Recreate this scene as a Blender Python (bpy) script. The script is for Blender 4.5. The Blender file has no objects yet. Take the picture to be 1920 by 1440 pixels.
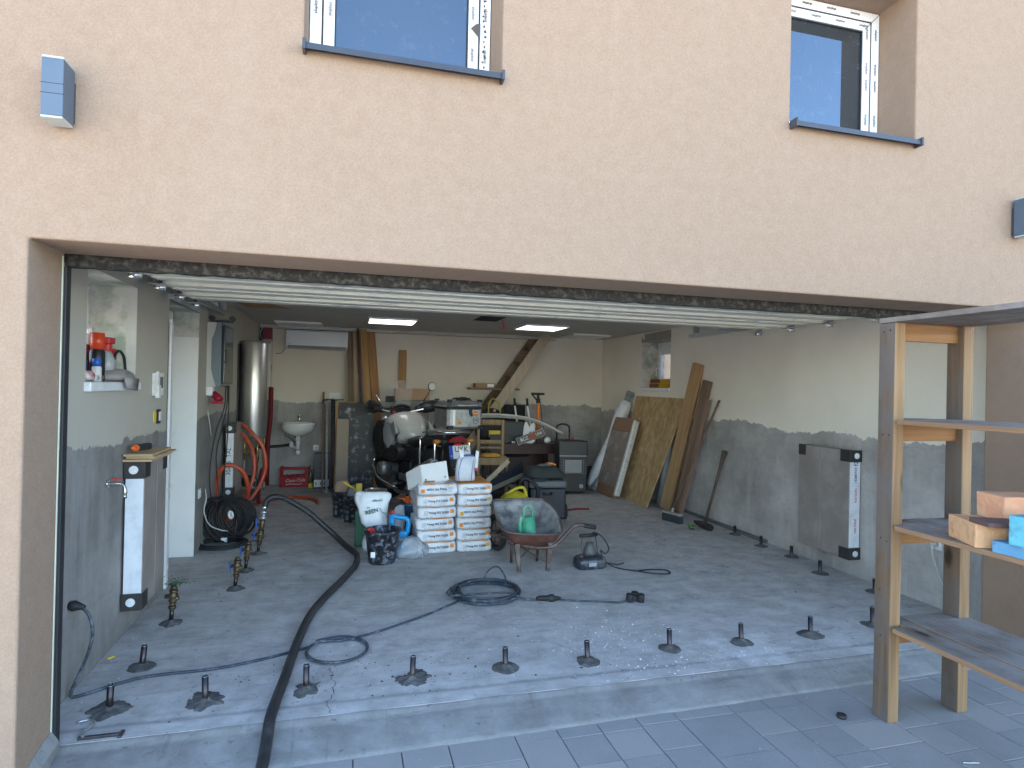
import bpy, bmesh, math, random
from mathutils import Vector, Matrix, Euler, noise
R = math.radians
sc = bpy.context.scene
COL = sc.collection

# ------------------------------------------------------------------ camera, sky, sun
cam_d = bpy.data.cameras.new("camera"); cam = bpy.data.objects.new("camera", cam_d); COL.objects.link(cam)
cam_d.sensor_width = 36.0; cam_d.lens = 1140.79/1920*36.0; cam_d.clip_end = 500; cam_d.clip_start = 0.02
yaw, pitch, roll = R(14.979), R(0.2654), R(1.2666)
fw = Vector((math.sin(yaw)*math.cos(pitch), math.cos(yaw)*math.cos(pitch), math.sin(pitch)))
rt = Vector((math.cos(yaw), -math.sin(yaw), 0)); up = rt.cross(fw)
r2 = rt*math.cos(roll)+up*math.sin(roll); u2 = up*math.cos(roll)-rt*math.sin(roll)
M = Matrix((r2, u2, -fw)).transposed().to_4x4(); M.translation = (0, 0, 1.5)
cam.matrix_world = M
sc.camera = cam

SUN_EL, SUN_AZ = 34.0, -25.0      # azimuth measured from +Y (behind the house) towards +X
w = bpy.data.worlds.new("World"); sc.world = w; w.use_nodes = True
nt = w.node_tree; sky = nt.nodes.new("ShaderNodeTexSky"); sky.sky_type = 'NISHITA'; sky.sun_disc = False
sky.sun_elevation = R(SUN_EL); sky.sun_rotation = R(SUN_AZ); sky.air_density = 1.0; sky.dust_density = 0.6; sky.ozone_density = 1.2
bg = nt.nodes["Background"]; nt.links.new(sky.outputs[0], bg.inputs[0]); bg.inputs[1].default_value = 0.15
sd = bpy.data.lights.new("sun", 'SUN'); sd.energy = 4.5; sd.angle = R(0.53); sd.color = (1.0, 0.93, 0.82)
so = bpy.data.objects.new("sun", sd); COL.objects.link(so); so.location = (5, 30, 25)
el, az = R(SUN_EL), R(SUN_AZ)
dirv = Vector((math.sin(az)*math.cos(el), math.cos(az)*math.cos(el), math.sin(el)))
so.rotation_euler = dirv.to_track_quat('Z', 'Y').to_euler()
vs = sc.view_settings; vs.view_transform = 'Standard'; vs.look = 'None'; vs.exposure = 2.85; vs.gamma = 1.0
sc.cycles.max_bounces = 10; sc.cycles.diffuse_bounces = 7; sc.cycles.glossy_bounces = 4; sc.cycles.transmission_bounces = 6
sc.cycles.sample_clamp_indirect = 6.0; sc.cycles.use_denoising = True

# ------------------------------------------------------------------ helpers
def V(*a): return Vector(a)
class MB:
    """collects shapes, links them as one mesh"""
    def __init__(s): s.bm = bmesh.new(); s.mi = 0
    def _fin(s, verts, faces):
        for f in faces: f.material_index = s.mi
        return verts
    def quad(s, pts):
        vs_ = [s.bm.verts.new(p) for p in pts]; f = s.bm.faces.new(vs_); f.material_index = s.mi; return vs_
    def box(s, x0, x1, y0, y1, z0, z1, m=None):
        c = [(x, y, z) for x in (x0, x1) for y in (y0, y1) for z in (z0, z1)]
        if m is not None: c = [m @ Vector(p) for p in c]
        v = [s.bm.verts.new(p) for p in c]
        for i in ((0,1,3,2),(4,6,7,5),(0,4,5,1),(2,3,7,6),(0,2,6,4),(1,5,7,3)):
            f = s.bm.faces.new([v[k] for k in i]); f.material_index = s.mi
        return v
    def beam(s, p0, p1, w_, t_, side=None):
        """rectangular bar between two points; side = direction of width w_"""
        p0, p1 = Vector(p0), Vector(p1); d = (p1-p0); L = d.length; d.normalize()
        a = Vector(side) if side is not None else (Vector((0,0,1)) if abs(d.z) < .9 else Vector((1,0,0)))
        a = (a - d*a.dot(d)).normalized(); b = d.cross(a)
        m = Matrix((a, b, d)).transposed().to_4x4(); m.translation = p0
        return s.box(-w_/2, w_/2, -t_/2, t_/2, 0, L, m)
    def cyl(s, p0, p1, r0, r1=None, seg=16, cap=True):
        r1 = r0 if r1 is None else r1
        return s.lathe([(0, 0, r0), (1, 0, r1)], p0, p1, seg, cap)
    def lathe(s, prof, p0, p1, seg=20, cap=True):
        """prof: list of (t 0..1 along, _, r)"""
        p0, p1 = Vector(p0), Vector(p1); d = (p1-p0); dn = d.normalized()
        a = dn.orthogonal().normalized(); b = dn.cross(a)
        rings = []
        for t, _, r in prof:
            c = p0+d*t
            rings.append([s.bm.verts.new(c+(a*math.cos(2*math.pi*k/seg)+b*math.sin(2*math.pi*k/seg))*max(r,1e-5)) for k in range(seg)])
        for i in range(len(rings)-1):
            for k in range(seg):
                f = s.bm.faces.new((rings[i][k], rings[i][(k+1)%seg], rings[i+1][(k+1)%seg], rings[i+1][k])); f.material_index = s.mi; f.smooth = True
        if cap:
            for rr, rev in ((rings[0], True), (rings[-1], False)):
                f = s.bm.faces.new(rr[::-1] if rev else rr); f.material_index = s.mi
        return rings
    def tube(s, pts, r, seg=10, smooth=True, closed=False, sub=4, cap=True, rfun=None):
        P = [Vector(p) for p in pts]
        if smooth and len(P) > 2:
            Q = []; n = len(P)
            rng = range(n if closed else n-1)
            for i in rng:
                p0 = P[(i-1)%n] if (closed or i > 0) else P[0]*2-P[1]
                p1 = P[i]; p2 = P[(i+1)%n]
                p3 = P[(i+2)%n] if (closed or i+2 < n) else P[-1]*2-P[-2]
                for k in range(sub):
                    t = k/sub
                    Q.append(0.5*((2*p1)+(p2-p0)*t+(2*p0-5*p1+4*p2-p3)*t*t+(3*p1-p0-3*p2+p3)*t*t*t))
            if not closed: Q.append(P[-1])
            P = Q
        n = len(P); rings = []; ref = None
        for i, p in enumerate(P):
            if closed: d = P[(i+1)%n]-P[i-1]
            else: d = P[min(i+1, n-1)]-P[max(i-1, 0)]
            if d.length < 1e-9: d = Vector((0, 0, 1))
            d.normalize()
            ref = (ref - d*ref.dot(d)) if ref is not None else d.orthogonal()
            if ref.length < 1e-6: ref = d.orthogonal()
            ref.normalize(); b = d.cross(ref)
            rr = rfun(i/(n-1)) if rfun else r
            rings.append([s.bm.verts.new(p+(ref*math.cos(2*math.pi*k/seg)+b*math.sin(2*math.pi*k/seg))*rr) for k in range(seg)])
        for i in range(n if closed else n-1):
            A, B = rings[i], rings[(i+1)%n]
            for k in range(seg):
                f = s.bm.faces.new((A[k], A[(k+1)%seg], B[(k+1)%seg], B[k])); f.smooth = True; f.material_index = s.mi
        if cap and not closed:
            for rg, rev in ((rings[0], 1), (rings[-1], 0)):
                f = s.bm.faces.new(rg[::-1] if rev else rg); f.material_index = s.mi
        return rings
    def loft(s, rings, closed=True, cap=True, smooth=True):
        rv = [[s.bm.verts.new(p) for p in r] for r in rings]; n = len(rv[0])
        for i in range(len(rv)-1):
            for k in range(n if closed else n-1):
                f = s.bm.faces.new((rv[i][k], rv[i][(k+1)%n], rv[i+1][(k+1)%n], rv[i+1][k])); f.smooth = smooth; f.material_index = s.mi
        if cap and closed:
            for rg, rev in ((rv[0], 1), (rv[-1], 0)):
                f = s.bm.faces.new(rg[::-1] if rev else rg); f.smooth = smooth; f.material_index = s.mi
        return rv
    def prism(s, poly, d, m=None):
        """poly: 2-D points in x,y; extruded 0..d along z; m places it"""
        m = m or Matrix()
        a = [s.bm.verts.new(m @ Vector((p[0], p[1], 0))) for p in poly]; b = [s.bm.verts.new(m @ Vector((p[0], p[1], d))) for p in poly]
        n = len(a)
        f = s.bm.faces.new(a[::-1]); f.material_index = s.mi; f = s.bm.faces.new(b); f.material_index = s.mi
        for k in range(n):
            f = s.bm.faces.new((a[k], a[(k+1)%n], b[(k+1)%n], b[k])); f.material_index = s.mi
    def sphere(s, c, r, seg=16, rings=10, sc_=(1,1,1), m=None):
        m = m or Matrix(); rows = []
        for i in range(1, rings):
            th = math.pi*i/rings
            rows.append([m @ Vector((c[0]+r*sc_[0]*math.sin(th)*math.cos(2*math.pi*k/seg), c[1]+r*sc_[1]*math.sin(th)*math.sin(2*math.pi*k/seg), c[2]+r*sc_[2]*math.cos(th))) for k in range(seg)])
        rv = [[s.bm.verts.new(p) for p in r_] for r_ in rows]
        t = s.bm.verts.new(m @ Vector((c[0], c[1], c[2]+r*sc_[2]))); b = s.bm.verts.new(m @ Vector((c[0], c[1], c[2]-r*sc_[2])))
        for i in range(len(rv)-1):
            for k in range(seg):
                f = s.bm.faces.new((rv[i][k], rv[i+1][k], rv[i+1][(k+1)%seg], rv[i][(k+1)%seg])); f.smooth = True; f.material_index = s.mi
        for k in range(seg):
            for f in (s.bm.faces.new((t, rv[0][k], rv[0][(k+1)%seg])), s.bm.faces.new((b, rv[-1][(k+1)%seg], rv[-1][k]))):
                f.smooth = True; f.material_index = s.mi
    def torus(s, c, R_, r, axis=(0,0,1), seg=32, rseg=10):
        ax = Vector(axis).normalized(); a = ax.orthogonal().normalized(); b = ax.cross(a)
        s.tube([Vector(c)+(a*math.cos(2*math.pi*k/seg)+b*math.sin(2*math.pi*k/seg))*R_ for k in range(seg)], r, rseg, smooth=False, closed=True)
    def jitter(s, amp, scale=3.0, seed=0):
        for v in s.bm.verts:
            q = v.co*scale+Vector((seed*7.3, seed*3.1, seed*1.7)); v.co += noise.noise_vector(q)*amp
    def build(s, name, mat, parent=None, bevel=0, seg=2, smooth=False, sub=0, label=None):
        bmesh.ops.recalc_face_normals(s.bm, faces=s.bm.faces)
        me = bpy.data.meshes.new(name); s.bm.to_mesh(me); s.bm.free()
        for m_ in (mat if isinstance(mat, (list, tuple)) else [mat]): me.materials.append(m_)
        o = bpy.data.objects.new(name, me); COL.objects.link(o)
        if smooth:
            for p in me.polygons: p.use_smooth = True
        if bevel:
            b = o.modifiers.new("bevel", 'BEVEL'); b.width = bevel; b.segments = seg; b.limit_method = 'ANGLE'; b.angle_limit = R(40)
        if sub:
            b = o.modifiers.new("sub", 'SUBSURF'); b.levels = sub; b.render_levels = sub
        if parent is not None:
            o.parent = parent
        if label: o["label"] = label
        return o

def thing(name, label, cat, loc=(0,0,0), rz=0, group=None, rot=None):
    o = bpy.data.objects.new(name, None); COL.objects.link(o); o.empty_display_size = .1
    o.location = loc; o.rotation_euler = rot if rot else (0, 0, rz)
    o["label"] = label; o["category"] = cat
    if group: o["group"] = group
    return o
def tag(o, label, cat, group=None):
    o["label"] = label; o["category"] = cat
    if group: o["group"] = group
    return o
def struct(o): o["kind"] = "structure"; return o
def dup(root, loc, rz=None, label=None):
    r_ = root.copy(); COL.objects.link(r_); r_.location = loc
    if rz is not None: r_.rotation_euler = (0, 0, rz) if not isinstance(rz, tuple) else rz
    if label: r_["label"] = label
    for ch in list(root.children):
        c = ch.copy(); COL.objects.link(c); c.parent = r_
        for g in ch.children:
            d = g.copy(); COL.objects.link(d); d.parent = c
    return r_
def text_part(name, s_, size, mat, parent, origin, xdir, ydir, extr=.0006, align='CENTER', bold=0.0):
    """lettering as real thin geometry: origin, reading direction xdir and up direction ydir are in the parent's space"""
    cu = bpy.data.curves.new("t", 'FONT'); cu.body = s_; cu.size = size; cu.extrude = extr; cu.align_x = align; cu.align_y = 'CENTER'; cu.offset = bold
    to = bpy.data.objects.new("t", cu); COL.objects.link(to)
    dg = bpy.context.evaluated_depsgraph_get(); me = bpy.data.meshes.new_from_object(to.evaluated_get(dg))
    bpy.data.objects.remove(to); me.name = name
    x = Vector(xdir).normalized(); y = Vector(ydir).normalized(); z = x.cross(y)
    m = Matrix((x, y, z)).transposed().to_4x4(); m.translation = Vector(origin)
    me.transform(m); me.materials.clear(); me.materials.append(mat)
    o = bpy.data.objects.new(name, me); COL.objects.link(o); o.parent = parent
    return o

# ------------------------------------------------------------------ materials
def nm(name):
    m = bpy.data.materials.new(name); m.use_nodes = True; return m, m.node_tree, m.node_tree.nodes["Principled BSDF"]
def N(nt, t, **kw):
    n = nt.nodes.new(t)
    for k, v in kw.items():
        if k.startswith('i_'): n.inputs[int(k[2:]) if k[2:].isdigit() else k[2:]].default_value = v
        else: setattr(n, k, v)
    return n
def ramp(nt, src, stops):
    r_ = nt.nodes.new("ShaderNodeValToRGB"); e = r_.color_ramp.elements
    while len(e) < len(stops): e.new(.5)
    for el_, (p, c) in zip(e, stops):
        el_.position = p; el_.color = (*c, 1) if not isinstance(c, (int, float)) else (c, c, c, 1)
    nt.links.new(src, r_.inputs[0]); return r_.outputs[0]
def mix(nt, fac, a, b, mode='MIX'):
    n = nt.nodes.new("ShaderNodeMix"); n.data_type = 'RGBA'; n.blend_type = mode
    for sock, val in ((n.inputs[0], fac), (n.inputs[6], a), (n.inputs[7], b)):
        if isinstance(val, (int, float)): sock.default_value = val
        elif isinstance(val, tuple): sock.default_value = (*val, 1)
        else: nt.links.new(val, sock)
    return n.outputs[2]
def coords(nt, scale=(1,1,1), rot=(0,0,0), world=False):
    mp = nt.nodes.new("ShaderNodeMapping"); mp.inputs[3].default_value = scale; mp.inputs[2].default_value = rot
    if world:
        g = nt.nodes.new("ShaderNodeNewGeometry"); nt.links.new(g.outputs["Position"], mp.inputs[0])
    else:
        t = nt.nodes.new("ShaderNodeTexCoord"); nt.links.new(t.outputs["Object"], mp.inputs[0])
    return mp.outputs[0]
def noise_t(nt, vec, scale, detail=4, rough=.55, dist=0):
    n = nt.nodes.new("ShaderNodeTexNoise"); n.inputs["Scale"].default_value = scale; n.inputs["Detail"].default_value = detail
    n.inputs["Roughness"].default_value = rough; n.inputs["Distortion"].default_value = dist
    nt.links.new(vec, n.inputs["Vector"]); return n.outputs["Fac"]
def bump(nt, bs, h, strength=.3, dist=.002):
    b = nt.nodes.new("ShaderNodeBump"); b.inputs["Strength"].default_value = strength; b.inputs["Distance"].default_value = dist
    nt.links.new(h, b.inputs["Height"]); nt.links.new(b.outputs[0], bs.inputs["Normal"]); return b
_cache = {}
def mat(name, col, rough=.6, metal=0, var=.12, vs_=6, bmp=.15, bs_=60, dirt=None, dscale=4, damt=.5, spec=None, alpha=None, trans=0, grain=None, coat=0):
    """general worn surface: base colour with variation, optional second colour in patches, fine bump"""
    if name in _cache: return _cache[name]
    m, nt, b = nm(name); c = coords(nt, grain or (1,1,1))
    n1 = noise_t(nt, c, vs_, 5)
    lo = tuple(x*(1-var) for x in col); hi = tuple(min(1, x*(1+var)) for x in col)
    colr = ramp(nt, n1, [(.3, lo), (.7, hi)])
    if dirt:
        n2 = noise_t(nt, c, dscale, 7, .65)
        f = ramp(nt, n2, [(max(0, .62-damt*.3), 0.0), (min(1, .72-damt*.2), 1.0)])
        colr = mix(nt, f, colr, dirt)
        rr = ramp(nt, f, [(0, rough), (1, min(1, rough+.25))]); nt.links.new(rr, b.inputs["Roughness"])
    else:
        rr = ramp(nt, n1, [(.3, max(.02, rough-.06)), (.7, min(1, rough+.06))]); nt.links.new(rr, b.inputs["Roughness"])
    nt.links.new(colr, b.inputs["Base Color"]); b.inputs["Metallic"].default_value = metal
    if spec is not None: b.inputs["Specular IOR Level"].default_value = spec
    if coat: b.inputs["Coat Weight"].default_value = coat; b.inputs["Coat Roughness"].default_value = .1
    if trans: b.inputs["Transmission Weight"].default_value = trans
    if alpha is not None: b.inputs["Alpha"].default_value = alpha
    if bmp: bump(nt, b, noise_t(nt, c, bs_, 3), bmp, .002)
    _cache[name] = m; return m
def wood(name, col, dark, axis=2, scale=1.0, knots=True, rough=.75, grey=None, seed=0.0):
    """grain runs along the given object axis"""
    if name in _cache: return _cache[name]
    m, nt, b = nm(name); s_ = [14*scale]*3; s_[axis] = .55*scale
    c = coords(nt, tuple(s_)); 
    if seed:
        ad = N(nt, "ShaderNodeVectorMath", operation='ADD'); nt.links.new(c, ad.inputs[0]); ad.inputs[1].default_value = (seed, seed*2, seed*3); c = ad.outputs[0]
    n1 = noise_t(nt, c, 1.6, 6, .6, .8); n2 = noise_t(nt, c, 9, 3, .5)
    colr = ramp(nt, n1, [(.32, dark), (.5, tuple((a+d)/2 for a, d in zip(col, dark))), (.62, col)])
    colr = mix(nt, .25, colr, ramp(nt, n2, [(.3, tuple(x*.5 for x in col)), (.7, col)]))
    if knots:
        s3 = [5*scale]*3; s3[axis] = 2.0*scale
        v = nt.nodes.new("ShaderNodeTexVoronoi"); v.inputs["Scale"].default_value = 1.0; nt.links.new(coords(nt, tuple(s3)), v.inputs["Vector"])
        kf = ramp(nt, v.outputs["Distance"], [(.06, 1.0), (.13, 0.0)]); colr = mix(nt, kf, colr, tuple(x*.35 for x in dark))
    if grey:
        g = noise_t(nt, coords(nt, (1.5, 1.5, 1.5)), 1.4, 5, .7); colr = mix(nt, ramp(nt, g, [(.4, 0.0), (.6, .85)]), colr, grey)
    nt.links.new(colr, b.inputs["Base Color"]); b.inputs["Roughness"].default_value = rough
    bump(nt, b, n1, .25, .003); _cache[name] = m; return m
def flat(name, col, rough=.5, metal=0): return mat(name, col, rough, metal, var=.05, bmp=0)
def emis(name, col, s_):
    m, nt, b = nm(name); b.inputs["Base Color"].default_value = (*col, 1); b.inputs["Emission Color"].default_value = (*col, 1); b.inputs["Emission Strength"].default_value = s_; return m

# stucco
def m_stucco():
    m, nt, b = nm("peach_render"); c = coords(nt)
    big = noise_t(nt, c, .7, 5, .6); fine = noise_t(nt, c, 140, 3, .7); mid = noise_t(nt, c, 18, 3)
    col = ramp(nt, big, [(.35, (.276, .192, .133)), (.65, (.296, .207, .145))])
    col = mix(nt, .16, col, ramp(nt, fine, [(.35, (.19, .12, .085)), (.65, (.50, .37, .28))]))
    col = mix(nt, .06, col, ramp(nt, mid, [(.3, (.25, .16, .1)), (.7, (.66, .5, .4))]))
    # faint vertical rain streaks
    st = noise_t(nt, coords(nt, (3.5, 3.5, .25)), 1.6, 4); col = mix(nt, ramp(nt, st, [(.55, 0.0), (.8, .16)]), col, (.34, .26, .2))
    nt.links.new(col, b.inputs["Base Color"]); b.inputs["Roughness"].default_value = .95; b.inputs["Specular IOR Level"].default_value = .2
    bump(nt, b, fine, .35, .003); return m
STUCCO = m_stucco()
def m_wall(name, zb, amp=.09, seed=0.0, tone=1.0):
    """painted plaster above a ragged edge, bare cement render below it"""
    m, nt, b = nm(name); g = N(nt, "ShaderNodeNewGeometry"); sep = N(nt, "ShaderNodeSeparateXYZ"); nt.links.new(g.outputs["Position"], sep.inputs[0])
    add = N(nt, "ShaderNodeVectorMath", operation='ADD'); nt.links.new(g.outputs["Position"], add.inputs[0]); add.inputs[1].default_value = (seed, seed, seed)
    p = add.outputs[0]
    n1 = noise_t(nt, p, 1.3, 3, .5); n2 = noise_t(nt, p, 9, 7, .72)
    def math_(op, a, c_):
        k = N(nt, "ShaderNodeMath", operation=op)
        for i, x in enumerate((a, c_)):
            if isinstance(x, (int, float)): k.inputs[i].default_value = x
            else: nt.links.new(x, k.inputs[i])
        return k.outputs[0]
    h = math_('ADD', sep.outputs["Z"], math_('MULTIPLY', math_('SUBTRACT', n1, .5), amp*3.0)); h = math_('ADD', h, math_('MULTIPLY', math_('SUBTRACT', n2, .5), amp*2.3))
    edge = math_('GREATER_THAN', h, zb)
    up_ = ramp(nt, noise_t(nt, p, 1.1, 5, .6), [(.3, (.63, .585, .49)), (.7, (.72, .675, .58))])
    scuff = noise_t(nt, p, 13, 6, .7); up_ = mix(nt, ramp(nt, scuff, [(.66, 0.0), (.74, .35)]), up_, (.42, .40, .37))
    lo_ = ramp(nt, noise_t(nt, p, 1.7, 7, .68), [(.3, (.22, .205, .19)), (.5, (.33, .315, .295)), (.7, (.46, .445, .42))])
    vst = noise_t(nt, coords(nt, (4.5, 4.5, .5), (0,0,0), True), 1.5, 6, .65); lo_ = mix(nt, ramp(nt, vst, [(.52, 0.0), (.7, .5)]), lo_, (.48, .47, .455))
    tws = noise_t(nt, coords(nt, (1.2, 1.2, 5), (.25,.2,0), True), 2.4, 7, .7, .8); lo_ = mix(nt, ramp(nt, tws, [(.56, 0.0), (.72, .4)]), lo_, (.19, .18, .17))
    rub = noise_t(nt, p, 5.5, 7, .72, 1.0); up_ = mix(nt, ramp(nt, rub, [(.62, 0.0), (.76, .22)]), up_, (.50, .47, .42))
    spots = noise_t(nt, p, 40, 2, .5); lo_ = mix(nt, ramp(nt, spots, [(.76, 0.0), (.8, .6)]), lo_, (.62, .61, .59))
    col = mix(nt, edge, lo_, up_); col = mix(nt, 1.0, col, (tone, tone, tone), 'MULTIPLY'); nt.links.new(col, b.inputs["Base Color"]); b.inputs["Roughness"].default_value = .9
    hh = math_('ADD', math_('MULTIPLY', edge, .6), math_('MULTIPLY', noise_t(nt, p, 45, 4, .7), .35)); bump(nt, b, hh, .5, .004)
    return m
WALL_L = m_wall("left_wall_plaster", 1.16, .06, 3.0, .70); WALL_R = m_wall("right_wall_plaster", 1.16, .075, 11.0, 1.22); WALL_B = m_wall("back_wall_plaster", 1.22, .06, 23.0)  # side light put into the plaster colour: left wall darkened, right wall brightened
def m_concrete(name, front=False):
    m, nt, b = nm(name); g = N(nt, "ShaderNodeNewGeometry"); p = g.outputs["Position"]
    n1 = noise_t(nt, p, .9, 8, .65); n2 = noise_t(nt, p, 6, 8, .7); n3 = noise_t(nt, p, 55, 3, .7); sc_ = .72 if front else 1.0
    col = ramp(nt, n1, [(.3, (.37, .355, .335)), (.5, (.44, .425, .405)), (.68, (.51, .50, .48))])
    col = mix(nt, .5, col, ramp(nt, n2, [(.33, (.25, .235, .22)), (.67, (.66, .65, .63))]))
    trw = noise_t(nt, coords(nt, (.9, 5.5, 1), (0,0,-.95), True), 2.2, 6, .68, .6); col = mix(nt, ramp(nt, trw, [(.52, 0.0), (.68, .45)]), col, (.25, .24, .225))
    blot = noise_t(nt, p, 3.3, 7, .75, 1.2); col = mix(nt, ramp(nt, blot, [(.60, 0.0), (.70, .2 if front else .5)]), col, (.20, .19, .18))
    if not front:
        sp = N(nt, "ShaderNodeSeparateXYZ"); nt.links.new(p, sp.inputs[0])
        def mth(op, a, c_, c3=None):
            k_ = N(nt, "ShaderNodeMath", operation=op)
            for i_, x_ in enumerate((a, c_)):
                if isinstance(x_, (int, float)): k_.inputs[i_].default_value = x_
                else: nt.links.new(x_, k_.inputs[i_])
            return k_.outputs[0]
        # worn groove along the door line, ragged
        dy = mth('ABSOLUTE', mth('SUBTRACT', mth('ADD', sp.outputs['Y'], mth('MULTIPLY', mth('SUBTRACT', n2, .5), .07)), 2.975), 0)
        gr = mth('MULTIPLY', mth('SUBTRACT', 1.0, mth('DIVIDE', dy, .035)), n1); gr = ramp(nt, gr, [(.15, 0.0), (.5, .55)]); col = mix(nt, gr, col, (.17, .165, .16))
        # lime dust spilled by the front edge
        ds = N(nt, "ShaderNodeVectorMath", operation='DISTANCE'); nt.links.new(p, ds.inputs[0]); ds.inputs[1].default_value = (2.25, 3.02, 0)
        lime = mth('ADD', mth('SUBTRACT', 1.0, mth('DIVIDE', ds.outputs['Value'], .62)), mth('MULTIPLY', mth('SUBTRACT', n2, .5), 1.6)); col = mix(nt, ramp(nt, lime, [(.5, 0.0), (1.0, .5)]), col, (.70, .70, .69))
    # pale dusty smears and dark grit
    sm = noise_t(nt, coords(nt, (1.0, 2.6, 1), (0,0,.5), True), 1.9, 8, .72); col = mix(nt, ramp(nt, sm, [(.54, 0.0), (.74, .42)]), col, (.60, .60, .59))
    dk = noise_t(nt, p, 17, 6, .8); col = mix(nt, ramp(nt, dk, [(.60, 0.0), (.68, .8)]), col, (.10, .095, .09))
    wh = noise_t(nt, p, 120, 2, .6); col = mix(nt, ramp(nt, wh, [(.72, 0.0), (.75, .8)]), col, (.72, .72, .7))
    if front:
        st = noise_t(nt, coords(nt, (5, .7, .7), (0,0,0), True), 1.6, 5, .6); col = mix(nt, ramp(nt, st, [(.52, 0.0), (.66, .4)]), col, (.50, .49, .465))
        st2 = noise_t(nt, coords(nt, (16, 1.2, 1), (0,0,.12), True), 1.2, 4, .6); col = mix(nt, ramp(nt, st2, [(.62, 0.0), (.7, .35)]), col, (.2, .19, .18))
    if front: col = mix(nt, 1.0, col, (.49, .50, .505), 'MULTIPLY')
    nt.links.new(col, b.inputs["Base Color"]); b.inputs["Roughness"].default_value = .88; b.inputs["Specular IOR Level"].default_value = .3
    k = N(nt, "ShaderNodeMath", operation='ADD'); nt.links.new(n2, k.inputs[0]); nt.links.new(n3, k.inputs[1]); bump(nt, b, k.outputs[0], .35, .004)
    return m
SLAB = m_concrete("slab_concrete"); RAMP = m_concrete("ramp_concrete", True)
def m_paver():
    m, nt, b = nm("paver_concrete"); g = N(nt, "ShaderNodeNewGeometry"); p = g.outputs["Position"]
    at = N(nt, "ShaderNodeAttribute", attribute_name="tone"); 
    n1 = noise_t(nt, p, 3, 7, .7); n3 = noise_t(nt, p, 160, 3, .7)
    col = ramp(nt, n1, [(.3, (.21, .21, .205)), (.7, (.29, .285, .275))])
    col = mix(nt, .18, col, ramp(nt, n3, [(.3, (.1, .1, .1)), (.7, (.5, .5, .49))]))
    col = mix(nt, at.outputs["Fac"], col, (.33, .315, .295))
    w_ = noise_t(nt, p, 60, 2, .5); col = mix(nt, ramp(nt, w_, [(.73, 0.0), (.77, .6)]), col, (.6, .6, .58))
    nt.links.new(col, b.inputs["Base Color"]); b.inputs["Roughness"].default_value = .9; bump(nt, b, n3, .3, .002); return m
PAVER = m_paver()
JOINT = mat("joint_sand", (.075, .072, .068), .95, var=.3, vs_=40)
YARD = mat("pale_gravel", (.52, .47, .40), .95, var=.2, vs_=1.5, bs_=40)
WHITEP = mat("white_plastic", (.78, .79, .80), .35, var=.03, bmp=0, dirt=(.62,.61,.58), damt=.3)
PVC = mat("window_pvc", (.80, .81, .82), .3, var=.03, bmp=.02)
GASKET = mat("black_rubber", (.018, .018, .02), .6, var=.2)
ANTH = mat("anthracite_metal", (.05, .056, .068), .42, .2, var=.08, bmp=.05, bs_=200)
GREENBOARD = mat("green_plasterboard", (.30, .34, .26), .85, var=.12, vs_=3, dirt=(.62,.60,.55), dscale=5, damt=.75)
CEILM = mat("ceiling_board", (.50, .485, .45), .85, var=.06, vs_=2, dirt=(.6,.58,.54), dscale=9, damt=.2)
INKM = flat("black_ink", (.03, .03, .035), .6)
def m_glass(name, tint, refl):
    m, nt, b = nm(name); b.inputs["Base Color"].default_value = (*tint, 1); b.inputs["Roughness"].default_value = .02
    gl = N(nt, "ShaderNodeBsdfGlossy"); gl.inputs["Color"].default_value = (.38, .60, .80, 1); gl.inputs["Roughness"].default_value = .015
    dn = noise_t(nt, coords(nt), 14, 6, .7)
    df = N(nt, "ShaderNodeBsdfDiffuse"); df.inputs["Color"].default_value = (.35, .37, .4, 1)
    m1 = N(nt, "ShaderNodeMixShader"); lw = N(nt, "ShaderNodeFresnel"); lw.inputs["IOR"].default_value = refl
    nt.links.new(lw.outputs[0], m1.inputs[0]); nt.links.new(b.outputs[0], m1.inputs[1]); nt.links.new(gl.outputs[0], m1.inputs[2])
    m2 = N(nt, "ShaderNodeMixShader"); nt.links.new(ramp(nt, dn, [(.55, 0.0), (.75, .12)]), m2.inputs[0])
    nt.links.new(m1.outputs[0], m2.inputs[1]); nt.links.new(df.outputs[0], m2.inputs[2]); nt.links.new(m2.outputs[0], nt.nodes["Material Output"].inputs[0]); return m
PANE = m_glass("window_glass", (.035, .038, .042), 1.9)

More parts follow.
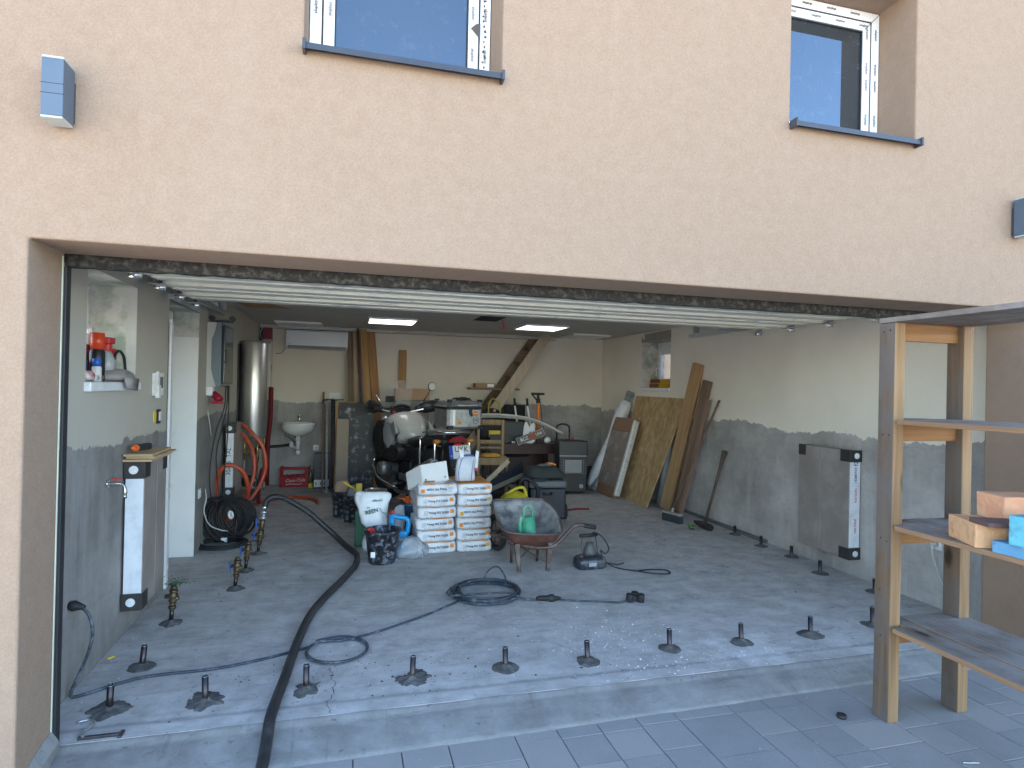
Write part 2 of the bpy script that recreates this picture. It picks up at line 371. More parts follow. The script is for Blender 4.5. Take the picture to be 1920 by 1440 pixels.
# ------------------------------------------------------------------ house shell
XL, XR, YF, YD, YB, ZL, ZC = -1.245, 4.068, 2.56, 2.847, 9.403, 1.998, 2.314
XJL, XJR = -1.125, 3.757
def holed_wall(name, axis, u0, u1, z0, z1, holes, d0, d1, mats, parent):
    """wall slab with rectangular holes; axis 'Y': u is x, d is y; axis 'X': u is y, d is x. mats: face at d0, face at d1, hole sides"""
    us = sorted({u0, u1, *[h[0] for h in holes], *[h[1] for h in holes]}); zs = sorted({z0, z1, *[h[2] for h in holes], *[h[3] for h in holes]})
    bm = bmesh.new(); cache = {}
    def vt(u, z, d):
        k = (round(u,4), round(z,4), round(d,4))
        if k not in cache: cache[k] = bm.verts.new((u, d, z) if axis == 'Y' else (d, u, z))
        return cache[k]
    solid = {}
    for i in range(len(us)-1):
        for j in range(len(zs)-1):
            cu, cz = (us[i]+us[i+1])/2, (zs[j]+zs[j+1])/2
            solid[i,j] = not any(h[0] < cu < h[1] and h[2] < cz < h[3] for h in holes)
    for (i, j), s_ in solid.items():
        if not s_: continue
        a, b_, c, d = us[i], us[i+1], zs[j], zs[j+1]
        f = bm.faces.new([vt(a,c,d0), vt(b_,c,d0), vt(b_,d,d0), vt(a,d,d0)]); f.material_index = 0
        f = bm.faces.new([vt(a,c,d1), vt(a,d,d1), vt(b_,d,d1), vt(b_,c,d1)]); f.material_index = 1
        for (di, dj, p, q) in ((-1,0,(a,c),(a,d)), (1,0,(b_,c),(b_,d)), (0,-1,(a,c),(b_,c)), (0,1,(a,d),(b_,d))):
            if not solid.get((i+di, j+dj), False):
                f = bm.faces.new([vt(*p,d0), vt(*q,d0), vt(*q,d1), vt(*p,d1)]); f.material_index = 2
    bmesh.ops.recalc_face_normals(bm, faces=bm.faces)
    me = bpy.data.meshes.new(name); bm.to_mesh(me); bm.free()
    for m_ in mats: me.materials.append(m_)
    o = bpy.data.objects.new(name, me); COL.objects.link(o); o.parent = parent; return o

house = thing("house", "peach rendered two-storey house with a wide open garage below two upper windows", "house", (0, 0, 0))
W1 = (-.205, .609, 2.833, 3.66); W2 = (2.082, 2.864, 2.833, 3.66)
fac = holed_wall("facade_wall", 'Y', -1.62, 4.44, -.3, 5.6, [(XJL, XJR, -.3, ZL), W1, W2], YF, YD, [STUCCO, WALL_L, STUCCO], house)
bv = fac.modifiers.new("b", 'BEVEL'); bv.width = .008; bv.segments = 2; bv.limit_method = 'ANGLE'
NL = (3.41, 4.13, 1.475, 2.045)          # window recess in the left wall
DL = (4.80, 5.70, -.3, 2.07)             # doorway in the left wall
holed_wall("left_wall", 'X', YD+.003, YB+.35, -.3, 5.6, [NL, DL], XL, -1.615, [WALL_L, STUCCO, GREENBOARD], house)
NR = (7.18, 7.99, 1.525, 2.18)
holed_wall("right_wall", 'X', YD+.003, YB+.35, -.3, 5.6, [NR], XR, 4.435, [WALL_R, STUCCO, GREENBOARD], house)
holed_wall("back_wall", 'Y', XL+.001, XR-.001, -.3, 5.6, [], YB, YB+.345, [WALL_B, STUCCO, STUCCO], house)
b = MB(); b.box(XL+.002, XR-.002, YD+.005, YB-.002, ZC, ZC+.28); b.build("ceiling", CEILM, house)
b = MB(); roofm = mat("roof_tiles", (.22, .10, .07), .8, var=.2, vs_=12)
ym = (YF+YB)/2
b.prism([(YF-.45, 5.35), (ym, 7.6), (YB+.8, 5.35), (YB+.8, 5.6), (ym, 7.85), (YF-.45, 5.6)], 6.7, Matrix(((0,0,1,-1.95),(1,0,0,0),(0,1,0,0),(0,0,0,1))))
b.prism([(YF+.02, 5.6), (ym, 7.6), (YB+.3, 5.6)], .2, Matrix(((0,0,1,-1.6),(1,0,0,0),(0,1,0,0),(0,0,0,1))))
b.prism([(YF+.02, 5.6), (ym, 7.6), (YB+.3, 5.6)], .2, Matrix(((0,0,1,4.2),(1,0,0,0),(0,1,0,0),(0,0,0,1))))
b.build("roof", roofm, house)
# plinth strip under the left and right jambs (bare concrete curving down to the paving)
for xj, s_ in ((XJL, 1), (XJR, -1)):
    b = MB()
    n = 8; prof = []
    for k in range(n+1):
        t = k/n; y = YD-.01-t*(YD-YF+.06); z = .075-.11*t*t; prof.append((y, z))
    ring0 = [V(xj+s_*.004, y, z) for y, z in prof]; ring1 = [V(xj+s_*.03, y, z-.045) for y, z in prof]; ring2 = [V(xj+s_*.032, y, -.2) for y, z in prof]; ring3 = [V(xj-s_*.02, y, -.2) for y, z in prof]; ring4=[V(xj-s_*.02, y, z) for y, z in prof]
    b.loft([list(p) for p in zip(ring0, ring1, ring2, ring3, ring4)], closed=True, smooth=False); b.build("jamb_plinth", RAMP, house)

# windows of the facade
def facade_window(x0, x1, z0, z1, torn):
    wn = MB(); f = .052
    yf, yb = 2.800, 2.842
    for a in ((x0+.003, x0+f, z0+.04, z1-.003), (x1-f, x1-.003, z0+.04, z1-.003)): wn.box(a[0], a[1], yf, yb, a[2], a[3])
    wn.box(x0+f, x1-f, yf, yb, z1-f, z1-.003); wn.box(x0+f, x1-f, yf, yb, z0+.04, z0+.09)
    o = wn.build("window", PVC, house, bevel=.003)
    g = MB(); e = .007
    gx0, gx1, gz0, gz1 = x0+f, x1-f, z0+.09, z1-f
    g.box(gx0, gx0+e, yf+.006, yb, gz0, gz1); g.box(gx1-e, gx1, yf+.006, yb, gz0, gz1); g.box(gx0+e, gx1-e, yf+.006, yb, gz1-e, gz1); g.box(gx0+e, gx1-e, yf+.006, yb, gz0, gz0+e)
    s2 = .048; a0, a1, c0, c1 = gx0+e, gx1-e, gz0+e, gz1-e
    g.box(a0+s2, a0+s2+.006, yf+.012, yb, c0+s2, c1-s2); g.box(a1-s2-.006, a1-s2, yf+.012, yb, c0+s2, c1-s2); g.box(a0+s2+.006, a1-s2-.006, yf+.012, yb, c1-s2-.006, c1-s2)
    g.build("gasket", GASKET, o)
    s_ = MB(); s_.box(a0, a0+s2, yf+.004, yb, c0, c1); s_.box(a1-s2, a1, yf+.004, yb, c0, c1); s_.box(a0+s2, a1-s2, yf+.004, yb, c1-s2, c1); s_.box(a0+s2, a1-s2, yf+.004, yb, c0, c0+s2)
    s_.build("sash", PVC, o, bevel=.004)
    p = MB(); p.box(a0+s2+.004, a1-s2-.004, yf+.022, yf+.03, c0+s2, c1-s2); p.build("pane", PANE, o)
    # mitre joints
    for sx, xx in ((1, x0+.003), (-1, x1-.003)):
        k = MB(); k.beam((xx, yf-.0012, z1-.003), (xx+sx*f*1.9, yf-.0012, z1-.003-f*1.9), .003, .0012, (1,0,0)); k.build("mitre_line", GASKET, o)
    # printed protective film
    zs = z0+.12; i = 0
    while zs < z1-.1:
        for xx, sg in ((x0+.027, 1), (gx0+.035, 1), (x1-.027, -1), (gx1-.035, -1)):
            zz = zs+(.05 if (i % 2) else 0)*(1 if sg > 0 else -1)
            if zz < z1-.12: text_part("film_print", "aluplast", .021, INKM, o, (xx, yf-.0016, zz), (0, 0, sg), (-sg, 0, 0), .0004)
        zs += .145; i += 1
    xs = x0+.13
    while xs < x1-.1:
        text_part("film_print", "aluplast", .021, INKM, o, (xs, yf-.0016, z1-.028), (-1, 0, 0), (0, 0, -1), .0004)
        text_part("film_print", "aluplast", .021, INKM, o, (xs+.06, yf-.0016, gz1-.034), (-1, 0, 0), (0, 0, -1), .0004); xs += .16
    if torn:
        for zc in (2.935, 3.165):
            t = MB(); t.prism([(x1-f-.001, zc-.035), (x1-f-.045, zc+.006), (x1-f-.02, zc+.03), (x1-f-.001, zc+.034)], .002, Matrix(((1,0,0,0),(0,0,-1,yf-.001),(0,1,0,0),(0,0,0,1)))); t.build("torn_film", mat("film_flap", (.1,.085,.08), .7), o)
        t = MB(); random.seed(4)
        for k in range(26):
            zc = z0+.11+k*.024; xx = x1-.036+random.uniform(-.006,.006)
            t.prism([(xx, zc), (xx+random.uniform(.004,.012), zc+.004), (xx+.004, zc+random.uniform(.008,.02)), (xx-random.uniform(.002,.006), zc+.008)], .001, Matrix(((1,0,0,0),(0,0,-1,yf-.0005),(0,1,0,0),(0,0,0,1))))
        t.build("film_residue", mat("film_flap", (.1,.085,.08), .7), o)
    # metal sill
    q = MB(); q.loft([[V(xx, 2.800, z0+.045), V(xx, 2.519, z0+.004), V(xx, 2.516, z0-.021), V(xx, 2.522, z0-.021), V(xx, 2.523, z0-.002), V(xx, 2.800, z0+.038)] for xx in (x0+.006, x1-.006)], smooth=False)
    so_ = q.build("window_sill", ANTH, house)
    for xx in (x0-.004, x1-.012):
        q = MB(); q.box(xx+.002, xx+.014, 2.508, 2.56, z0-.027, z0+.015); q.build("end_cap", ANTH, so_, bevel=.002)
facade_window(*W1, True); facade_window(*W2, False)

# recess windows in the garage side walls
def recess_window(y0, y1, z0, z1, xw, s_, handle):
    """xw: plane of the window, s_: +1 if the room lies towards +x"""
    f = MB(); t = .06; xa, xb = (xw, xw+s_*.05)
    xa, xb = min(xa, xb), max(xa, xb)
    f.box(xa, xb, y0+.002, y0+t, z0+.02, z1-.002); f.box(xa, xb, y1-t, y1-.002, z0+.02, z1-.002); f.box(xa, xb, y0+t, y1-t, z1-t-.06, z1-.002); f.box(xa, xb, y0+t, y1-t, z0+.02, z0+t+.02)
    o = f.build("window", PVC, house, bevel=.003)
    g = MB(); xs0, xs1 = sorted((xw+s_*.03, xw+s_*.075)); u = .055
    ya, yb_, za, zb = y0+t, y1-t, z0+t+.02, z1-t-.06
    g.box(xs0, xs1, ya, ya+u, za, zb); g.box(xs0, xs1, yb_-u, yb_, za, zb); g.box(xs0, xs1, ya+u, yb_-u, zb-u, zb); g.box(xs0, xs1, ya+u, yb_-u, za, za+u); g.build("sash", PVC, o, bevel=.006)
    p = MB(); p.box(*sorted((xw+s_*.045, xw+s_*.053)), ya+u-.003, yb_-u+.003, za+u-.003, zb-u+.003)
    p.build("pane", mat("garage_glass", (.8,.83,.84), .05, var=0, bmp=0, trans=.95) , o)
    if handle:
        h = MB(); xh = xw+s_*.085; yy = yb_-.03; zz = (za+zb)/2-.02
        h.cyl((xw+s_*.07, yy, zz), (xw+s_*.115, yy, zz), .011); h.tube([(xw+s_*.11, yy, zz), (xw+s_*.118, yy, zz-.03), (xw+s_*.115, yy, zz-.12)], .009); h.build("window_handle", WHITEP, o)
    for k, yy in enumerate((y0+.2, y0+.42)):
        text_part("film_print", "aluplast", .03, INKM, o, (xw+s_*.0515, yy, z1-.06), (0, s_, 0), (0, 0, 1), .0004)
recess_window(NL[0], NL[1], NL[2], NL[3], -1.55, 1, False); recess_window(NR[0], NR[1], NR[2], NR[3], 4.37, -1, True)
q = MB(); q.box(-1.495, XL+.03, NL[0]-.015, NL[1]+.01, NL[2]-.045, NL[2]+.004); q.build("inner_sill", WHITEP, house, bevel=.008, seg=3)
q = MB(); q.box(XR-.03, 4.315, NR[0]-.01, NR[1]+.01, NR[2]-.04, NR[2]+.004); q.build("inner_sill", WHITEP, house, bevel=.008, seg=3)
# ragged white filler round the far reveal of the left recess
random.seed(8); e_ = [(XL-.002, 2.043)]+[(XL-.045-.022*random.random()-(.07 if k < 2 else 0), 2.043-.565*k/16) for k in range(16)]+[(XL-.02, 1.482), (XL-.002, 1.482)]
q = MB(); q.prism(e_, .002, Matrix(((1,0,0,0),(0,0,-1,NL[1]),(0,1,0,0),(0,0,0,1)))); q.build("filler_patch", mat("white_filler", (.56,.55,.50), .9, var=.08, vs_=9), house)
# doorway: white door at the back of the opening, white painted far reveal, frame strip on the near edge
q = MB(); q.box(-1.60, -1.54, DL[0]+.002, DL[1]-.002, 0, DL[3]-.16); dr = q.build("door", WHITEP, house, bevel=.004)
q = MB(); q.cyl((-1.54, 4.92, 1.0), (-1.49, 4.92, 1.0), .011); q.tube([(-1.495, 4.92, 1.0), (-1.49, 4.96, 1.0), (-1.49, 5.05, 1.0)], .009); q.build("door_handle", mat("brushed_steel", (.55,.55,.55), .3, 1), dr)
q = MB(); q.box(-1.585, XL-.0, DL[1]-.012, DL[1]-.001, 0, 1.86); q.box(-1.60, XL-.2, DL[0]+.002, DL[1]-.013, DL[3]-.16, DL[3]-.002)
q.build("white_reveal", mat("white_plaster", (.78,.78,.76), .8, var=.04, vs_=3, dirt=(.68,.67,.62), damt=.15), house)
q = MB(); q.box(XL-.03, XL+.012, DL[0]+.03, DL[0]+.063, 0, 1.93); q.box(XL-.03, XL+.008, DL[0]+.073, DL[0]+.106, 0, 1.92); q.box(XL-.04, XL-.0, DL[0]+.03, DL[0]+.106, 0, 1.90)
q.build("door_frame_strip", PVC, house, bevel=.003)
q = MB(); q.box(XL-.02, XL+.018, DL[0]-.02, DL[1]+.0, DL[3]-.0, DL[3]+.035); q.build("lintel_edge", mat("raw_plaster", (.50,.50,.46), .9), house)
# raw plaster patch above the right recess window
q = MB(); random.seed(2); q.prism([(NR[0]-.01, NR[3]), (NR[0]+.0, NR[3]+.12), (NR[1]-.07, NR[3]+.11), (NR[1]-.08, NR[3]+.05), (NR[1]-.03, NR[3]+.03), (NR[1]+.01, NR[3]+.1), (NR[1]+.02, NR[3])], .003, Matrix(((0,0,-1,XR),(1,0,0,0),(0,1,0,0),(0,0,0,1))))
q.build("raw_patch", mat("cement_patch", (.33,.30,.27), .95), house)

# ------------------------------------------------------------------ ground
b = MB(); n = 60
b.box(XL+.001, XR-.001, YD+.02, YB-.001, -.2, 0.0); b.box(-1.6, XL+.001, 4.803, 5.685, -.2, -.001)
struct(b.build("garage_floor", SLAB))
# front strip and convex ramp down to the paving
b = MB(); prof = [(YD+.019, -.001), (YD-.004, -.004), (YD-.012, -.012)]
for k in range(1, 9):
    t = k/8; prof.append((YD-.012-.185*t, -.012-.049*t**1.3))
prof.append((2.645, -.2))
rings = []
for i in range(121):
    x = XJL+.004+(XJR-XJL-.008)*i/120; rings.append([V(x, y+(.022*(x-1.6)*(YD-y)/.2 if y < YD-.02 else 0)+.006*noise.noise(V(x*2, y*3, 0))+.003*noise.noise(V(x*14, y*9, 2)), z+.004*noise.noise(V(x*5, y*6, 4))) for y, z in prof])
rv = b.loft(rings, closed=False, cap=False, smooth=True)
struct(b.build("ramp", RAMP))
b = MB(); b.box(-60, 60, -80, 2.44, -.4, -.085); b.box(-60, -1.62, 2.44, 60, -.4, -.085); b.box(4.44, 60, 2.44, 60, -.4, -.085); b.box(-1.62, 4.44, 9.75, 60, -.4, -.085); struct(b.build("yard", YARD))
# pavers: courses run away from the camera, three widths, random lengths
def paving():
    random.seed(12); bm = bmesh.new(); tone = []
    x = -5.15; i = 0; seq = [.2, .2, .2, .2, .3, .2, .2, .3]
    while x < 8:
        wd = seq[(i+6) % 8]; i += 1; y = 2.706; first = True
        while y > -4:
            ln = (random.choice([.03, .05, .13]) if first else random.choice([.1, .2, .2, .3]))
            if not first:
                ln = random.choice([.2, .2, .3, .1]) if wd < .25 else random.choice([.2, .3, .2])
            first = False
            e = .0024; z = -.062+random.uniform(-.0012, .0012); bl = .0014; y1, y0 = y, y-ln
            R4 = lambda q: [(x+e+q, y0+e+q), (x+wd-e-q, y0+e+q), (x+wd-e-q, y1-e-q), (x+e+q, y1-e-q)]
            lo = [bm.verts.new((*p, z-.03)) for p in R4(0)]; md = [bm.verts.new((*p, z-.0016)) for p in R4(0)]; tp = [bm.verts.new((*p, z)) for p in R4(bl)]
            t = random.random()**2*.9
            fs = [bm.faces.new(tp)]+[bm.faces.new((a[k], a[(k+1)%4], b_[(k+1)%4], b_[k])) for a, b_ in ((lo, md), (md, tp)) for k in range(4)]
            tone += [t]*len(fs); y = y0
        x += wd
    me = bpy.data.meshes.new("paving"); bm.to_mesh(me); bm.free()
    at = me.attributes.new("tone", 'FLOAT', 'FACE')
    for i, t in enumerate(tone): at.data[i].value = t
    me.materials.append(PAVER); o = bpy.data.objects.new("paving", me); COL.objects.link(o); struct(o)
paving()
b = MB(); b.box(-5, 8, -4, 2.72, -.084, -.069); struct(b.build("paving_bed", JOINT))

nb = MB(); nb.box(6.4, 6.6, 1.5, 16, -.4, 3.4); nb.box(6.36, 6.64, 1.46, 16.04, 3.4, 3.46); tag(nb.build("boundary_wall", mat("brown_render_wall", (.05,.038,.03), .95, var=.15, vs_=2)), "brown rendered boundary wall seen through the right recess window", "wall")
# ------------------------------------------------------------------ garage door, raised under the ceiling
DOORP = mat("door_panel_white", (.86, .83, .71), .45, var=.05, vs_=3, bmp=.03, dirt=(.50,.50,.45), dscale=3, damt=.2)
GALV = mat("galvanised_steel", (.48, .50, .51), .38, .85, var=.15, vs_=20, bmp=.05)
DKMET = mat("dark_steel", (.06, .06, .065), .45, .6, var=.3, vs_=20)
SEAL = mat("grimy_seal", (.022, .021, .02), .95, var=.4, vs_=60, bmp=.9, bs_=160, dirt=(.085,.078,.065), dscale=34, damt=.45)
# curved top section behind the lintel + horizontal sections; the sections are sub-parts of the door
q = MB(); ys = [3.25, 3.69, 4.13, 4.57, 5.01]
q.bm.free(); gd = bpy.data.objects.new("garage_door", None); COL.objects.link(gd); gd.parent = house; gd.empty_display_size = .1
for s_ in (-1, 1):
    q = MB(); xr = XL+.085 if s_ < 0 else XR-.085-.14
    q.box(xr-.016, xr+.016, 3.1, 6.35, 2.115, 2.118); q.box(xr-.016, xr-.0135, 3.1, 6.35, 2.118, 2.16); q.box(xr+.0135, xr+.016, 3.1, 6.35, 2.118, 2.16)
    q.box(xr-.03, xr+.03, 5.2, 5.24, 2.16, ZC-.002); q.box(xr-.03, xr+.03, 6.2, 6.24, 2.16, ZC-.002); q.build("guide_rail", GALV, gd)
for k in range(4):
    y0, y1 = ys[k], ys[k+1]; q = MB(); x0, x1 = XJL+.015, XJR-.03
    zt = 2.100
    pr = [(y0+.004, 2.078), (y0+.19, 2.089), (y0+.196, zt), (y0+.212, zt), (y0+.216, 2.084), (y1-.014, 2.096), (y1-.004, zt+.012), (y1-.004, 2.135), (y0+.004, 2.135)]
    q.prism(pr, x1-x0, Matrix(((0,0,1,x0),(1,0,0,0),(0,1,0,0),(0,0,0,1))))
    q.build("door_section", DOORP, gd)
    q = MB(); q.box(x0-.012, x0-.001, y1-.05, y1-.002, 2.083, 2.14); q.box(x1+.001, x1+.012, y1-.05, y1-.002, 2.083, 2.14) if False else None
    q.build("end_plate", DKMET, gd)
    for s_, xe in ((-1, x0-.012), (1, x1+.012)):
        q = MB(); yy = y1-.03
        q.box(xe-.04, xe+.035, yy-.05, yy+.07, 2.068, 2.072); q.box(xe+s_*.02-.002, xe+s_*.02+.002, yy-.03, yy+.04, 2.0805, 2.135); q.build("hinge", GALV, gd, bevel=.001)
        q = MB(); q.cyl((xe-.022, yy, 2.055), (xe+.034, yy, 2.055), .019, seg=16); q.build("roller", mat("chrome", (.8,.8,.82), .12, 1, var=.02, bmp=0), gd)
q = MB(); n = 90; rings = []
for i in range(n+1):
    x = XJL+.002+(XJR-XJL-.004)*i/n; d = .004*noise.noise(V(x*9, 1, 0)); e = .006*noise.noise(V(x*13, 5, 0))
    rings.append([V(x, YD+.004, ZL+.012), V(x, YD+.002+d, ZL-.046+e), V(x, YD+.045, ZL-.05+e), V(x, YD+.06, ZL+.012)])
q.loft(rings, closed=True); q.build("lintel_seal", SEAL, house)
q = MB(); q.box(XJL+.004, XJL+.016, YD-.012, YD+.03, -.03, ZL-.05); sl = q.build("side_seal", GASKET, house, bevel=.003)
q = MB(); q.box(XJL-.003+.003, XJL+.004, YD-.016, YD-.0125, -.02, ZL-.01); q.build("plaster_edge_bead", mat("bead_pale", (.55,.62,.5), .6), house)
# vertical guide rail hardware on the left
q = MB(); q.box(XJL-.06, XJL-.05, YD+.04, YD+.07, 0, 2.0); q.build("vertical_guide", GALV, house)
q = MB(); q.cyl((XJL-.02, YD+.07, 2.005), (XJL+.06, YD+.07, 2.005), .035, seg=18); q.box(XJL+.06, XJL+.26, YD+.09, YD+.1, 1.985, 2.012); q.build("spring_bracket", GALV, house)
# cable duct along the foot of the right wall
q = MB(); q.box(XR-.045, XR-.001, 5.2, 6.9, 0, .03); q.build("floor_duct", mat("duct_grey", (.12,.14,.14), .5), house, bevel=.003)
# ceiling marks
q = MB(); q.prism([(-1.17, 6.62), (-1.1, 7.25), (-.62, 7.18), (-.85, 6.75), (2.1, 6.42), (2.1, 6.33)], .002, Matrix.Translation((0,0,ZC-.0025))); q.build("bare_board_patch", mat("bare_board", (.42,.25,.10), .9, var=.25, vs_=20), house)
q = MB(); q.box(1.46, 1.76, 6.9, 7.4, ZC-.004, ZC-.001); q.build("ceiling_opening", mat("opening_black", (.02,.02,.02), .9), house)
q = MB(); q.box(XL+.004, 3.2, YB-.16, YB-.002, ZC-.05, ZC-.0005); q.build("cornice", CEILM, house, bevel=.01)
q = MB(); q.box(XL+.12, XR-.1, 9.2, 9.24, ZC-.003, ZC-.001) if False else None; q.bm.free()
q = MB(); q.tube([(1.74, 7.0, ZC-.004), (1.73, 6.95, ZC-.05), (1.745, 6.95, ZC-.10)], .005, 6); q.box(1.735, 1.765, 6.935, 6.955, ZC-.135, ZC-.10)
tag(q.build("pull_cord", mat("red_plastic", (.55,.03,.03), .4)), "red emergency release handle dangling from the dark ceiling opening", "pull cord")

LED = emis("led_diffuser", (.93, .96, 1.0), .7); 
def ceiling_panel(x0, y0, lit, label):
    t = thing("ceiling_light", label, "ceiling light", (x0+.3, y0+.3, ZC-.024), group="square panel lights on the garage ceiling")
    q = MB(); e = .018
    q.box(-.3, .3, -.3, -.3+e, 0, .0235); q.box(-.3, .3, .3-e, .3, 0, .0235); q.box(-.3, -.3+e, -.3+e, .3-e, 0, .0235); q.box(.3-e, .3, -.3+e, .3-e, 0, .0235)
    q.build("frame", WHITEP, t); q = MB(); q.box(-.3+e, .3-e, -.3+e, .3-e, .003, .012); q.build("diffuser", LED if lit else WHITEP, t)
ceiling_panel(.21, 7.60, True, "lit square panel light nearer the leaning timber boards"); ceiling_panel(2.17, 7.50, True, "lit square panel light in front of the wooden stair")
ceiling_panel(-.98, 8.62, False, "unlit square panel light above the air conditioner"); ceiling_panel(3.2, 8.48, False, "unlit square panel light by the right rear corner")

# ------------------------------------------------------------------ wall lamps outside
LAMPD = mat("lamp_diffuser", (.42, .44, .41), .4, var=.05, bmp=0)
LAMPB = mat("lamp_blue_grey", (.085, .115, .155), .38, .1, var=.05, bmp=.03, bs_=200)
def wall_lamp(x, z, label):
    t = thing("wall_lamp", label, "wall lamp", (x, YF, z), group="up-and-down lamps on the facade")
    q = MB(); q.box(-.034, .034, -.105, -.016, -.1, .1); q.build("lamp_body", LAMPB, t, bevel=.003)
    q = MB(); q.box(-.0345, .0345, -.1055, -.1, .011, .013); q.box(-.0345, .0345, -.1055, -.1, -.024, -.022); q.build("groove", GASKET, t)
    q = MB(); q.box(-.028, .032, -.016, -.001, -.085, .06); q.build("wall_bracket", ANTH, t)
    for zz in (.1, -.108):
        q = MB(); q.box(-.0335, .0335, -.1045, -.02, zz, zz+.008); q.build("diffuser", LAMPD, t, bevel=.002)
wall_lamp(-1.02, 2.508, "blue-grey wall lamp left of the left upper window"); wall_lamp(3.575, 2.495, "blue-grey wall lamp at the right edge, above the timber rack")

# ------------------------------------------------------------------ fixtures on the walls
def motion(x, y, z, s_, label):
    t = thing("motion_sensor", label, "motion sensor", (x, y, z), group="white motion sensors under the ceiling")
    q = MB(); q.box(0, s_*.03, -.035, .035, -.01, .045) if s_ > 0 else q.box(-.03, 0, -.035, .035, -.01, .045); q.build("base", WHITEP, t, bevel=.006)
    q = MB(); q.sphere((s_*.05, 0, -.012), .036, sc_=(1, 1, 1.05)); q.build("dome", WHITEP, t)
motion(XL, 6.01, 2.19, 1, "white motion sensor on the left wall near the electrical cabinet"); motion(XR, 6.02, 2.20, -1, "white motion sensor on the right wall")

def socket(name, loc, axis, n, label, plug=False, cat="socket"):
    """axis: unit vector out of the wall"""
    a = Vector(axis); side = Vector((0,0,1)).cross(a); t = thing(name, label, cat, loc)
    m = Matrix((side, Vector((0,0,1)), a)).transposed().to_4x4()
    q = MB(); q.box(-.041*n, .041*n, -.041, .041, 0, .009, m); q.build("plate", WHITEP, t, bevel=.003)
    for k in range(n):
        c = (-(n-1)/2+k)*.08; q = MB(); q.torus(m @ V(c, 0, .009), .023, .004, a, 20, 6); q.build("outlet_ring", WHITEP, t)
        q = MB(); q.cyl(m @ V(c-.008, 0, .009), m @ V(c-.008, 0, .0105), .004, seg=8); q.cyl(m @ V(c+.008, 0, .009), m @ V(c+.008, 0, .0105), .004, seg=8); q.build("outlet_hole", GASKET, t)
    return t
socket("wall_socket", (-.20, YB-.001, 1.31), (0,-1,0), 2, "white double socket on the back wall above the leaning rails")
socket("wall_socket", (-.45, YB-.001, .54), (0,-1,0), 1, "white single socket low on the back wall above the navy box")
t = socket("wall_socket", (XR-.001, 3.40, .45), (-1,0,0), 1, "white socket with a plugged-in cable low on the right wall behind the rack")
q = MB(); q.cyl((-.009, 0, 0), (-.045, 0, 0), .02, .016); q.tube([(-.04, 0, -.01), (-.05, -.01, -.08), (-.03, -.05, -.22), (-.02, -.11, -.36), (-.03, -.13, -.445)], .004, 6)
tag(q.build("plug_cable", mat("pale_cable", (.55,.55,.52), .5)), "pale plug and cable hanging down from the socket on the right wall", "cable").location = (XR-.001, 3.40, .45)
socket("wall_socket", (XL+.001, 5.83, .51), (1,0,0), 1, "white socket low on the left wall beside the black cable coil")
# thermostat and narrow switches left of the doorway
t = thing("intercom", "white wall intercom with small grey screen left of the garage side door", "intercom", (XL, 4.55, 1.46))
q = MB(); q.box(0, .02, -.10, .09, -.07, .08); q.build("casing", WHITEP, t, bevel=.004)
q = MB(); q.box(.02, .0215, .0, .07, -.02, .055); q.build("screen", mat("screen_grey", (.18,.19,.2), .2), t)
q = MB(); q.box(.02, .045, -.105, -.06, -.085, .0); q.box(.02, .035, -.095, -.065, .0, .09); q.build("handset", WHITEP, t, bevel=.004)
q = MB()
for k in range(5): q.box(.02, .022, -.045, -.03, -.05+k*.025, -.035+k*.025)
q.build("buttons", INKM, t)
t = thing("light_switch", "open switch box with yellow and white parts below the intercom", "light switch", (XL, 4.56, 1.25))
q = MB(); q.box(0, .006, -.07, -.02, -.035, .035); q.build("yellow_plate", mat("yellow_plastic", (.75,.55,.04), .5), t, bevel=.002)
q = MB(); q.box(0, .012, -.005, .055, -.05, .045); q.build("box_rim", GASKET, t); q = MB(); q.box(.012, .018, .01, .05, -.03, .03); q.build("switch_rocker", WHITEP, t, bevel=.002)
# little hole plug low on the left wall
# garden tap
BRASS = mat("dull_chrome", (.55,.53,.50), .32, 1, var=.2, vs_=30); OLDB = mat("old_brass", (.13,.095,.06), .5, .8, var=.35, vs_=40, bmp=.4, bs_=80)
t = thing("wall_tap", "chrome garden tap with red lever beside the near left radiator", "tap", (XL, 3.72, .93)); t.scale = (.72,.72,.72)
q = MB(); q.cyl((0,0,0), (.012,0,0), .028, seg=20); q.tube([(.01,0,0), (.05,0,0), (.085,.0,0), (.11,.0,-.012), (.12,.0,-.05), (.12,.0,-.085)], .0115, 12, rfun=lambda t_: .012+.004*math.sin(t_*9)); q.cyl((.12,0,-.08), (.12,0,-.11), .014); q.build("spout", BRASS, t)
q = MB(); q.cyl((.06,0,.008), (.06,0,.035), .007); q.box(.025, .10, -.008, .008, .033, .041); q.build("lever", mat("red_plastic", (.55,.03,.03), .4), t, bevel=.003)

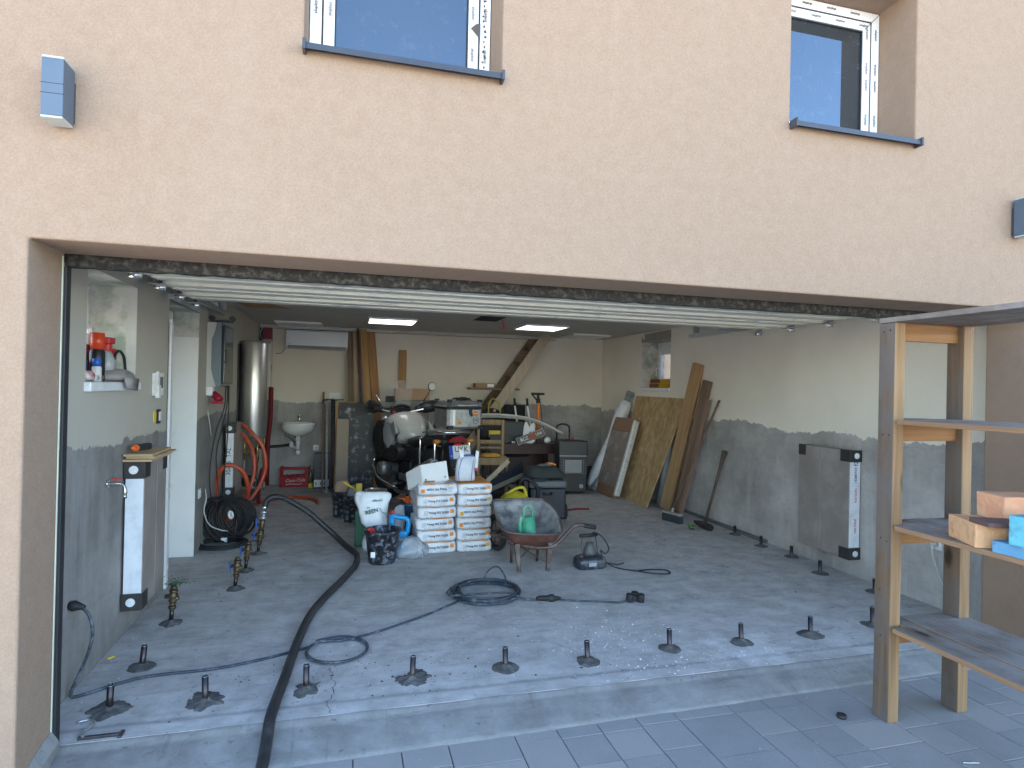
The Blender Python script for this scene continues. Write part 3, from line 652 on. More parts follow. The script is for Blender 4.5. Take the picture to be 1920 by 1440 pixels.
# ------------------------------------------------------------------ radiators in their packaging
CARD = mat("wrapped_cardboard", (.27, .235, .21), .55, var=.12, vs_=5, bmp=.2, bs_=25, dirt=(.33,.30,.28), dscale=5, damt=.35)
CARDW = mat("white_box_face", (.74, .77, .80), .5, var=.05, vs_=8, dirt=(.60,.63,.66), dscale=6, damt=.4)
CORN = mat("black_corner_guard", (.035, .033, .032), .5, var=.3, vs_=12, bmp=.2)
def radiator(name, loc, W, Hh, D, side, label, text, textcol):
    """origin: near bottom corner on the wall; the panel runs away along +y by W, stands out by D towards side (+1/-1 in x)"""
    t = thing("radiator", label, "radiator", loc, group="boxed radiators fixed to the side walls")
    X = lambda a: side*a
    q = MB(); q.box(*sorted((X(.012), X(D))), .004, W, .0, Hh); q.jitter(.002, 9, 3); q.build("cardboard_wrap", CARD, t, bevel=.006, seg=2)
    q = MB(); q.box(*sorted((X(.016), X(D-.004))), -.001, .003, .095, Hh-.095); q.build("end_face", CARDW, t)
    for z0_ in (-.004, Hh-.092):
        q = MB(); q.box(*sorted((X(.006), X(D+.004))), -.008, .002, z0_, z0_+.096); q.box(*sorted((X(D), X(D+.004))), .002, .10, z0_, z0_+.096); q.build("corner_guard", CORN, t, bevel=.006, seg=3)
        q = MB(); c = V(X(D*.52), -.009, z0_+.05); q.cyl(c, c+V(0,-.006,0), .024, seg=20); q.cyl(c+V(0,-.006,0), c+V(0,-.012,0), .014, .012, seg=16); q.build("end_plug", WHITEP, t)
    q = MB(); q.box(*sorted((X(D), X(D+.004))), W-.085, W+.003, Hh-.09, Hh+.004); q.build("corner_guard", CORN, t, bevel=.006, seg=3)
    q = MB()
    q.box(*sorted((X(D), X(D+.0014))), W*.55, W*.58, .02, Hh-.02); q.build("clear_tape", mat("clear_tape", (.33,.29,.265), .2, var=.1), t)
    for tx, z_, sz, cm in text:
        text_part("print", tx, sz, cm, t, (X(D*.5), -.0018, z_), (0, 0, 1), (-1, 0, 0), .0004)
    return t
REDINK = flat("red_ink", (.45, .02, .05), .5); BLUINK = flat("blue_ink", (.05, .06, .25), .5)
radiator("radiator", (XL, 3.955, .165), .44, .85, .112, 1, "boxed radiator on the left wall with plywood offcuts on top", [], INKM)
radiator("radiator", (XL+.03, 6.75, .315), .52, .74, .09, 1, "boxed radiator marked TAL, behind the tall black cable coil", [("30x15  TAL", .36, .06, INKM)], INKM)
radiator("radiator", (XR, 4.07, .155), .58, .885, .118, -1, "boxed radiator with red printed labels on the right wall", [("QM", .80, .05, BLUINK), ("Del 703 7.0", .72, .034, BLUINK), ("19.270", .66, .03, BLUINK), ("korado", .52, .04, REDINK), ("vertikal", .27, .04, REDINK)], INKM)
# offcuts and hand tool on the near left radiator
PLY = mat("plywood", (.46, .33, .19), .8, var=.15, vs_=8); PLYE = mat("plywood_edge", (.62, .40, .16), .8, var=.2, vs_=30)
for k, (dy, dx, a, lb) in enumerate(((0, 0, .02, "bottom plywood offcut on the near left radiator"), (.02, .01, -.03, "middle plywood offcut on the near left radiator"), (-.005, .004, .05, "top plywood offcut on the near left radiator"))):
    q = MB(); q.box(0, .15, 0, .43, 0, .013); o = q.build("plywood_offcut", PLY, bevel=.0015); o.location = (XL+.004+dx, 3.93+dy, 1.021+.0155*k); o.rotation_euler = (0, 0, a*.5); tag(o, lb, "board", "plywood offcuts stacked on the radiator")
t = thing("knife_case", "black and orange cutter lying on the plywood offcuts", "hand tool", (XL+.07, 4.03, 1.1), 1.2)
q = MB(); q.box(-.04, .07, -.022, .022, -.022, .016); q.build("tool_body", GASKET, t, bevel=.012, seg=3); q = MB(); q.cyl((-.04, 0, -.004), (-.052, 0, -.004), .02); q.lathe([(0,0,.012),(.5,0,.01),(1,0,.004)], (-.05,0,-.004), (-.08,0,-.004)); q.build("orange_nose", mat("orange_plastic", (.8,.16,.02), .4), t)

# ------------------------------------------------------------------ electrical cabinet
CAB = mat("cabinet_grey", (.52, .53, .50), .5, var=.04); CABD = mat("cabinet_door_grey", (.17, .21, .24), .35, var=.06)
t = thing("electrical_cabinet", "grey electrical cabinet with dark tinted door on the left wall", "fuse box", (XL, 5.98, 1.44))
q = MB(); q.box(0, .085, 0, .46, 0, .585); q.build("cabinet_body", CAB, t, bevel=.008)
q = MB(); q.prism([(.086, .585), (.125, .58), (.125, .005), (.086, 0), (.06, .1), (.045, .16), (.045, .43), (.07, .5)], .48, Matrix(((1,0,0,0),(0,0,1,-.008),(0,1,0,0),(0,0,0,1)))); q.build("cabinet_cover", CABD, t, bevel=.005)
q = MB(); q.box(.126, .15, .02, .44, .03, .56); q.build("cabinet_door", mat("smoked_plastic", (.05,.07,.08), .15, var=.1), t, bevel=.006)
q = MB(); q.tube([(.15, .02, .33), (.165, .01, .33), (.165, .01, .23), (.15, .02, .23)], .007, 8); q.build("door_catch", ANTH, t)
q = MB(); q.tube([(.14, .02, .1+.0), (.14, .02, .1)], .001) if False else q.box(.10, .13, -.006, .0, .42, .55); q.build("cover_slot", GASKET, t)
t = thing("wall_clamp", "grey two-headed tool resting on top of the electrical cabinet", "hand tool", (XL+.08, 6.05, 2.03))
q = MB(); q.box(-.06, .13, -.02, .02, 0, .02); q.build("bar", ANTH, t, bevel=.004)
for xx in (-.05, .12):
    q = MB(); q.cyl((xx, -.025, .035), (xx, .025, .035), .024); q.build("clamp_head", ANTH, t)
t = thing("site_socket", "red industrial socket on its white base below the electrical cabinet", "socket", (XL, 6.0, 1.33), 0)
q = MB(); q.box(0, .055, 0, .1, .03, .14); q.build("socket_base", WHITEP, t, bevel=.008); q = MB(); q.lathe([(0,0,.03),(.7,0,.035),(1,0,.03)], (.05,.05,.05), (.12,.03,-.01), 14); q.box(.04, .13, .0, .09, -.045, -.02); q.build("socket_cup", mat("plug_crimson", (.33,.008,.03), .4), t)

# ------------------------------------------------------------------ boiler corner
STEEL = mat("brushed_boiler", (.62, .62, .60), .34, .9, var=.03, vs_=3, bmp=.03)
t = thing("water_heater", "tall cylindrical silver water heater on the left wall", "water heater", (-1.09, 7.72, .84)); t.scale = (.86,.86,.87)
q = MB(); q.lathe([(0,0,.15),(.015,0,.17),(.03,0,.176),(.965,0,.176),(.985,0,.168),(1,0,.14)], (0,0,0), (0,0,1.31), 40); q.build("tank", STEEL, t)
q = MB(); q.box(-.195, -.16, -.18, .18, .2, 1.25); q.build("mount", DKMET, t)
q = MB(); q.box(.165, .18, -.05, .0, .1, .25) if False else q.torus((0,0,1.285), .17, .004, (0,0,1), 40, 6); q.build("top_band", GALV, t)
t = thing("wall_tank", "narrow white tank box between the water heater and the corner", "boiler", (-1.08, 9.30, 1.42))
q = MB(); q.box(-.13, .0, -.06, .1, 0, .68); q.build("casing", mat("ivory_enamel", (.66,.65,.60), .45, var=.03), t, bevel=.02, seg=3); q = MB(); q.box(.001, .004, -.02, .0, .25, .32); q.build("badge", INKM, t)
t = thing("vent_duct", "dark red duct rising to the ceiling above the water heater", "duct", (-1.17, 9.28, 2.08))
q = MB(); q.box(-.02, .09, -.02, .08, 0, .23); q.build("red_duct", mat("dark_red", (.22,.02,.035), .5, var=.2), t, bevel=.004); q = MB(); q.box(-.073,-.022, 0, .08, .0, .23); q.build("grey_duct", DKMET, t); q = MB(); q.tube([(-.02,-.04,.2),(-.06,-.05,.1),(-.03,-.05,.02),(.06,-.05,-.02)], .006); q.cyl((.06,-.05,-.04),(.09,-.05,.02),.012); q.build("braided_hose", GALV, t)
# pipes below
t = thing("pipework", "brass valves and red insulated pipes below the water heater", "pipes", (-1.08, 7.80, 0))
RI = mat("red_insulation", (.16,.008,.016), .7, var=.25, vs_=12)
q = MB(); q.tube([(.005, 1.5, 1.42), (.005, 1.5, 1.0), (-.02, 1.48, .6), (-.02, 1.48, .02)], .03, 10); q.build("insulated_pipe", RI, t)
q = MB(); q.tube([(.02, .1, .7), (.02, .1, .5), (-.02, .1, .3)], .02, 10); q.tube([(.09, .1, .45), (.06, .1, .3), (.05, .1, .02)], .022, 10); q.build("insulated_pipe", RI, t)
for xx, z0_, z1_ in ((-.09, .74, .58), (-.04, .74, .6), (.05, .74, .5), (.12, .72, .4)):
    q = MB(); q.tube([(xx, -.08, z0_+.12), (xx, -.08, z1_)], .009, 8, smooth=False); q.cyl((xx, -.08, (z0_+z1_)/2-.02), (xx, -.08, (z0_+z1_)/2+.02), .017, seg=6); q.build("valve_pipe", mat("brass", (.65,.45,.16), .3, 1, var=.15), t)
q = MB(); q.tube([(-.09, -.08, .58), (-.1, -.08, .42), (-.15, -.08, .41)], .009, 8); q.tube([(-.14,-.08,.24),(0,-.08,.24),(.16,-.08,.25)], .011, 8); q.cyl((.13,-.08,.22),(.13,-.08,.30),.016); q.build("valve_pipe", BRASS, t)
q = MB(); q.cyl((.0,-.02,.12),(.0,-.02,.34),.05); q.sphere((.0,-.02,.12),.05); q.build("filter_bowl", mat("smoked_plastic", (.05,.07,.08), .15, var=.1), t)
q = MB(); q.sphere((-.05,.05,.3),.09, sc_=(1.1,.8,.8)); q.build("expansion_pot", GASKET, t)
# radiator-style valves on the back wall
t = thing("angle_valves", "pair of chrome angle valves with hoses beside the washbasin", "valve", (-.86, YB, .72))
q = MB()
for zz in (.0, .1): q.cyl((0,0,zz),(0,-.06,zz),.009); q.cyl((0,-.05,zz-.02),(0,-.05,zz+.02),.014)
q.build("valve_body", BRASS, t); q = MB(); q.tube([(0,-.05,.1),(.1,-.06,.06),(.14,-.06,-.05)], .006); q.tube([(0,-.05,0),(.06,-.06,-.04),(.12,-.06,-.1)], .006); q.build("flexible_hose", DKMET, t)

# ------------------------------------------------------------------ washbasin
CER = mat("white_ceramic", (.74,.74,.71), .12, var=.02, bmp=0, coat=.3)
t = thing("washbasin", "white oval washbasin on the back wall with chrome tap", "washbasin", (-.69, YB, .86))
q = MB(); rings = []
for zz, rx, ry in ((-.13, .05, .06), (-.115, .11, .1), (-.07, .19, .15), (-.02, .225, .18), (.03, .23, .185), (.055, .232, .188), (.058, .215, .172), (.03, .2, .15), (-.03, .15, .11), (-.05, .05, .05)):
    rings.append([V(rx*math.cos(a), -.19+ry*math.sin(a) if math.sin(a) < 0 else -.19+min(.188, ry*1.25)*abs(math.sin(a))**.5, zz) for a in [2*math.pi*k/32 for k in range(32)]])
q.loft(rings); q.build("basin", CER, t)
q = MB(); q.box(-.18, .18, -.07, -.002, .02, .062); q.build("back_ledge", CER, t, bevel=.012, seg=3)
q = MB(); q.cyl((0,-.05,.06),(0,-.05,.14),.018); q.tube([(0,-.05,.12),(0,-.09,.15),(0,-.15,.14)], .012); q.cyl((0,-.05,.14),(0,-.06,.175),.012,.016); q.build("basin_tap", mat("chrome", (.8,.8,.82), .12, 1, var=.02, bmp=0), t)
q = MB(); q.cyl((0,-.17,-.12),(0,-.17,-.33),.03,.026); q.cyl((0,-.17,-.17),(0,-.17,-.2),.038); q.cyl((0,-.17,-.34),(0,-.17,-.4),.032,.03); q.tube([(0,-.17,-.3),(-.06,-.12,-.3),(-.1,-.08,-.27),(-.1,-.02,-.27)], .018); q.cyl((-.1,-.08,-.31),(-.1,-.08,-.22),.027); q.build("drain_trap", WHITEP, t)
q = MB(); q.tube([(-.12,-.04,-.27),(-.25,-.03,-.29),(-.55,-.03,-.31)], .02); q.build("waste_pipe", GASKET, t)

# ------------------------------------------------------------------ air conditioner
t = thing("air_conditioner", "white split air conditioner high on the back wall", "air conditioner", (-.46, YB, 1.975))
q = MB(); q.prism([(0,0),(-.15,.012),(-.2,.05),(-.2,.25),(-.18,.275),(0,.28)], .86, Matrix(((0,0,1,-.43),(1,0,0,0),(0,1,0,0),(0,0,0,1)))); q.build("casing", mat("ac_white", (.66,.69,.72), .22, var=.02, bmp=0, coat=.4), t, bevel=.01, seg=3)
q = MB(); q.prism([(-.152,.008),(-.204,.046),(-.202,.052),(-.150,.016)], .8, Matrix(((0,0,1,-.40),(1,0,0,0),(0,1,0,0),(0,0,0,1)))); q.build("air_outlet", mat("outlet_grey", (.3,.31,.32), .4), t)
q = MB(); q.box(-.41, -.37, -.2015, -.2, .07, .078); q.build("logo_mark", mat("outlet_grey", (.3,.31,.32), .4), t)
q = MB(); q.tube([(-.43,-.05,.03),(-.47,-.02,-.02),(-.5,-.02,-.06),(-.58,-.02,-.07)], .004, 6); q.build("power_cord", GASKET, t)
# ------------------------------------------------------------------ timber rack outside on the right
WB = wood("weathered_brown", (.20,.125,.07), (.085,.052,.031), 2, grey=(.135,.12,.11)); WF = wood("paler_pine", (.34,.205,.10), (.17,.095,.043), 2, seed=3.0)
WG = wood("grey_board", (.21,.165,.13), (.075,.054,.04), 1, grey=(.27,.25,.235), seed=7.0); WO = wood("orange_pine", (.34,.165,.06), (.19,.085,.028), 0, seed=5.0)
WEDGE = wood("brown_board_edge", (.36,.21,.11), (.2,.11,.06), 1, seed=9.0)
t = thing("timber_rack", "weathered timber shelf rack standing on the paving in front of the garage", "shelf rack", (2.51, 2.42, -.062))
zt = 1.947
def post(x, y, dark=False):
    q = MB(); q.box(x, x+.062, y-.09, y, 0, zt-.035); q.jitter(.002, 4, x)
    o = q.build("post", [WB, WF], t, bevel=.004)
    for p in o.data.polygons:
        if p.normal.y < -.9: p.material_index = 1  # front face of each post takes the paler wood
    return o
def post_caps(): pass
post(0, 0); post(.425, 0); post(0, -1.55); post(.425, -1.55)
shelf_z = (1.912, 1.425, .925, .445)
for i, z in enumerate(shelf_z):
    bx = -.012 if i == 0 else .0
    # cross bearers between the posts
    for yy in (-.03, -1.52):
        q = MB(); q.box(.0625, .4245, yy-.03, yy+.0, z-.085, z-.0005); q.build("bearer", WO, t, bevel=.002)
    xs = [(.0, .135), (.142, .28), (.29, .43), ] if i else [(-.004, .14), (.150, .295), (.305, .487)]
    for k, (xa, xb) in enumerate(xs):
        q = MB(); yb = .0 if i == 0 else -.004
        if i and k == 0: q.box(.064, xb, -.12, yb, z, z+.022); q.box(-.018, xb, -1.70, -.1205, z, z+.022)
        elif i and k == 2: q.box(xa, .4235, -.0905, yb, z, z+.022); q.box(xa, .487, -1.70, -.091, z, z+.022)
        else: q.box(xa, xb, -1.72, yb, z, z+.024)
        o = q.build("shelf_board", [WG, WEDGE], t, bevel=.002)
        for p in o.data.polygons:
            if abs(p.normal.x) > .9 and i: p.material_index = 1
q = MB()
for (yy, zz) in ((-.025, 1.868), (-.062, 1.875), (-.03, 1.37), (-.065, 1.37), (-.03, .87), (-.064, .86), (-.04, .40), (-.03, .62)):
    q.cyl((-.0012, yy, zz), (.001, yy, zz), .0045, seg=8)
q.build("screw_heads", GASKET, t)
# blocks of rigid foam on the middle shelf
def foam(name, c1, c2, loc, size, rz, label, ry=0, cat="foam block"):
    q = MB(); x, y, z = size; n = 14
    m = mat('foam%.2f%.2f' % c1[:2], c1, .95, var=.08, vs_=12, bmp=.9, bs_=45, dirt=c2, dscale=9, damt=.45)
    bm = q.bm; bmesh.ops.create_cube(bm, size=1)
    bmesh.ops.subdivide_edges(bm, edges=bm.edges[:], cuts=n, use_grid_fill=True)
    for v in bm.verts:
        v.co = Vector((v.co.x*x, v.co.y*y, (v.co.z+.5)*z)); d = noise.noise_vector(v.co*55+Vector(loc)*9)*.0022+noise.noise_vector(v.co*14)*.003; d.z *= .6
        if v.co.z < .001: d.z = 0
        v.co += d
    o = q.build(name, m, smooth=False, bevel=.004); o.location = loc; o.rotation_euler = (0, ry, rz); tag(o, label, cat, "foam blocks on the middle shelf"); return o
o1 = foam("foam_block", (.66,.38,.20), (.50,.26,.12), (2.573, 1.975, .886), (.115, .215, .098), R(-25.6), "pale orange foam block at the front edge of the middle shelf")
foam("foam_slab", (.12,.30,.46), (.10,.17,.24), (2.60, 1.62, .886), (.21, .46, .045), R(2), "flat blue foam slab lying under the turquoise block")
foam("foam_block", (.13,.44,.54), (.10,.24,.30), (2.585, 1.55, .933), (.20, .46, .115), R(3), "turquoise foam block on top of the blue slab")
foam("foam_block", (.66,.33,.19), (.62,.40,.24), (2.735, 1.95, .985), (.19, .15, .105), R(-14), "rough peach foam block stacked behind the turquoise one")
q = MB(); q.box(-.02, .1, -.15, .15, 0, .018); o = q.build("wood_scrap", mat("dark_wood_scrap", (.12,.07,.06), .8, var=.3), bevel=.001); o.location = (2.60, 1.80, .955); o.location.z = .985; o.rotation_euler = (0, 0, 1.2)
tag(o, "dark brown wood offcut on the orange foam block", "wood offcut")
# small things on the paving
q = MB(); q.lathe([(0,0,.02),(.3,0,.023),(1,0,.021)], (0,0,0), (0,0,.018), 24); o = q.build("screw_lid", GASKET); o.location = (2.332, 2.424, -.062); tag(o, "small black cap lying on the paving left of the rack", "cap")
q = MB(); q.cyl((-.035,0,.006),(.035,0,.006),.004,seg=8); o = q.build("metal_pin", GALV); o.location = (2.590, 1.994, -.062); o.rotation_euler = (0,0,-.25); tag(o, "small bright metal pin on the paving by the bottom edge", "pin")
q = MB(); q.prism([(-.06,0),(-.02,.009),(.03,.01),(.06,.002),(.03,-.008),(-.02,-.005)], .0015); o = q.build("fallen_leaf", mat("dry_leaf", (.36,.14,.06), .7, var=.4, vs_=30)); o.location = (2.06, 2.765, -.03); o.rotation_euler = (0.3, 0, .05); tag(o, "dry reddish leaf lying on the concrete ramp", "leaf")

# ------------------------------------------------------------------ steel stubs cast into the floor
PIPE = mat("mill_steel_pipe", (.045, .04, .045), .3, .75, var=.35, vs_=14, bmp=.1, dirt=(.11,.055,.04), dscale=12, damt=.35)
MORT = mat("wet_mortar", (.085, .085, .082), .75, var=.3, vs_=30, bmp=.8, bs_=90, dirt=(.14,.14,.135), dscale=14, damt=.35)
def mortar_mesh(seed, rad, lumps, sq=.6, h=.011):
    q = MB(); n = 40; rings = []
    for j in range(7):
        f = j/6; ring = []
        for k in range(n):
            a = 2*math.pi*k/n; rr = rad*(1+lumps*noise.noise(V(math.cos(a)*1.5, math.sin(a)*1.5, seed))+lumps*.5*noise.noise(V(math.cos(a)*4, math.sin(a)*4, seed+5)))
            rr *= (1-f)+.016/rad*f; z = h*math.sin(min(1, f*1.25)*math.pi/2)+(.012*max(0, f-.78)/.22)+lumps*.012*noise.noise(V(math.cos(a)*rr*40, math.sin(a)*rr*40, seed))*(1 if 0 < j < 6 else 0)
            ring.append(V(rr*math.cos(a), rr*sq*math.sin(a), max(-.003, z if j else -.003)))
        rings.append(ring)
    q.loft(rings, closed=True, cap=False); return q
def pipe_stub(x, y, seed, hgt, tx, ty, rad, lumps, label, sq=.6):
    t = thing("pipe_stub", label, "pipe stub", (x, y, 0), seed*1.1, "steel pipe stubs set in mortar in the slab")
    mortar_mesh(seed, rad*1.22, lumps, sq).build("mortar_collar", MORT, t)
    ca, sa = math.cos(-seed*1.1), math.sin(-seed*1.1); dx, dy = tx*ca-ty*sa, tx*sa+ty*ca
    q = MB(); top = V(dx*hgt, dy*hgt, hgt); r_ = .0145
    a = top.normalized(); q.lathe([(0,0,r_),(1,0,r_),(1,0,r_-.0028),(.6,0,r_-.0028)], (0,0,-.004), top, 20, cap=False); q.build("pipe", PIPE, t)
    q = MB(); q.torus(top, r_-.0014, .0012, a, 20, 6); q.build("cut_rim", GALV, t)
    return t
pipes = [(-1.015,3.13,1,.125,.10,-.25,.078,.45,"pipe stub in ragged mortar nearest the left jamb"),(-1.01,3.558,2,.115,.12,-.1,.06,.15,"pipe stub just beyond the cable near the left wall"),
 (-.615,3.113,3,.125,-.01,-.1,.075,.55,"pipe stub in lumpy mortar between left jamb and black hose"),(-.17,3.133,4,.125,.0,-.1,.058,.6,"pipe stub immediately right of the thick black hose"),
 (.345,3.131,5,.115,.02,.0,.075,.75,"pipe stub with the most scattered mortar, right of the floor crack"),(.841,3.145,6,.11,-.05,0,.066,.12,"pipe stub in a smooth round mortar pad below the big cable coil"),
 (1.301,3.123,7,.115,-.07,0,.062,.2,"pipe stub right of the one below the cable coil"),(1.834,3.176,8,.115,-.06,0,.06,.15,"pipe stub at the whitish smear on the slab edge"),
 (2.306,3.167,9,.115,-.06,0,.06,.18,"fourth pipe stub from the rack in the front row"),(2.807,3.173,10,.115,-.05,0,.07,.2,"third pipe stub from the rack in the front row"),
 (3.329,3.22,11,.12,-.05,0,.062,.5,"pipe stub partly hidden by the front post of the rack"),(3.898,3.757,12,.10,-.03,0,.06,.2,"pipe stub by the right wall just left of the rack post"),
 (3.834,4.24,13,.11,-.05,0,.06,.15,"pipe stub in front of the right radiator"),(3.948,4.72,14,.10,-.03,0,.055,.25,"pipe stub left of the right radiator"),
 (3.916,5.103,15,.10,-.03,0,.055,.2,"pipe stub second from the sledgehammer"),(3.954,5.574,16,.09,-.03,0,.055,.2,"pipe stub next to the sledgehammer by the right wall")]
for (x, y, sd_, h, tx, ty, rad, lu, lb) in pipes: pipe_stub(x, y, sd_, h, tx, ty, rad, lu, lb, sq=.95)
BLUEP = mat("blue_lever", (.01, .09, .34), .4, var=.1)
def riser(x, y, lean, seed, label, lever, tall=False, top=True):
    t = thing("valve_riser", label, "valve", (x, y, 0), 0, "threaded risers with valves along the left side")
    mortar_mesh(seed, .072, .4, .9).build("mortar_collar", MORT, t)
    ax = V(lean, 0, 1).normalized()
    def P(z, dx=0, dy=0): return V(lean*z+dx, dy, z)
    q = MB(); q.cyl(P(-.003), P(.10), .0135, seg=16); q.build("pipe", PIPE, t)
    q = MB(); q.cyl(P(.085), P(.092), .019, seg=8); q.cyl(P(.092), P(.106), .022, seg=8); q.cyl(P(.106), P(.125), .0175, seg=14); q.build("union_nut", OLDB, t)
    q = MB(); q.lathe([(0,0,.02),(.15,0,.026),(.3,0,.019),(.5,0,.031),(.65,0,.028),(.75,0,.02),(.85,0,.026),(1,0,.026)], P(.125), P(.205), 8); q.cyl(P(.165), P(.165, -.045), .013); q.cyl(P(.15), P(.15, .034), .012); q.build("valve_body", OLDB, t)
    if lever:
        q = MB(); q.box(-.007, .004, -.014, .014, -.036, .03, Matrix.Translation(P(.165, -.048))); q.build("lever", BLUEP, t, bevel=.003)
    if tall:
        q = MB(); q.lathe([(0,0,.021),(.2,0,.017),(.4,0,.025),(.6,0,.02),(1,0,.022)], P(.205), P(.30), 14); q.cyl(P(.25), P(.25,-.04), .011); q.build("valve_body", OLDB, t)
        q = MB(); q.box(-.008, .006, -.013, .013, -.04, .045, Matrix.Translation(P(.262, -.045))); q.build("lever", BLUEP, t, bevel=.003)
        q = MB(); q.cyl(P(.30), P(.325), .031, seg=8); q.cyl(P(.325), P(.345), .022); q.cyl(P(.345), P(.375), .032, seg=8); q.build("hose_coupling", GALV, t)
        q = MB(); q.cyl(P(.375), P(.425), .021, seg=18); q.build("ferrule", mat("chrome", (.8,.8,.82), .12, 1, var=.02, bmp=0), t)
    else:
        q = MB(); q.lathe([(0,0,.017),(.5,0,.02),(1,0,.019)], P(.205), P(.225), 12); q.cyl(P(.225), P(.228), .012); q.build("outlet", OLDB, t)
    return t
riser(-1.028, 4.161, .06, 21, "riser with brass fittings and green leaves on top, nearest the camera", False)
riser(-.764, 4.752, .08, 22, "riser with dark blue lever, third from the hose joint", True)
riser(-.760, 5.191, .09, 23, "riser with blue lever just in front of the hose riser", True)
riser(-.736, 5.685, .12, 24, "tall riser with two blue levers joined to the thick black hose", True, True)
# sprig on the first riser
q = MB(); random.seed(9)
for k in range(150):
    c = V(random.gauss(0,.035), random.gauss(0,.02), abs(random.gauss(0,.022))); a = random.uniform(0,6.28); l = random.uniform(.008,.018); d = V(math.cos(a),math.sin(a),random.uniform(-.3,.6))*l; s_ = V(-math.sin(a),math.cos(a),.2)*l*.32
    q.quad([c, c+d*.5+s_, c+d, c+d*.5-s_])
for k in range(6): q.tube([(0,0,0),(random.uniform(-.05,.08),random.uniform(-.02,.04),.02),(random.uniform(-.03,.12),.03,random.uniform(0,.05))], .0012, 5)
o = q.build("plant_sprig", mat("sprig_green", (.05,.11,.045), .7, var=.5, vs_=60)); o.location = (-1.014, 4.161, .229); tag(o, "small tuft of green sprigs lying on top of the near riser", "plant")

# ------------------------------------------------------------------ hoses and cables
HOSE = mat("thick_rubber_hose", (.018, .019, .022), .5, var=.25, vs_=8, bmp=.25, bs_=70, dirt=(.055,.055,.055), dscale=9, damt=.3)
q = MB(); q.tube([(-.686,5.685,.405),(-.675,5.69,.45),(-.63,5.70,.487),(-.56,5.72,.478),(-.48,5.75,.435),(-.32,5.76,.326),(-.20,5.75,.215),(-.10,5.74,.125),(.0,5.64,.05),(.07,5.50,.027),(.1,5.36,.026),(.085,5.10,.026),(.034,4.90,.026),(-.03,4.68,.026),(-.093,4.489,.026),(-.197,4.097,.026),(-.247,3.688,.026),(-.276,3.236,.026),(-.30,2.90,.024),(-.302,2.78,.0),(-.302,2.66,-.037),(-.30,2.4,-.037),(-.28,1.9,-.037),(-.2,1.2,-.037),(.1,.2,-.037)], .0245, 16, sub=5)
tag(q.build("black_hose", HOSE), "thick black rubber hose running from the tall riser out to the paving", "hose")
CBL = mat("dusty_black_cable", (.035, .045, .06), .5, var=.3, vs_=30, dirt=(.14,.16,.19), dscale=25, damt=.35)
def loops(cx, cy, r, n, seed, z0=.008, ell=1.0, jit=.03, start=0.0, turns=None, sag=0.0):
    random.seed(seed); pts = []; per = 16; N_ = int(n*per); offs = [(random.gauss(0, jit), random.gauss(0, jit), random.uniform(1-jit*2.2, 1+jit*2.2), random.uniform(0, .004)) for _ in range(int(n)+3)]
    for i in range(N_+1):
        k = i/per; a = start+2*math.pi*k; j = int(k); f = k-j
        o0, o1 = offs[j], offs[j+1]; L = [o0[m]*(1-f)+o1[m]*f for m in range(4)]
        pts.append(V(cx+L[0]+r*L[2]*math.cos(a), cy+L[1]+r*ell*L[2]*math.sin(a), z0+L[3]+.0032*j*(1+.4*math.sin(a*1.3+seed))))
    return pts
t = thing("extension_cable", "coiled dark extension cable with a second loop, crossing the slab from the left jamb", "extension cable", (0,0,0))
q = MB(); pts = [V(*p) for p in ((-1.238,3.29,.43),(-1.196,3.28,.425),(-1.156,3.28,.377),(-1.141,3.28,.288),(-1.162,3.28,.19),(-1.193,3.28,.105),(-1.222,3.27,.015),(-1.17,3.285,.008),(-1.075,3.355,.008),(-.936,3.42,.008),(-.645,3.435,.008),(-.45,3.49,.008),(-.292,3.554,.008),(-.2,3.60,.008))]
pts += loops(-.03, 3.52, .165, 2.0, 3, .012, 1.0, .012, start=math.pi*.75)[1:]
pts += [V(*p) for p in ((-.05,3.66,.012),(.0,3.66,.009),(.173,3.733,.008),(.409,3.881,.008),(.56,3.99,.008),(.689,4.10,.008),(.76,4.16,.01))]
pts += loops(.985, 4.27, .225, 10, 8, .012, 1.0, .022, start=math.pi*1.1)
pts += [V(1.1,4.15,.05),V(1.2,4.10,.02),(1.318,4.074,.008)]
q.tube(pts, .0075, 8, sub=3); q.build("cable", CBL, t)
q = MB(); q.tube([(1.02,4.52,.035),(1.06,4.54,.09),(1.12,4.50,.13),(1.16,4.42,.08),(1.14,4.32,.045)], .0062, 8); q.tube([(.70,4.30,.02),(.76,4.40,.03),(.9,4.49,.045),(1.1,4.47,.05)], .0062, 8); q.build("cable", CBL, t)
q = MB(); q.lathe([(0,0,.019),(.3,0,.026),(.45,0,.022),(.8,0,.014),(1,0,.009)], (-1.244,3.29,.43), (-1.175,3.28,.42), 14); q.build("wall_plug", GASKET, t)
q = MB(); q.lathe([(0,0,.008),(.12,0,.018),(.5,0,.021),(.55,0,.028),(.72,0,.028),(.75,0,.018),(1,0,.01)], (1.30,4.078,.022), (1.47,4.04,.022), 14); q.build("inline_connector", GASKET, t)
q = MB(); q.tube([(1.47,4.04,.012),(1.60,4.0,.008),(1.75,3.955,.008),(1.86,3.92,.008),(1.93,3.93,.014)], .0065, 8); q.build("cable", CBL, t)
q = MB()
for (dx, dy) in ((0,0),(.055,.035),(.075,-.02)): q.cyl((1.95+dx,3.94+dy,.0),(1.95+dx,3.935+dy,.055),.026,seg=16)
q.box(1.94,2.03,3.92,3.97,.005,.04); q.build("triple_socket", GASKET, t, bevel=.002)
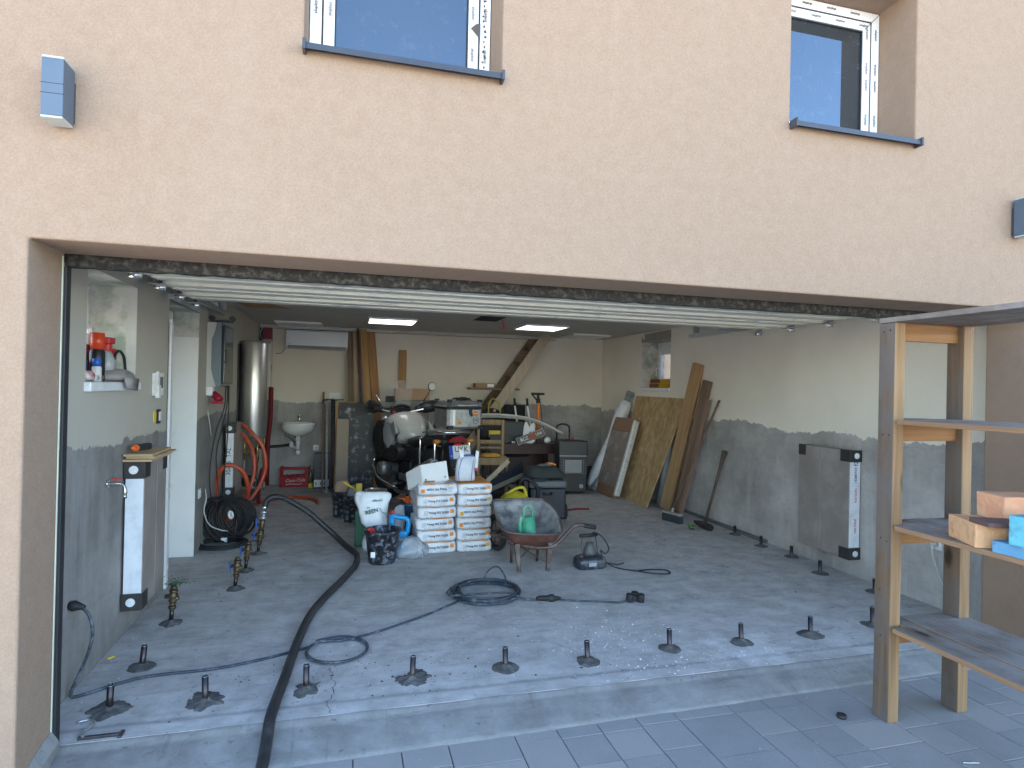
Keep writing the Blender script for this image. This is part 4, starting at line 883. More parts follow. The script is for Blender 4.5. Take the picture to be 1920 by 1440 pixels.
# second, thin black tangle at the jamb foot
t = thing("loose_wire", "thin silvery wire and bracket scrap at the foot of the left jamb", "wire scrap", (-1.05, 2.92, 0))
q = MB(); q.tube([(-.055,.10,.01),(-.0,.11,.012),(.02,.06,.01),(-.005,.0,.01),(.02,-.03,.01)], .005, 6); q.build("wire", GALV, t)
q = MB(); q.box(.0,.16,-.035,-.02,.0,.012); q.box(.15,.165,-.05,.0,0,.01); q.build("bracket_scrap", DKMET, t, bevel=.002)
q = MB(); q.box(-.02,.02,-.006,.006,0,.008); o = q.build("yellow_chip", mat("yellow_plastic", (.75,.55,.04), .5), bevel=.002); o.location = (-1.20, 3.70, 0); o.rotation_euler = (0,0,.9); tag(o, "small yellow chip in the corner of floor and left wall", "chip")

# black cable reel coil leaning on the left wall, and the flat coil before it
t = thing("cable_coil", "large black cable coil standing against the left wall behind the door", "cable coil", (0,0,0))
random.seed(5)
for g in range(3):
    q = MB(); 
    for k in range(9):
        c = V(-1.16+.012*k+.05*g, 6.16+.035*g+random.uniform(-.02,.02), .215+random.uniform(-.015,.012)); rr = .185+random.uniform(-.03,.02); tilt = R(55+10*g+random.uniform(-6,6)); n_ = V(math.sin(tilt)*.75, -math.cos(tilt)*.2-.55, .35).normalized()
        q.torus(c, rr, .0085, n_, 30, 6)
    q.build("cable_turns", GASKET, t)
q = MB(); q.torus((-1.02,6.05,.27), .03, .012, (1,-.3,.3), 14, 8); q.build("white_tape", WHITEP, t)
t = thing("flat_cable_coil", "flat black cable coil lying on the floor in front of the standing coil", "cable coil", (-1.10, 6.0, 0))
q = MB(); q.tube(loops(0,0,.20,8,12,.009,.75,.018), .0085, 8, sub=2); q.build("cable_turns", GASKET, t)
q = MB(); q.tube([(.18,.05,.02),(.3,.12,.008),(.34,.25,.008),(.22,.36,.008)], .004, 6); q.build("loose_end", GASKET, t)
q = MB(); q.box(.0,.05,.05,.08,.02,.06); q.build("paper_tag", WHITEP, t)
t = thing("hanging_cables", "black cables hanging from the electrical cabinet to the floor coil", "cable", (0,0,0))
for ps in ([(-1.10,6.12,1.45),(-1.11,6.12,1.25),(-1.17,6.12,1.05),(-1.21,6.12,.80),(-1.22,6.12,.58),(-1.2,6.12,.42),(-1.14,6.08,.36)], [(-1.09,6.14,1.45),(-1.09,6.14,1.3),(-1.12,6.14,1.1),(-1.17,6.14,.85),(-1.16,6.14,.60),(-1.13,6.12,.42)], [(-1.085,6.18,1.45),(-1.085,6.18,1.2),(-1.09,6.18,.9),(-1.11,6.18,.6),(-1.1,6.15,.40)]):
    q = MB(); q.tube(ps, .0055, 8); q.build("cable", GASKET, t)
q = MB(); q.tube([(-1.235,6.02,.52),(-1.215,5.98,.44),(-1.22,5.93,.33),(-1.17,5.9,.22),(-1.08,5.9,.17),(-1.02,5.93,.15)], .005, 8); tag(q.build("grey_cable", mat("pale_cable", (.55,.55,.52), .5)), "thin pale cable curling over the black cable coils", "cable")
q = MB(); q.tube([(-1.235,6.05,1.22),(-1.23,6.12,1.1),(-1.225,6.18,.98)], .0045, 6); tag(q.build("dangling_wire", mat("pale_cable", (.55,.55,.52), .5)), "short pale wire end dangling from the left wall below the red socket", "wire")
# red-orange hose
RH = mat("orange_red_hose", (.48, .075, .03), .4, var=.2, vs_=10, dirt=(.35,.13,.09), dscale=8, damt=.3)
q = MB(); q.tube([(-1.19,7.25,1.02),(-1.10,7.15,1.02),(-1.0,7.1,.93),(-.90,7.1,.80),(-.86,7.1,.62),(-.88,7.1,.46),(-.95,7.05,.30),(-1.08,6.95,.14),(-1.18,6.75,.07),(-1.235,6.62,.16),(-1.235,6.55,.42),(-1.21,6.5,.60),(-1.12,6.5,.67),(-1.0,6.52,.60),(-.96,6.6,.42),(-1.0,6.75,.24),(-1.1,6.9,.08),(-1.18,7.1,.03),(-1.12,7.7,.022),(-.95,8.1,.022),(-.72,8.27,.022),(-.5,8.2,.022),(-.37,8.05,.022),(-.325,7.85,.022)], .021, 12, sub=5)
q.tube([(-1.19,7.2,.93),(-1.08,7.12,.90),(-.99,7.08,.74),(-.965,7.05,.55),(-1.0,7.02,.36),(-1.08,6.98,.20),(-1.17,6.9,.06)], .021, 12)
tag(q.build("red_hose", RH), "orange-red hose looped off the radiator and running along the floor", "hose")
q = MB(); q.box(-.06,.06,-.03,.03,0,.045); o = q.build("black_box", GASKET, bevel=.004); o.location = (-.99, 7.0, 0); o.rotation_euler = (0,0,.35); tag(o, "small black box on the floor beside the cable coils", "box")
q = MB(); q.tube([(2.62,7.0,.012),(2.75,7.04,.013),(2.9,7.02,.013)], .012, 10); tag(q.build("hose_offcut", mat("dark_red_hose", (.20,.02,.02), .5, var=.2)), "short dark red hose piece on the floor right of the cool box", "hose piece")

# floor crack, a dark thin line in relief
q = MB(); random.seed(3); pts = [V(-.065,3.34,.0008)]; x, y = -.065, 3.34
for k in range(34):
    x += random.uniform(-.013,.013)+(.004 if k < 12 else -.003); y -= .0135; pts.append(V(x, y, .0008))
for i in range(len(pts)-1):
    a, c = pts[i], pts[i+1]; w_ = random.uniform(.0007,.0018); q.quad([a+V(-w_,0,0), c+V(-w_,0,0), c+V(w_,0,0), a+V(w_,0,0)])
struct(q.build("floor_crack", mat("crack_dark", (.02,.02,.02), 1)))

# ------------------------------------------------------------------ wheelbarrow
RUST = mat("rusty_paint", (.125, .050, .035), .6, .2, var=.35, vs_=9, bmp=.3, bs_=60, dirt=(.07,.04,.03), dscale=5, damt=.5)
TRAYI = mat("cement_caked_tray", (.30, .295, .29), .85, var=.25, vs_=6, bmp=.5, bs_=50, dirt=(.10,.10,.11), dscale=5, damt=.6)
t = thing("wheelbarrow", "rusty wheelbarrow with cement-caked tray holding a green watering can", "wheelbarrow", (1.48, 4.9, 0))
top = [V(-.245,-.19,.345), V(-.0,-.225,.318), V(.225,-.19,.318), V(.275,.02,.405), V(.27,.2,.46), V(.2,.31,.50), V(-.1,.33,.50), V(-.24,.31,.492), V(-.28,.02,.43)]
bot = [V(-.13,-.13,.205), V(.0,-.14,.2), V(.125,-.13,.2), V(.14,-.02,.205), V(.14,.08,.215), V(.1,.14,.22), V(-.07,.14,.22), V(-.12,.13,.22), V(-.14,-.0,.21)]
mid = [b_.lerp(a_, .5)+V(0,0,-.012)+(b_.lerp(a_, .5)-V(0,0,.3)).normalized()*.012 for a_, b_ in zip(top, bot)]
q = MB(); rv = q.loft([top, mid, bot], closed=True, cap=False); f = q.bm.faces.new(rv[2]); f.material_index = 0
o = q.build("tray", [RUST, TRAYI], t)
so_m = o.modifiers.new("s", 'SOLIDIFY'); so_m.thickness = .004; so_m.offset = 1; so_m.material_offset = 1
sb = o.modifiers.new("sub", 'SUBSURF'); sb.levels = 1; sb.render_levels = 2; sb.subdivision_type = 'SIMPLE'
q = MB(); q.tube(top, .0065, 8, closed=True, smooth=True, sub=5); q.build("rim", mat("rim_metal", (.16,.12,.11), .5, .5, var=.3, vs_=30), t)
LEG = mat("rusty_tube", (.10,.065,.055), .5, .4, var=.3, vs_=12, dirt=(.2,.17,.15), dscale=10, damt=.3)
for xx, tx in ((-.115, -.14), (.125, .145)):
    q = MB(); b0 = V(xx, -.15, 0); q.loft([[V(xx-.012, -.165, .0), V(xx+.014, -.165, 0), V(xx+.014, -.135, 0), V(xx-.012, -.135, 0)], [V(tx-.022, -.165, .23), V(tx+.022, -.165, .23), V(tx+.022, -.12, .23), V(tx-.022, -.12, .23)]], smooth=False); q.build("leg", LEG, t, bevel=.004)
for xx in (-.11, .12):
    q = MB(); q.cyl((xx, .12, 0.0), (xx*1.05, .10, .22), .012); q.build("leg", LEG, t)
q = MB(); q.cyl((-.12,-.14,.09),(.13,.11,.20),.004,seg=8); q.cyl((.12,-.14,.06),(-.12,.11,.19),.004,seg=8); q.build("brace_wire", LEG, t)
q = MB(); q.tube([(-.20,-.1,.23),(.0,-.15,.195),(.13,-.16,.19),(.19,-.17,.215),(.27,-.17,.29),(.335,-.17,.35),(.39,-.17,.368),(.46,-.18,.355),(.52,-.19,.345)], .0145, 12); q.build("handle_tube", LEG, t)
q = MB(); q.cyl((.43,-.177,.362),(.528,-.19,.345),.0185,seg=14); q.build("grip", HOSE, t)
q = MB(); c = V(-.15, .50, .17); q.torus(c, .14, .026, (1,.3,0), 30, 10); q.build("tyre", GASKET, t)
q = MB(); q.torus(c, .10, .012, (1,.3,0), 24, 8); q.cyl(c+V(-.05,-.015,0), c+V(.05,.015,0), .02)
for k in range(5): a = 2*math.pi*k/5; q.cyl(c, c+V(-.03*math.cos(a), .1*math.cos(a), .1*math.sin(a)), .006)
q.build("wheel_rim", LEG, t); q = MB(); q.tube([(-.05,.1,.21),(-.12,.3,.2),tuple(c+V(.05,.015,0))], .012); q.tube([(-.13,.1,.21),(-.24,.3,.2),tuple(c+V(-.05,-.015,0))], .012); q.build("wheel_fork", LEG, t)
# watering can in the tray
GRN = mat("green_plastic_can", (.04,.30,.17), .5, var=.15, vs_=8, dirt=(.30,.38,.33), dscale=9, damt=.45)
t = thing("watering_can", "dusty green plastic watering can standing in the wheelbarrow tray", "watering can", (1.475, 4.86, .238), .1, rot=(R(-8), 0, .1))
q = MB(); q.lathe([(0,0,.062),(.04,0,.066),(.5,0,.062),(.95,0,.054),(1,0,.045)], (0,0,0), (0,0,.185), 24); q.build("can_body", GRN, t)
q = MB(); q.tube([(-.04,.0,.02),(-.075,0,.06),(-.075,0,.13),(-.06,0,.185)], .018, 10); q.build("spout", GRN, t)
q = MB(); q.tube([(.035,0,.17),(.04,0,.235),(.0,0,.275),(-.035,0,.24),(-.045,.0,.10)], .0115, 10); q.build("can_handle", GRN, t)

# ------------------------------------------------------------------ sander / polisher machine
SMOK = mat("smoky_plastic", (.03,.035,.045), .25, var=.2, vs_=10, dirt=(.12,.13,.14), dscale=9, damt=.35)
t = thing("floor_sander", "black electric machine with bar handle and looped lead on the slab", "power tool", (1.985, 4.77, 0), .1)
q = MB(); q.loft([[V(.135*sx*math.copysign(abs(math.cos(a))**.45, math.cos(a)), .085*sx*math.copysign(abs(math.sin(a))**.6, math.sin(a)), z) for a in [2*math.pi*k/28 for k in range(28)]] for sx, z in ((.92,.0),(1,.012),(1,.06),(.93,.085),(.7,.10),(.45,.105))]); q.build("housing", SMOK, t)
q = MB(); q.lathe([(0,0,.06),(.3,0,.05),(.6,0,.042),(1,0,.03)], (.01,.02,.10), (.01,.03,.20), 20); q.build("motor", mat("grey_motor", (.10,.10,.09), .5, var=.3), t)
q = MB(); q.tube([(-.06,.0,.09),(-.065,.02,.20),(-.055,.03,.255)], .005, 8); q.tube([(.075,.0,.09),(.07,.02,.20),(.06,.03,.255)], .005, 8); q.build("handle_wire", DKMET, t)
q = MB(); q.cyl((-.08,.03,.26),(.08,.03,.26),.016); q.build("handle_bar", GASKET, t)
q = MB(); q.box(-.05,.02,-.088,-.08,.03,.06); q.build("rating_plate", mat("plate_grey", (.3,.32,.36), .3), t)
q = MB(); q.tube([(.02,.03,.26),(.05,.02,.285),(.12,.0,.24),(.17,-.02,.15),(.13,-.03,.11),(.09,-.02,.14),(.12,-.06,.05),(.2,-.12,.01),(.3,-.22,.008),(.42,-.34,.008),(.54,-.37,.008),(.56,-.28,.008),(.44,-.23,.008),(.32,-.24,.010)], .0055, 8); q.tube([(.13,0,.03),(.25,-.03,.01),(.33,0,.008)], .0055, 8); q.build("power_lead", GASKET, t)

# ------------------------------------------------------------------ stacked sacks
SACK = mat("white_paper_sack", (.70,.72,.74), .6, var=.04, vs_=10, bmp=.35, bs_=22, dirt=(.55,.57,.60), dscale=7, damt=.4)
ORANGE = mat("orange_print", (.72,.27,.045), .6, var=.08, bmp=.05); YEL = mat("yellow_print", (.72,.42,.05), .6, var=.08, bmp=.05)
def sack(x0, z0, col, row, flip, rz, top_face, label, yel=False, w_=.345, h=.1035):
    t = thing("cement_sack", label, "sack", (x0, 5.395+(.004*((row*7)%3)), z0), rz, "sacks of adhesive mortar in two stacks")
    q = MB(); nx, ny, nz = 12, 12, 5; dep = .50; sd_ = row*3.1+col*17
    def S(u, v, w__):
        # superellipsoid-like pillow: flat front, rounded edges
        x = (u-.5)*w_; y = v*dep; z = w__*h
        eu, ev, ew = abs(u-.5)*2, abs(v-.5)*2, abs(w__-.5)*2
        x *= 1-.03*ew**4-.015*ev**4; y = dep/2+(y-dep/2)*(1-.014*ew**4-.01*eu**5); z = h/2+(z-h/2)*(1-.10*eu**7-.12*ev**8)
        d = noise.noise_vector(V(x*9, y*9, z*14+sd_))*.006+noise.noise_vector(V(x*26, y*26, z*30+sd_))*.0022
        return V(x, y, z)+V(d.x*.8, d.y*.8, d.z*(.35))+V(w_/2, 0, 0)
    bm = q.bm; vv = {}
    def vt(i, j, k):
        if (i, j, k) not in vv: vv[i,j,k] = bm.verts.new(S(i/nx, j/ny, k/nz))
        return vv[i,j,k]
    for i in range(nx):
        for j in range(ny):
            for k in (0, nz):
                f = bm.faces.new((vt(i,j,k), vt(i+1,j,k), vt(i+1,j+1,k), vt(i,j+1,k))); f.material_index = 1 if (k == nz and top_face) else 0
    for i in range(nx):
        for k in range(nz):
            for j in (0, ny): bm.faces.new((vt(i,j,k), vt(i+1,j,k), vt(i+1,j,k+1), vt(i,j,k+1)))
    for j in range(ny):
        for k in range(nz):
            for i in (0, nx): bm.faces.new((vt(i,j,k), vt(i,j+1,k), vt(i,j+1,k+1), vt(i,j,k+1)))
    q.build("sack_body", [SACK, ORANGE], t, smooth=True)
    s_ = -1 if flip else 1
    def X(u): return w_*(u if not flip else 1-u)
    yf = -.0035; zc = h/2
    text_part("sack_print", "Ytong FIX N200", .0275, INKM, t, (X(.53), yf, zc+.002), (s_,0,0), (0,0,s_), .0012, bold=.0004)
    q = MB(); a, c = X(.885)-.0165, X(.885)+.0165; q.box(a, c, yf-.0005, yf+.004, zc+s_*.012-.017, zc+s_*.012+.017); q.build("colour_mark", YEL if yel else ORANGE, t)
    text_part("mark_print", "25kg", .011, mat("print_brown", (.3,.1,.03), .6), t, (X(.885), yf-.0008, zc+s_*.012), (s_,0,0), (0,0,s_), .0004)
    q = MB(); bx = X(.2)
    for (p0, p1) in (((-.014,-.02),(.014,-.02)),((-.014,.016),(.014,.016)),((-.014,-.02),(-.014,.016)),((.014,-.02),(.014,.016))):
        q.beam((bx+p0[0], yf, zc+p0[1]), (bx+p1[0], yf, zc+p1[1]), .0012, .002)
    q.build("icon_frame", INKM, t); text_part("icon_print", "N\n200", .009, INKM, t, (bx, yf, zc-.001), (s_,0,0), (0,0,s_), .0006)
    text_part("small_print", "IIIIIIII", .009, INKM, t, (X(.23), yf, zc-s_*.036), (s_,0,0), (0,0,s_), .0006)
    if not top_face:
        q = MB(); q.loft([[V(x_, .001, h-.006-.004*math.sin(x_*30+row)), V(x_, -.001, h-.004), V(x_, .010, h-.0015), V(x_, .010, h-.004)] for x_ in [w_*(.12+.085*k) for k in range(10)]], smooth=True); q.build("orange_edge", ORANGE, t)
    q = MB(); q.box(.0,.004,.05,.062,zc-.03,zc+.035); q.build("side_stripe", ORANGE, t)
    return t
lx = (.618, .612, .600, .613, .606, .612); pos = ("lowest", "second lowest", "third lowest", "third highest", "second highest", "top")
for k in range(6):
    sack(lx[k], .1035*k, 0, k, k == 5, R(3.0 if k != 2 else 4.2), False, "%s sack of the left stack, %s" % (pos[k], "printed upside down" if k == 5 else "with upright print"), w_=(.345 if k != 5 else .352))
rx = (.972, .970, .966, .968, .972, .968)
for k in range(6):
    sack(rx[k], .1035*k, 1, k, k in (2, 3), R(2.0 if k % 2 else 1.2), k == 5, "%s sack of the right stack, %s" % (pos[k], "orange top face showing" if k == 5 else ("printed upside down" if k in (2, 3) else "with upright print")), yel=k in (0, 3, 4), w_=.315)
# torn cardboard, white metal box, crumpled bag on top
q = MB(); q.prism([(0,0),(.09,.012),(.13,.055),(.25,.03),(.27,.055),(.2,.11),(.03,.1)], .003); o = q.build("torn_cardboard", mat("brown_cardboard", (.33,.21,.13), .9, var=.12), bevel=.0008); o.location = (.655, 5.385, .632); o.rotation_euler = (R(22), 0, .04); tag(o, "torn piece of brown cardboard between the white box and the top sack", "cardboard")
B_, C_, D_, E_ = V(.620,5.4,.791), V(.854,5.4,.828), V(.886,5.43,.648), V(.648,5.43,.628); wv = V(-.108,.18,-.092)
q = MB(); m_e = mat("white_enamel_box", (.72,.73,.72), .35, var=.03, bmp=.02)
q.loft([[B_, C_, D_, E_], [B_+wv, C_+wv, D_+wv, E_+wv]], smooth=False); o = q.build("small_cabinet", m_e, bevel=.003); 
t = thing("metal_cabinet", "small white metal cabinet tipped on top of the left sack stack", "cabinet", (0,0,0)); o.parent = t; o.name = "cabinet_body"
q = MB(); nrm = (C_-B_).cross(E_-B_).normalized(); nrm = nrm if nrm.y < 0 else -nrm
def bil(u, v): return B_.lerp(C_, u).lerp(E_.lerp(D_, u), v)
q.loft([[bil(.03,.05)+nrm*.0005, bil(.97,.05)+nrm*.0005, bil(.97,.95)+nrm*.0005, bil(.03,.95)+nrm*.0005], [bil(.03,.05)+nrm*.006, bil(.97,.05)+nrm*.006, bil(.97,.95)+nrm*.006, bil(.03,.95)+nrm*.006]], smooth=False); q.build("cabinet_door", m_e, t, bevel=.002)
for u, v in ((.14,.82),(.87,.78)):
    q = MB(); c = bil(u, v)+nrm*.006; q.cyl(c, c+nrm*.004, .0095, seg=18); q.build("lock", GALV, t); q = MB(); q.box(-.0015,.0015,-.001,.0,-.006,.006, Matrix.Translation(c+nrm*.0042)); q.build("keyhole", INKM, t)
def bag(name, rings_def, m_, seed, amp=.012, sub=1, n=26, parent=None, freq=9, smooth=True):
    """crumpled standing bag: rings_def = (cx, cy, z, rx, ry)"""
    q = MB(); rings = []
    for cx, cy, z, rx, ry in rings_def:
        ring = []
        for k in range(n):
            a = 2*math.pi*k/n; ca, sa = math.cos(a), math.sin(a); e = .62
            p = V(cx+rx*math.copysign(abs(ca)**e, ca), cy+ry*math.copysign(abs(sa)**e, sa), z)
            d = noise.noise_vector(V(p.x*freq, p.y*freq, p.z*freq+seed))*amp+noise.noise_vector(V(p.x*freq*3, p.y*freq*3, p.z*freq*2+seed))*amp*.45
            if z <= rings_def[0][2]: d.z = 0
            ring.append(p+d)
        rings.append(ring)
    q.loft(rings, closed=True, cap=True); return q.build(name, m_, parent, sub=sub, smooth=smooth)
t = thing("crumpled_bag", "crumpled white plastic bag with blue rim standing on the right sack stack", "bag", (1.04, 5.50, .624), .05)
FOILB = mat("silvery_bag", (.50,.53,.58), .35, var=.1, vs_=12, bmp=.6, bs_=25)
bag("bag_body", [(0,0,.0,.088,.05),(0,0,.03,.095,.06),(.005,0,.12,.088,.05),(.01,0,.19,.09,.035),(.02,0,.235,.085,.018)], FOILB, 4, .012, parent=t)
bag("blue_rim", [(.028,-.004,.222,.062,.016),(.03,-.004,.25,.06,.01)], mat("bag_blue", (.02,.09,.42), .5, var=.2), 6, .010, parent=t)
q = MB(); q.loft([[V(-.045,-.02,.20),V(-.02,-.02,.20),V(-.02,.0,.20),V(-.045,0,.20)],[V(-.06,-.01,.30),V(-.01,-.01,.28),V(-.01,0,.28),V(-.06,0,.30)]], smooth=False); q.loft([[V(.08,-.02,.12),V(.115,-.02,.12),V(.115,.0,.12),V(.08,0,.12)],[V(.10,-.01,.285),V(.125,-.01,.27),V(.125,0,.27),V(.10,0,.285)]], smooth=False); q.jitter(.006,15,2); q.build("bag_corner", SACK, t)
q = MB(); q.tube([(-.06,-.055,.01),(-.07,-.06,.08),(-.055,-.05,.16),(-.03,-.04,.22)], .0022, 6); q.tube([(.05,-.058,.01),(.055,-.06,.1),(.07,-.05,.2)], .0022, 6); q.build("blue_line", mat("bag_blue", (.02,.09,.42), .5, var=.2), t)
q = MB(); q.box(-.02,.02,-.068,-.045,.0,.0) if False else q.box(.088,.112,-.05,-.035,.10,.125); q.build("bag_mark", mat("red_plastic", (.55,.03,.03), .4), t)

# ------------------------------------------------------------------ buckets, white sack, jug
BUCK = mat("mortar_bucket_black", (.018,.02,.027), .45, var=.3, vs_=8, bmp=.2, bs_=40, dirt=(.26,.29,.36), dscale=22, damt=.36)
def bucket(name, loc, r1, r0, h, m_, label, rim=True, rz=0, cat="bucket"):
    t = thing(name, label, cat, loc, rz)
    q = MB(); q.lathe([(0,0,r0),(.02,0,r0+.002),(.93,0,r1-.004),(.94,0,r1+.006),(1,0,r1+.008),(1,0,r1-.002),(.9,0,r1-.008),(.03,0,r0-.004)], (0,0,0), (0,0,h), 36, cap=False)
    q.lathe([(0,0,.001),(0,0,r0)], (0,0,0), (0,0,.01), 36, cap=False); q.lathe([(0,0,.001),(0,0,r0-.003)], (0,0,.012), (0,0,.02), 36, cap=False); q.build("bucket_shell", m_, t)
    q = MB(); q.torus((0,0,h), r1+.005, .005, (0,0,1), 36, 8); q.build("rim", m_, t); return t
t = bucket("mortar_bucket", (.30, 5.24, 0), .147, .108, .272, BUCK, "splashed black mortar bucket in front of the white green-lettered sack")
q = MB(); q.box(-.098,-.062,-.113,-.1085,.07,.115, Matrix.Rotation(.0,4,'Z')); q.build("paper_label", WHITEP, t)
t = thing("pliers", "red-handled pliers sticking out of the splashed black bucket", "pliers", (.22, 5.20, .24), .3)
for dx in (0, .035):
    q = MB(); q.tube([(.05,.0,-.06),(-.01+dx*.5,-.0,.02),(-.05+dx,-.01,.06)], .0105, 10); q.build("grip", mat("red_plastic", (.55,.03,.03), .4), t)
REEN = mat("white_seed_bag", (.72,.75,.77), .45, var=.05, vs_=8, bmp=.5, bs_=20)
GREENI = flat("green_ink", (.02,.14,.10), .5)
t = thing("seed_sack", "slumped white plastic sack with green lettering behind the splashed bucket", "sack", (.24, 5.66, 0))
bag("sack_body", [(0,0,.0,.09,.09),(0,0,.04,.10,.10),(.01,0,.09,.095,.09),(.02,0,.13,.085,.08),(.03,0,.17,.08,.075),(.02,0,.21,.095,.08),(.01,0,.26,.115,.08),(0,0,.31,.13,.078),(-.01,0,.36,.14,.075),(-.01,0,.41,.145,.068),(-.01,.0,.45,.15,.058),(-.01,0,.485,.15,.04),(-.015,0,.515,.135,.022),(-.02,0,.53,.10,.012)], REEN, 9, .034, parent=t, sub=0, n=44, freq=7, smooth=False)
text_part("sack_print", "REEN", .048, GREENI, t, (-.02,-.098,.36), (1,0,.25), (-.25,0,1), .004, bold=.001)
text_part("sack_print", "Az", .022, GREENI, t, (-.05,-.097,.395), (1,0,.2), (-.2,0,1), .004)
text_part("sack_print", "alfaseed", .028, GREENI, t, (.03,-.086,.455), (1,0,.03), (0,.1,1), .004)
q = MB(); q.tube([(.05,-.09,.39),(.07,-.093,.35),(.105,-.093,.33),(.13,-.088,.29)], .0022, 6); q.tube([(.08,-.093,.35),(.12,-.09,.34)], .0018, 6); q.build("stalk_print", GREENI, t)
q = MB(); q.box(-.02,.09,-.05,.05,0,.33); o = q.build("green_container", mat("dark_green_plastic", (.01,.09,.05), .4), bevel=.008); o.location = (.10, 5.80, 0); tag(o, "dark green container hidden behind the white lettered sack", "container")
BLUJ = mat("bright_blue_plastic", (.01,.27,.60), .35, var=.08)
t = thing("blue_canister", "bright blue canister with red cap behind the splashed bucket", "canister", (.455, 5.50, 0), -.15)
q = MB(); q.box(-.085,.085,-.05,.05,0,.20); q.build("canister_body", BLUJ, t, bevel=.02, seg=3)
q = MB(); q.tube([(.075,0,.17),(.085,0,.27),(.06,0,.305),(.0,0,.315),(-.07,0,.33)], .021, 10); q.build("handle", BLUJ, t); q = MB(); q.cyl((-.055,0,.20),(-.065,0,.335),.024); q.build("neck", BLUJ, t)
q = MB(); q.cyl((-.055,0,.345),(-.056,0,.375),.018); q.cyl((-.09,0,.32),(-.105,0,.32),.008); q.build("cap", mat("red_plastic", (.55,.03,.03), .4), t)
t = bucket("blue_bucket", (.60, 5.83, 0), .115, .09, .385, mat("dark_blue_plastic", (.02,.06,.11), .45, var=.15), "dark blue bucket full of orange cord left of the sack stacks")
q = MB(); random.seed(6)
for k in range(9): q.tube([(random.uniform(-.05,.02),random.uniform(-.05,.05),.34),(random.uniform(-.09,.0),random.uniform(-.06,.04),.41),(random.uniform(-.14,-.0),random.uniform(-.06,.03),.40+random.uniform(0,.06))], .0045, 6)
tag(q.build("orange_cord", mat("orange_plastic", (.8,.16,.02), .4)), "orange cord ends sticking out of the dark blue bucket", "cord").location = (.60, 5.83, 0)
CLEAR = mat("clear_crumpled_film", (.62,.66,.70), .2, var=.1, vs_=10, bmp=.8, bs_=30, alpha=.45)
o = bag("plastic_wad", [(0,0,0,.13,.09),(0,0,.03,.14,.10),(0,0,.06,.13,.10),(.0,0,.09,.11,.08),(.0,0,.12,.10,.07),(.01,0,.15,.06,.05),(.01,0,.175,.03,.03)], CLEAR, 13, .05, sub=0, n=34, freq=17, smooth=False); o.location = (.55, 5.36, 0); tag(o, "crumpled clear plastic film between the splashed bucket and the sacks", "plastic film")
o = bag("plastic_wad", [(0,0,0,.06,.05),(0,0,.1,.07,.05),(.0,0,.25,.06,.05),(.01,0,.36,.04,.03)], CLEAR, 23, .04, sub=0, n=30, freq=16, smooth=False); o.location = (.45, 5.72, 0); tag(o, "clear plastic film bunched between the lettered sack and the blue bucket", "plastic film")
t = bucket("black_bucket", (.065, 6.85, 0), .105, .085, .285, BUCK, "black bucket with grey bag and yellow tool handle, nearer the bike")
t2 = bucket("black_bucket", (-.055, 7.15, 0), .11, .085, .28, BUCK, "black bucket with brown paper bag, behind the other one")
o = bag("paper_bag", [(0,0,.15,.07,.06),(0,0,.28,.09,.07),(.0,0,.36,.08,.06),(.01,0,.40,.06,.02)], mat("brown_paper", (.42,.29,.2), .85, var=.1), 31, .02); o.location = (-.05, 7.14, 0); tag(o, "brown paper bag standing in the rear black bucket", "bag")
o = bag("grey_bag", [(0,0,.15,.07,.06),(0,0,.30,.09,.07),(.0,0,.40,.075,.06)], mat("grey_bag_film", (.15,.15,.16), .5, var=.2), 33, .02); o.location = (.08, 6.85, 0); tag(o, "dark grey bag bulging out of the front black bucket", "bag")
q = MB(); q.tube([(.12,6.8,.33),(.03,6.78,.40),(-.03,6.76,.44)], .012, 8); q.box(.10,.16,6.76,6.80,.30,.42); q.jitter(.01,20,3); tag(q.build("yellow_tape", mat("yellow_plastic", (.75,.55,.04), .5)), "yellow tool and tape hanging over the front black bucket", "tool")
q = MB(); q.lathe([(0,0,.05),(.3,0,.10),(1,0,.125),(1,0,.118),(.35,0,.092),(.1,0,.01)], (0,0,0), (0,0,.06), 36, cap=False); o = q.build("metal_bowl", mat("chrome", (.8,.8,.82), .12, 1, var=.02, bmp=0)); o.location = (.29, 6.35, .36); tag(o, "shiny metal bowl on the stool behind the lettered sack", "bowl")
t = thing("step_stool", "low dark stool under the metal bowl", "stool", (.29, 6.35, 0))
q = MB(); q.box(-.12,.12,-.1,.1,.335,.358); q.build("seat", DKMET, t, bevel=.004)
for sx in (-1,1):
    for sy in (-1,1):
        q = MB(); q.cyl((sx*.11,sy*.09,0),(sx*.09,sy*.07,.335),.01); q.build("leg", DKMET, t)
CHR = mat("chrome", (.8,.8,.82), .12, 1, var=.02, bmp=0)
BLK = mat("satin_black_plastic", (.014,.014,.016), .38, var=.3, vs_=10, bmp=.05); BLKM = mat("dark_machinery", (.028,.028,.03), .45, .4, var=.5, vs_=25, dirt=(.09,.08,.07), dscale=18, damt=.3)
SILV = mat("cast_aluminium", (.28,.28,.28), .42, .7, var=.2, vs_=12)
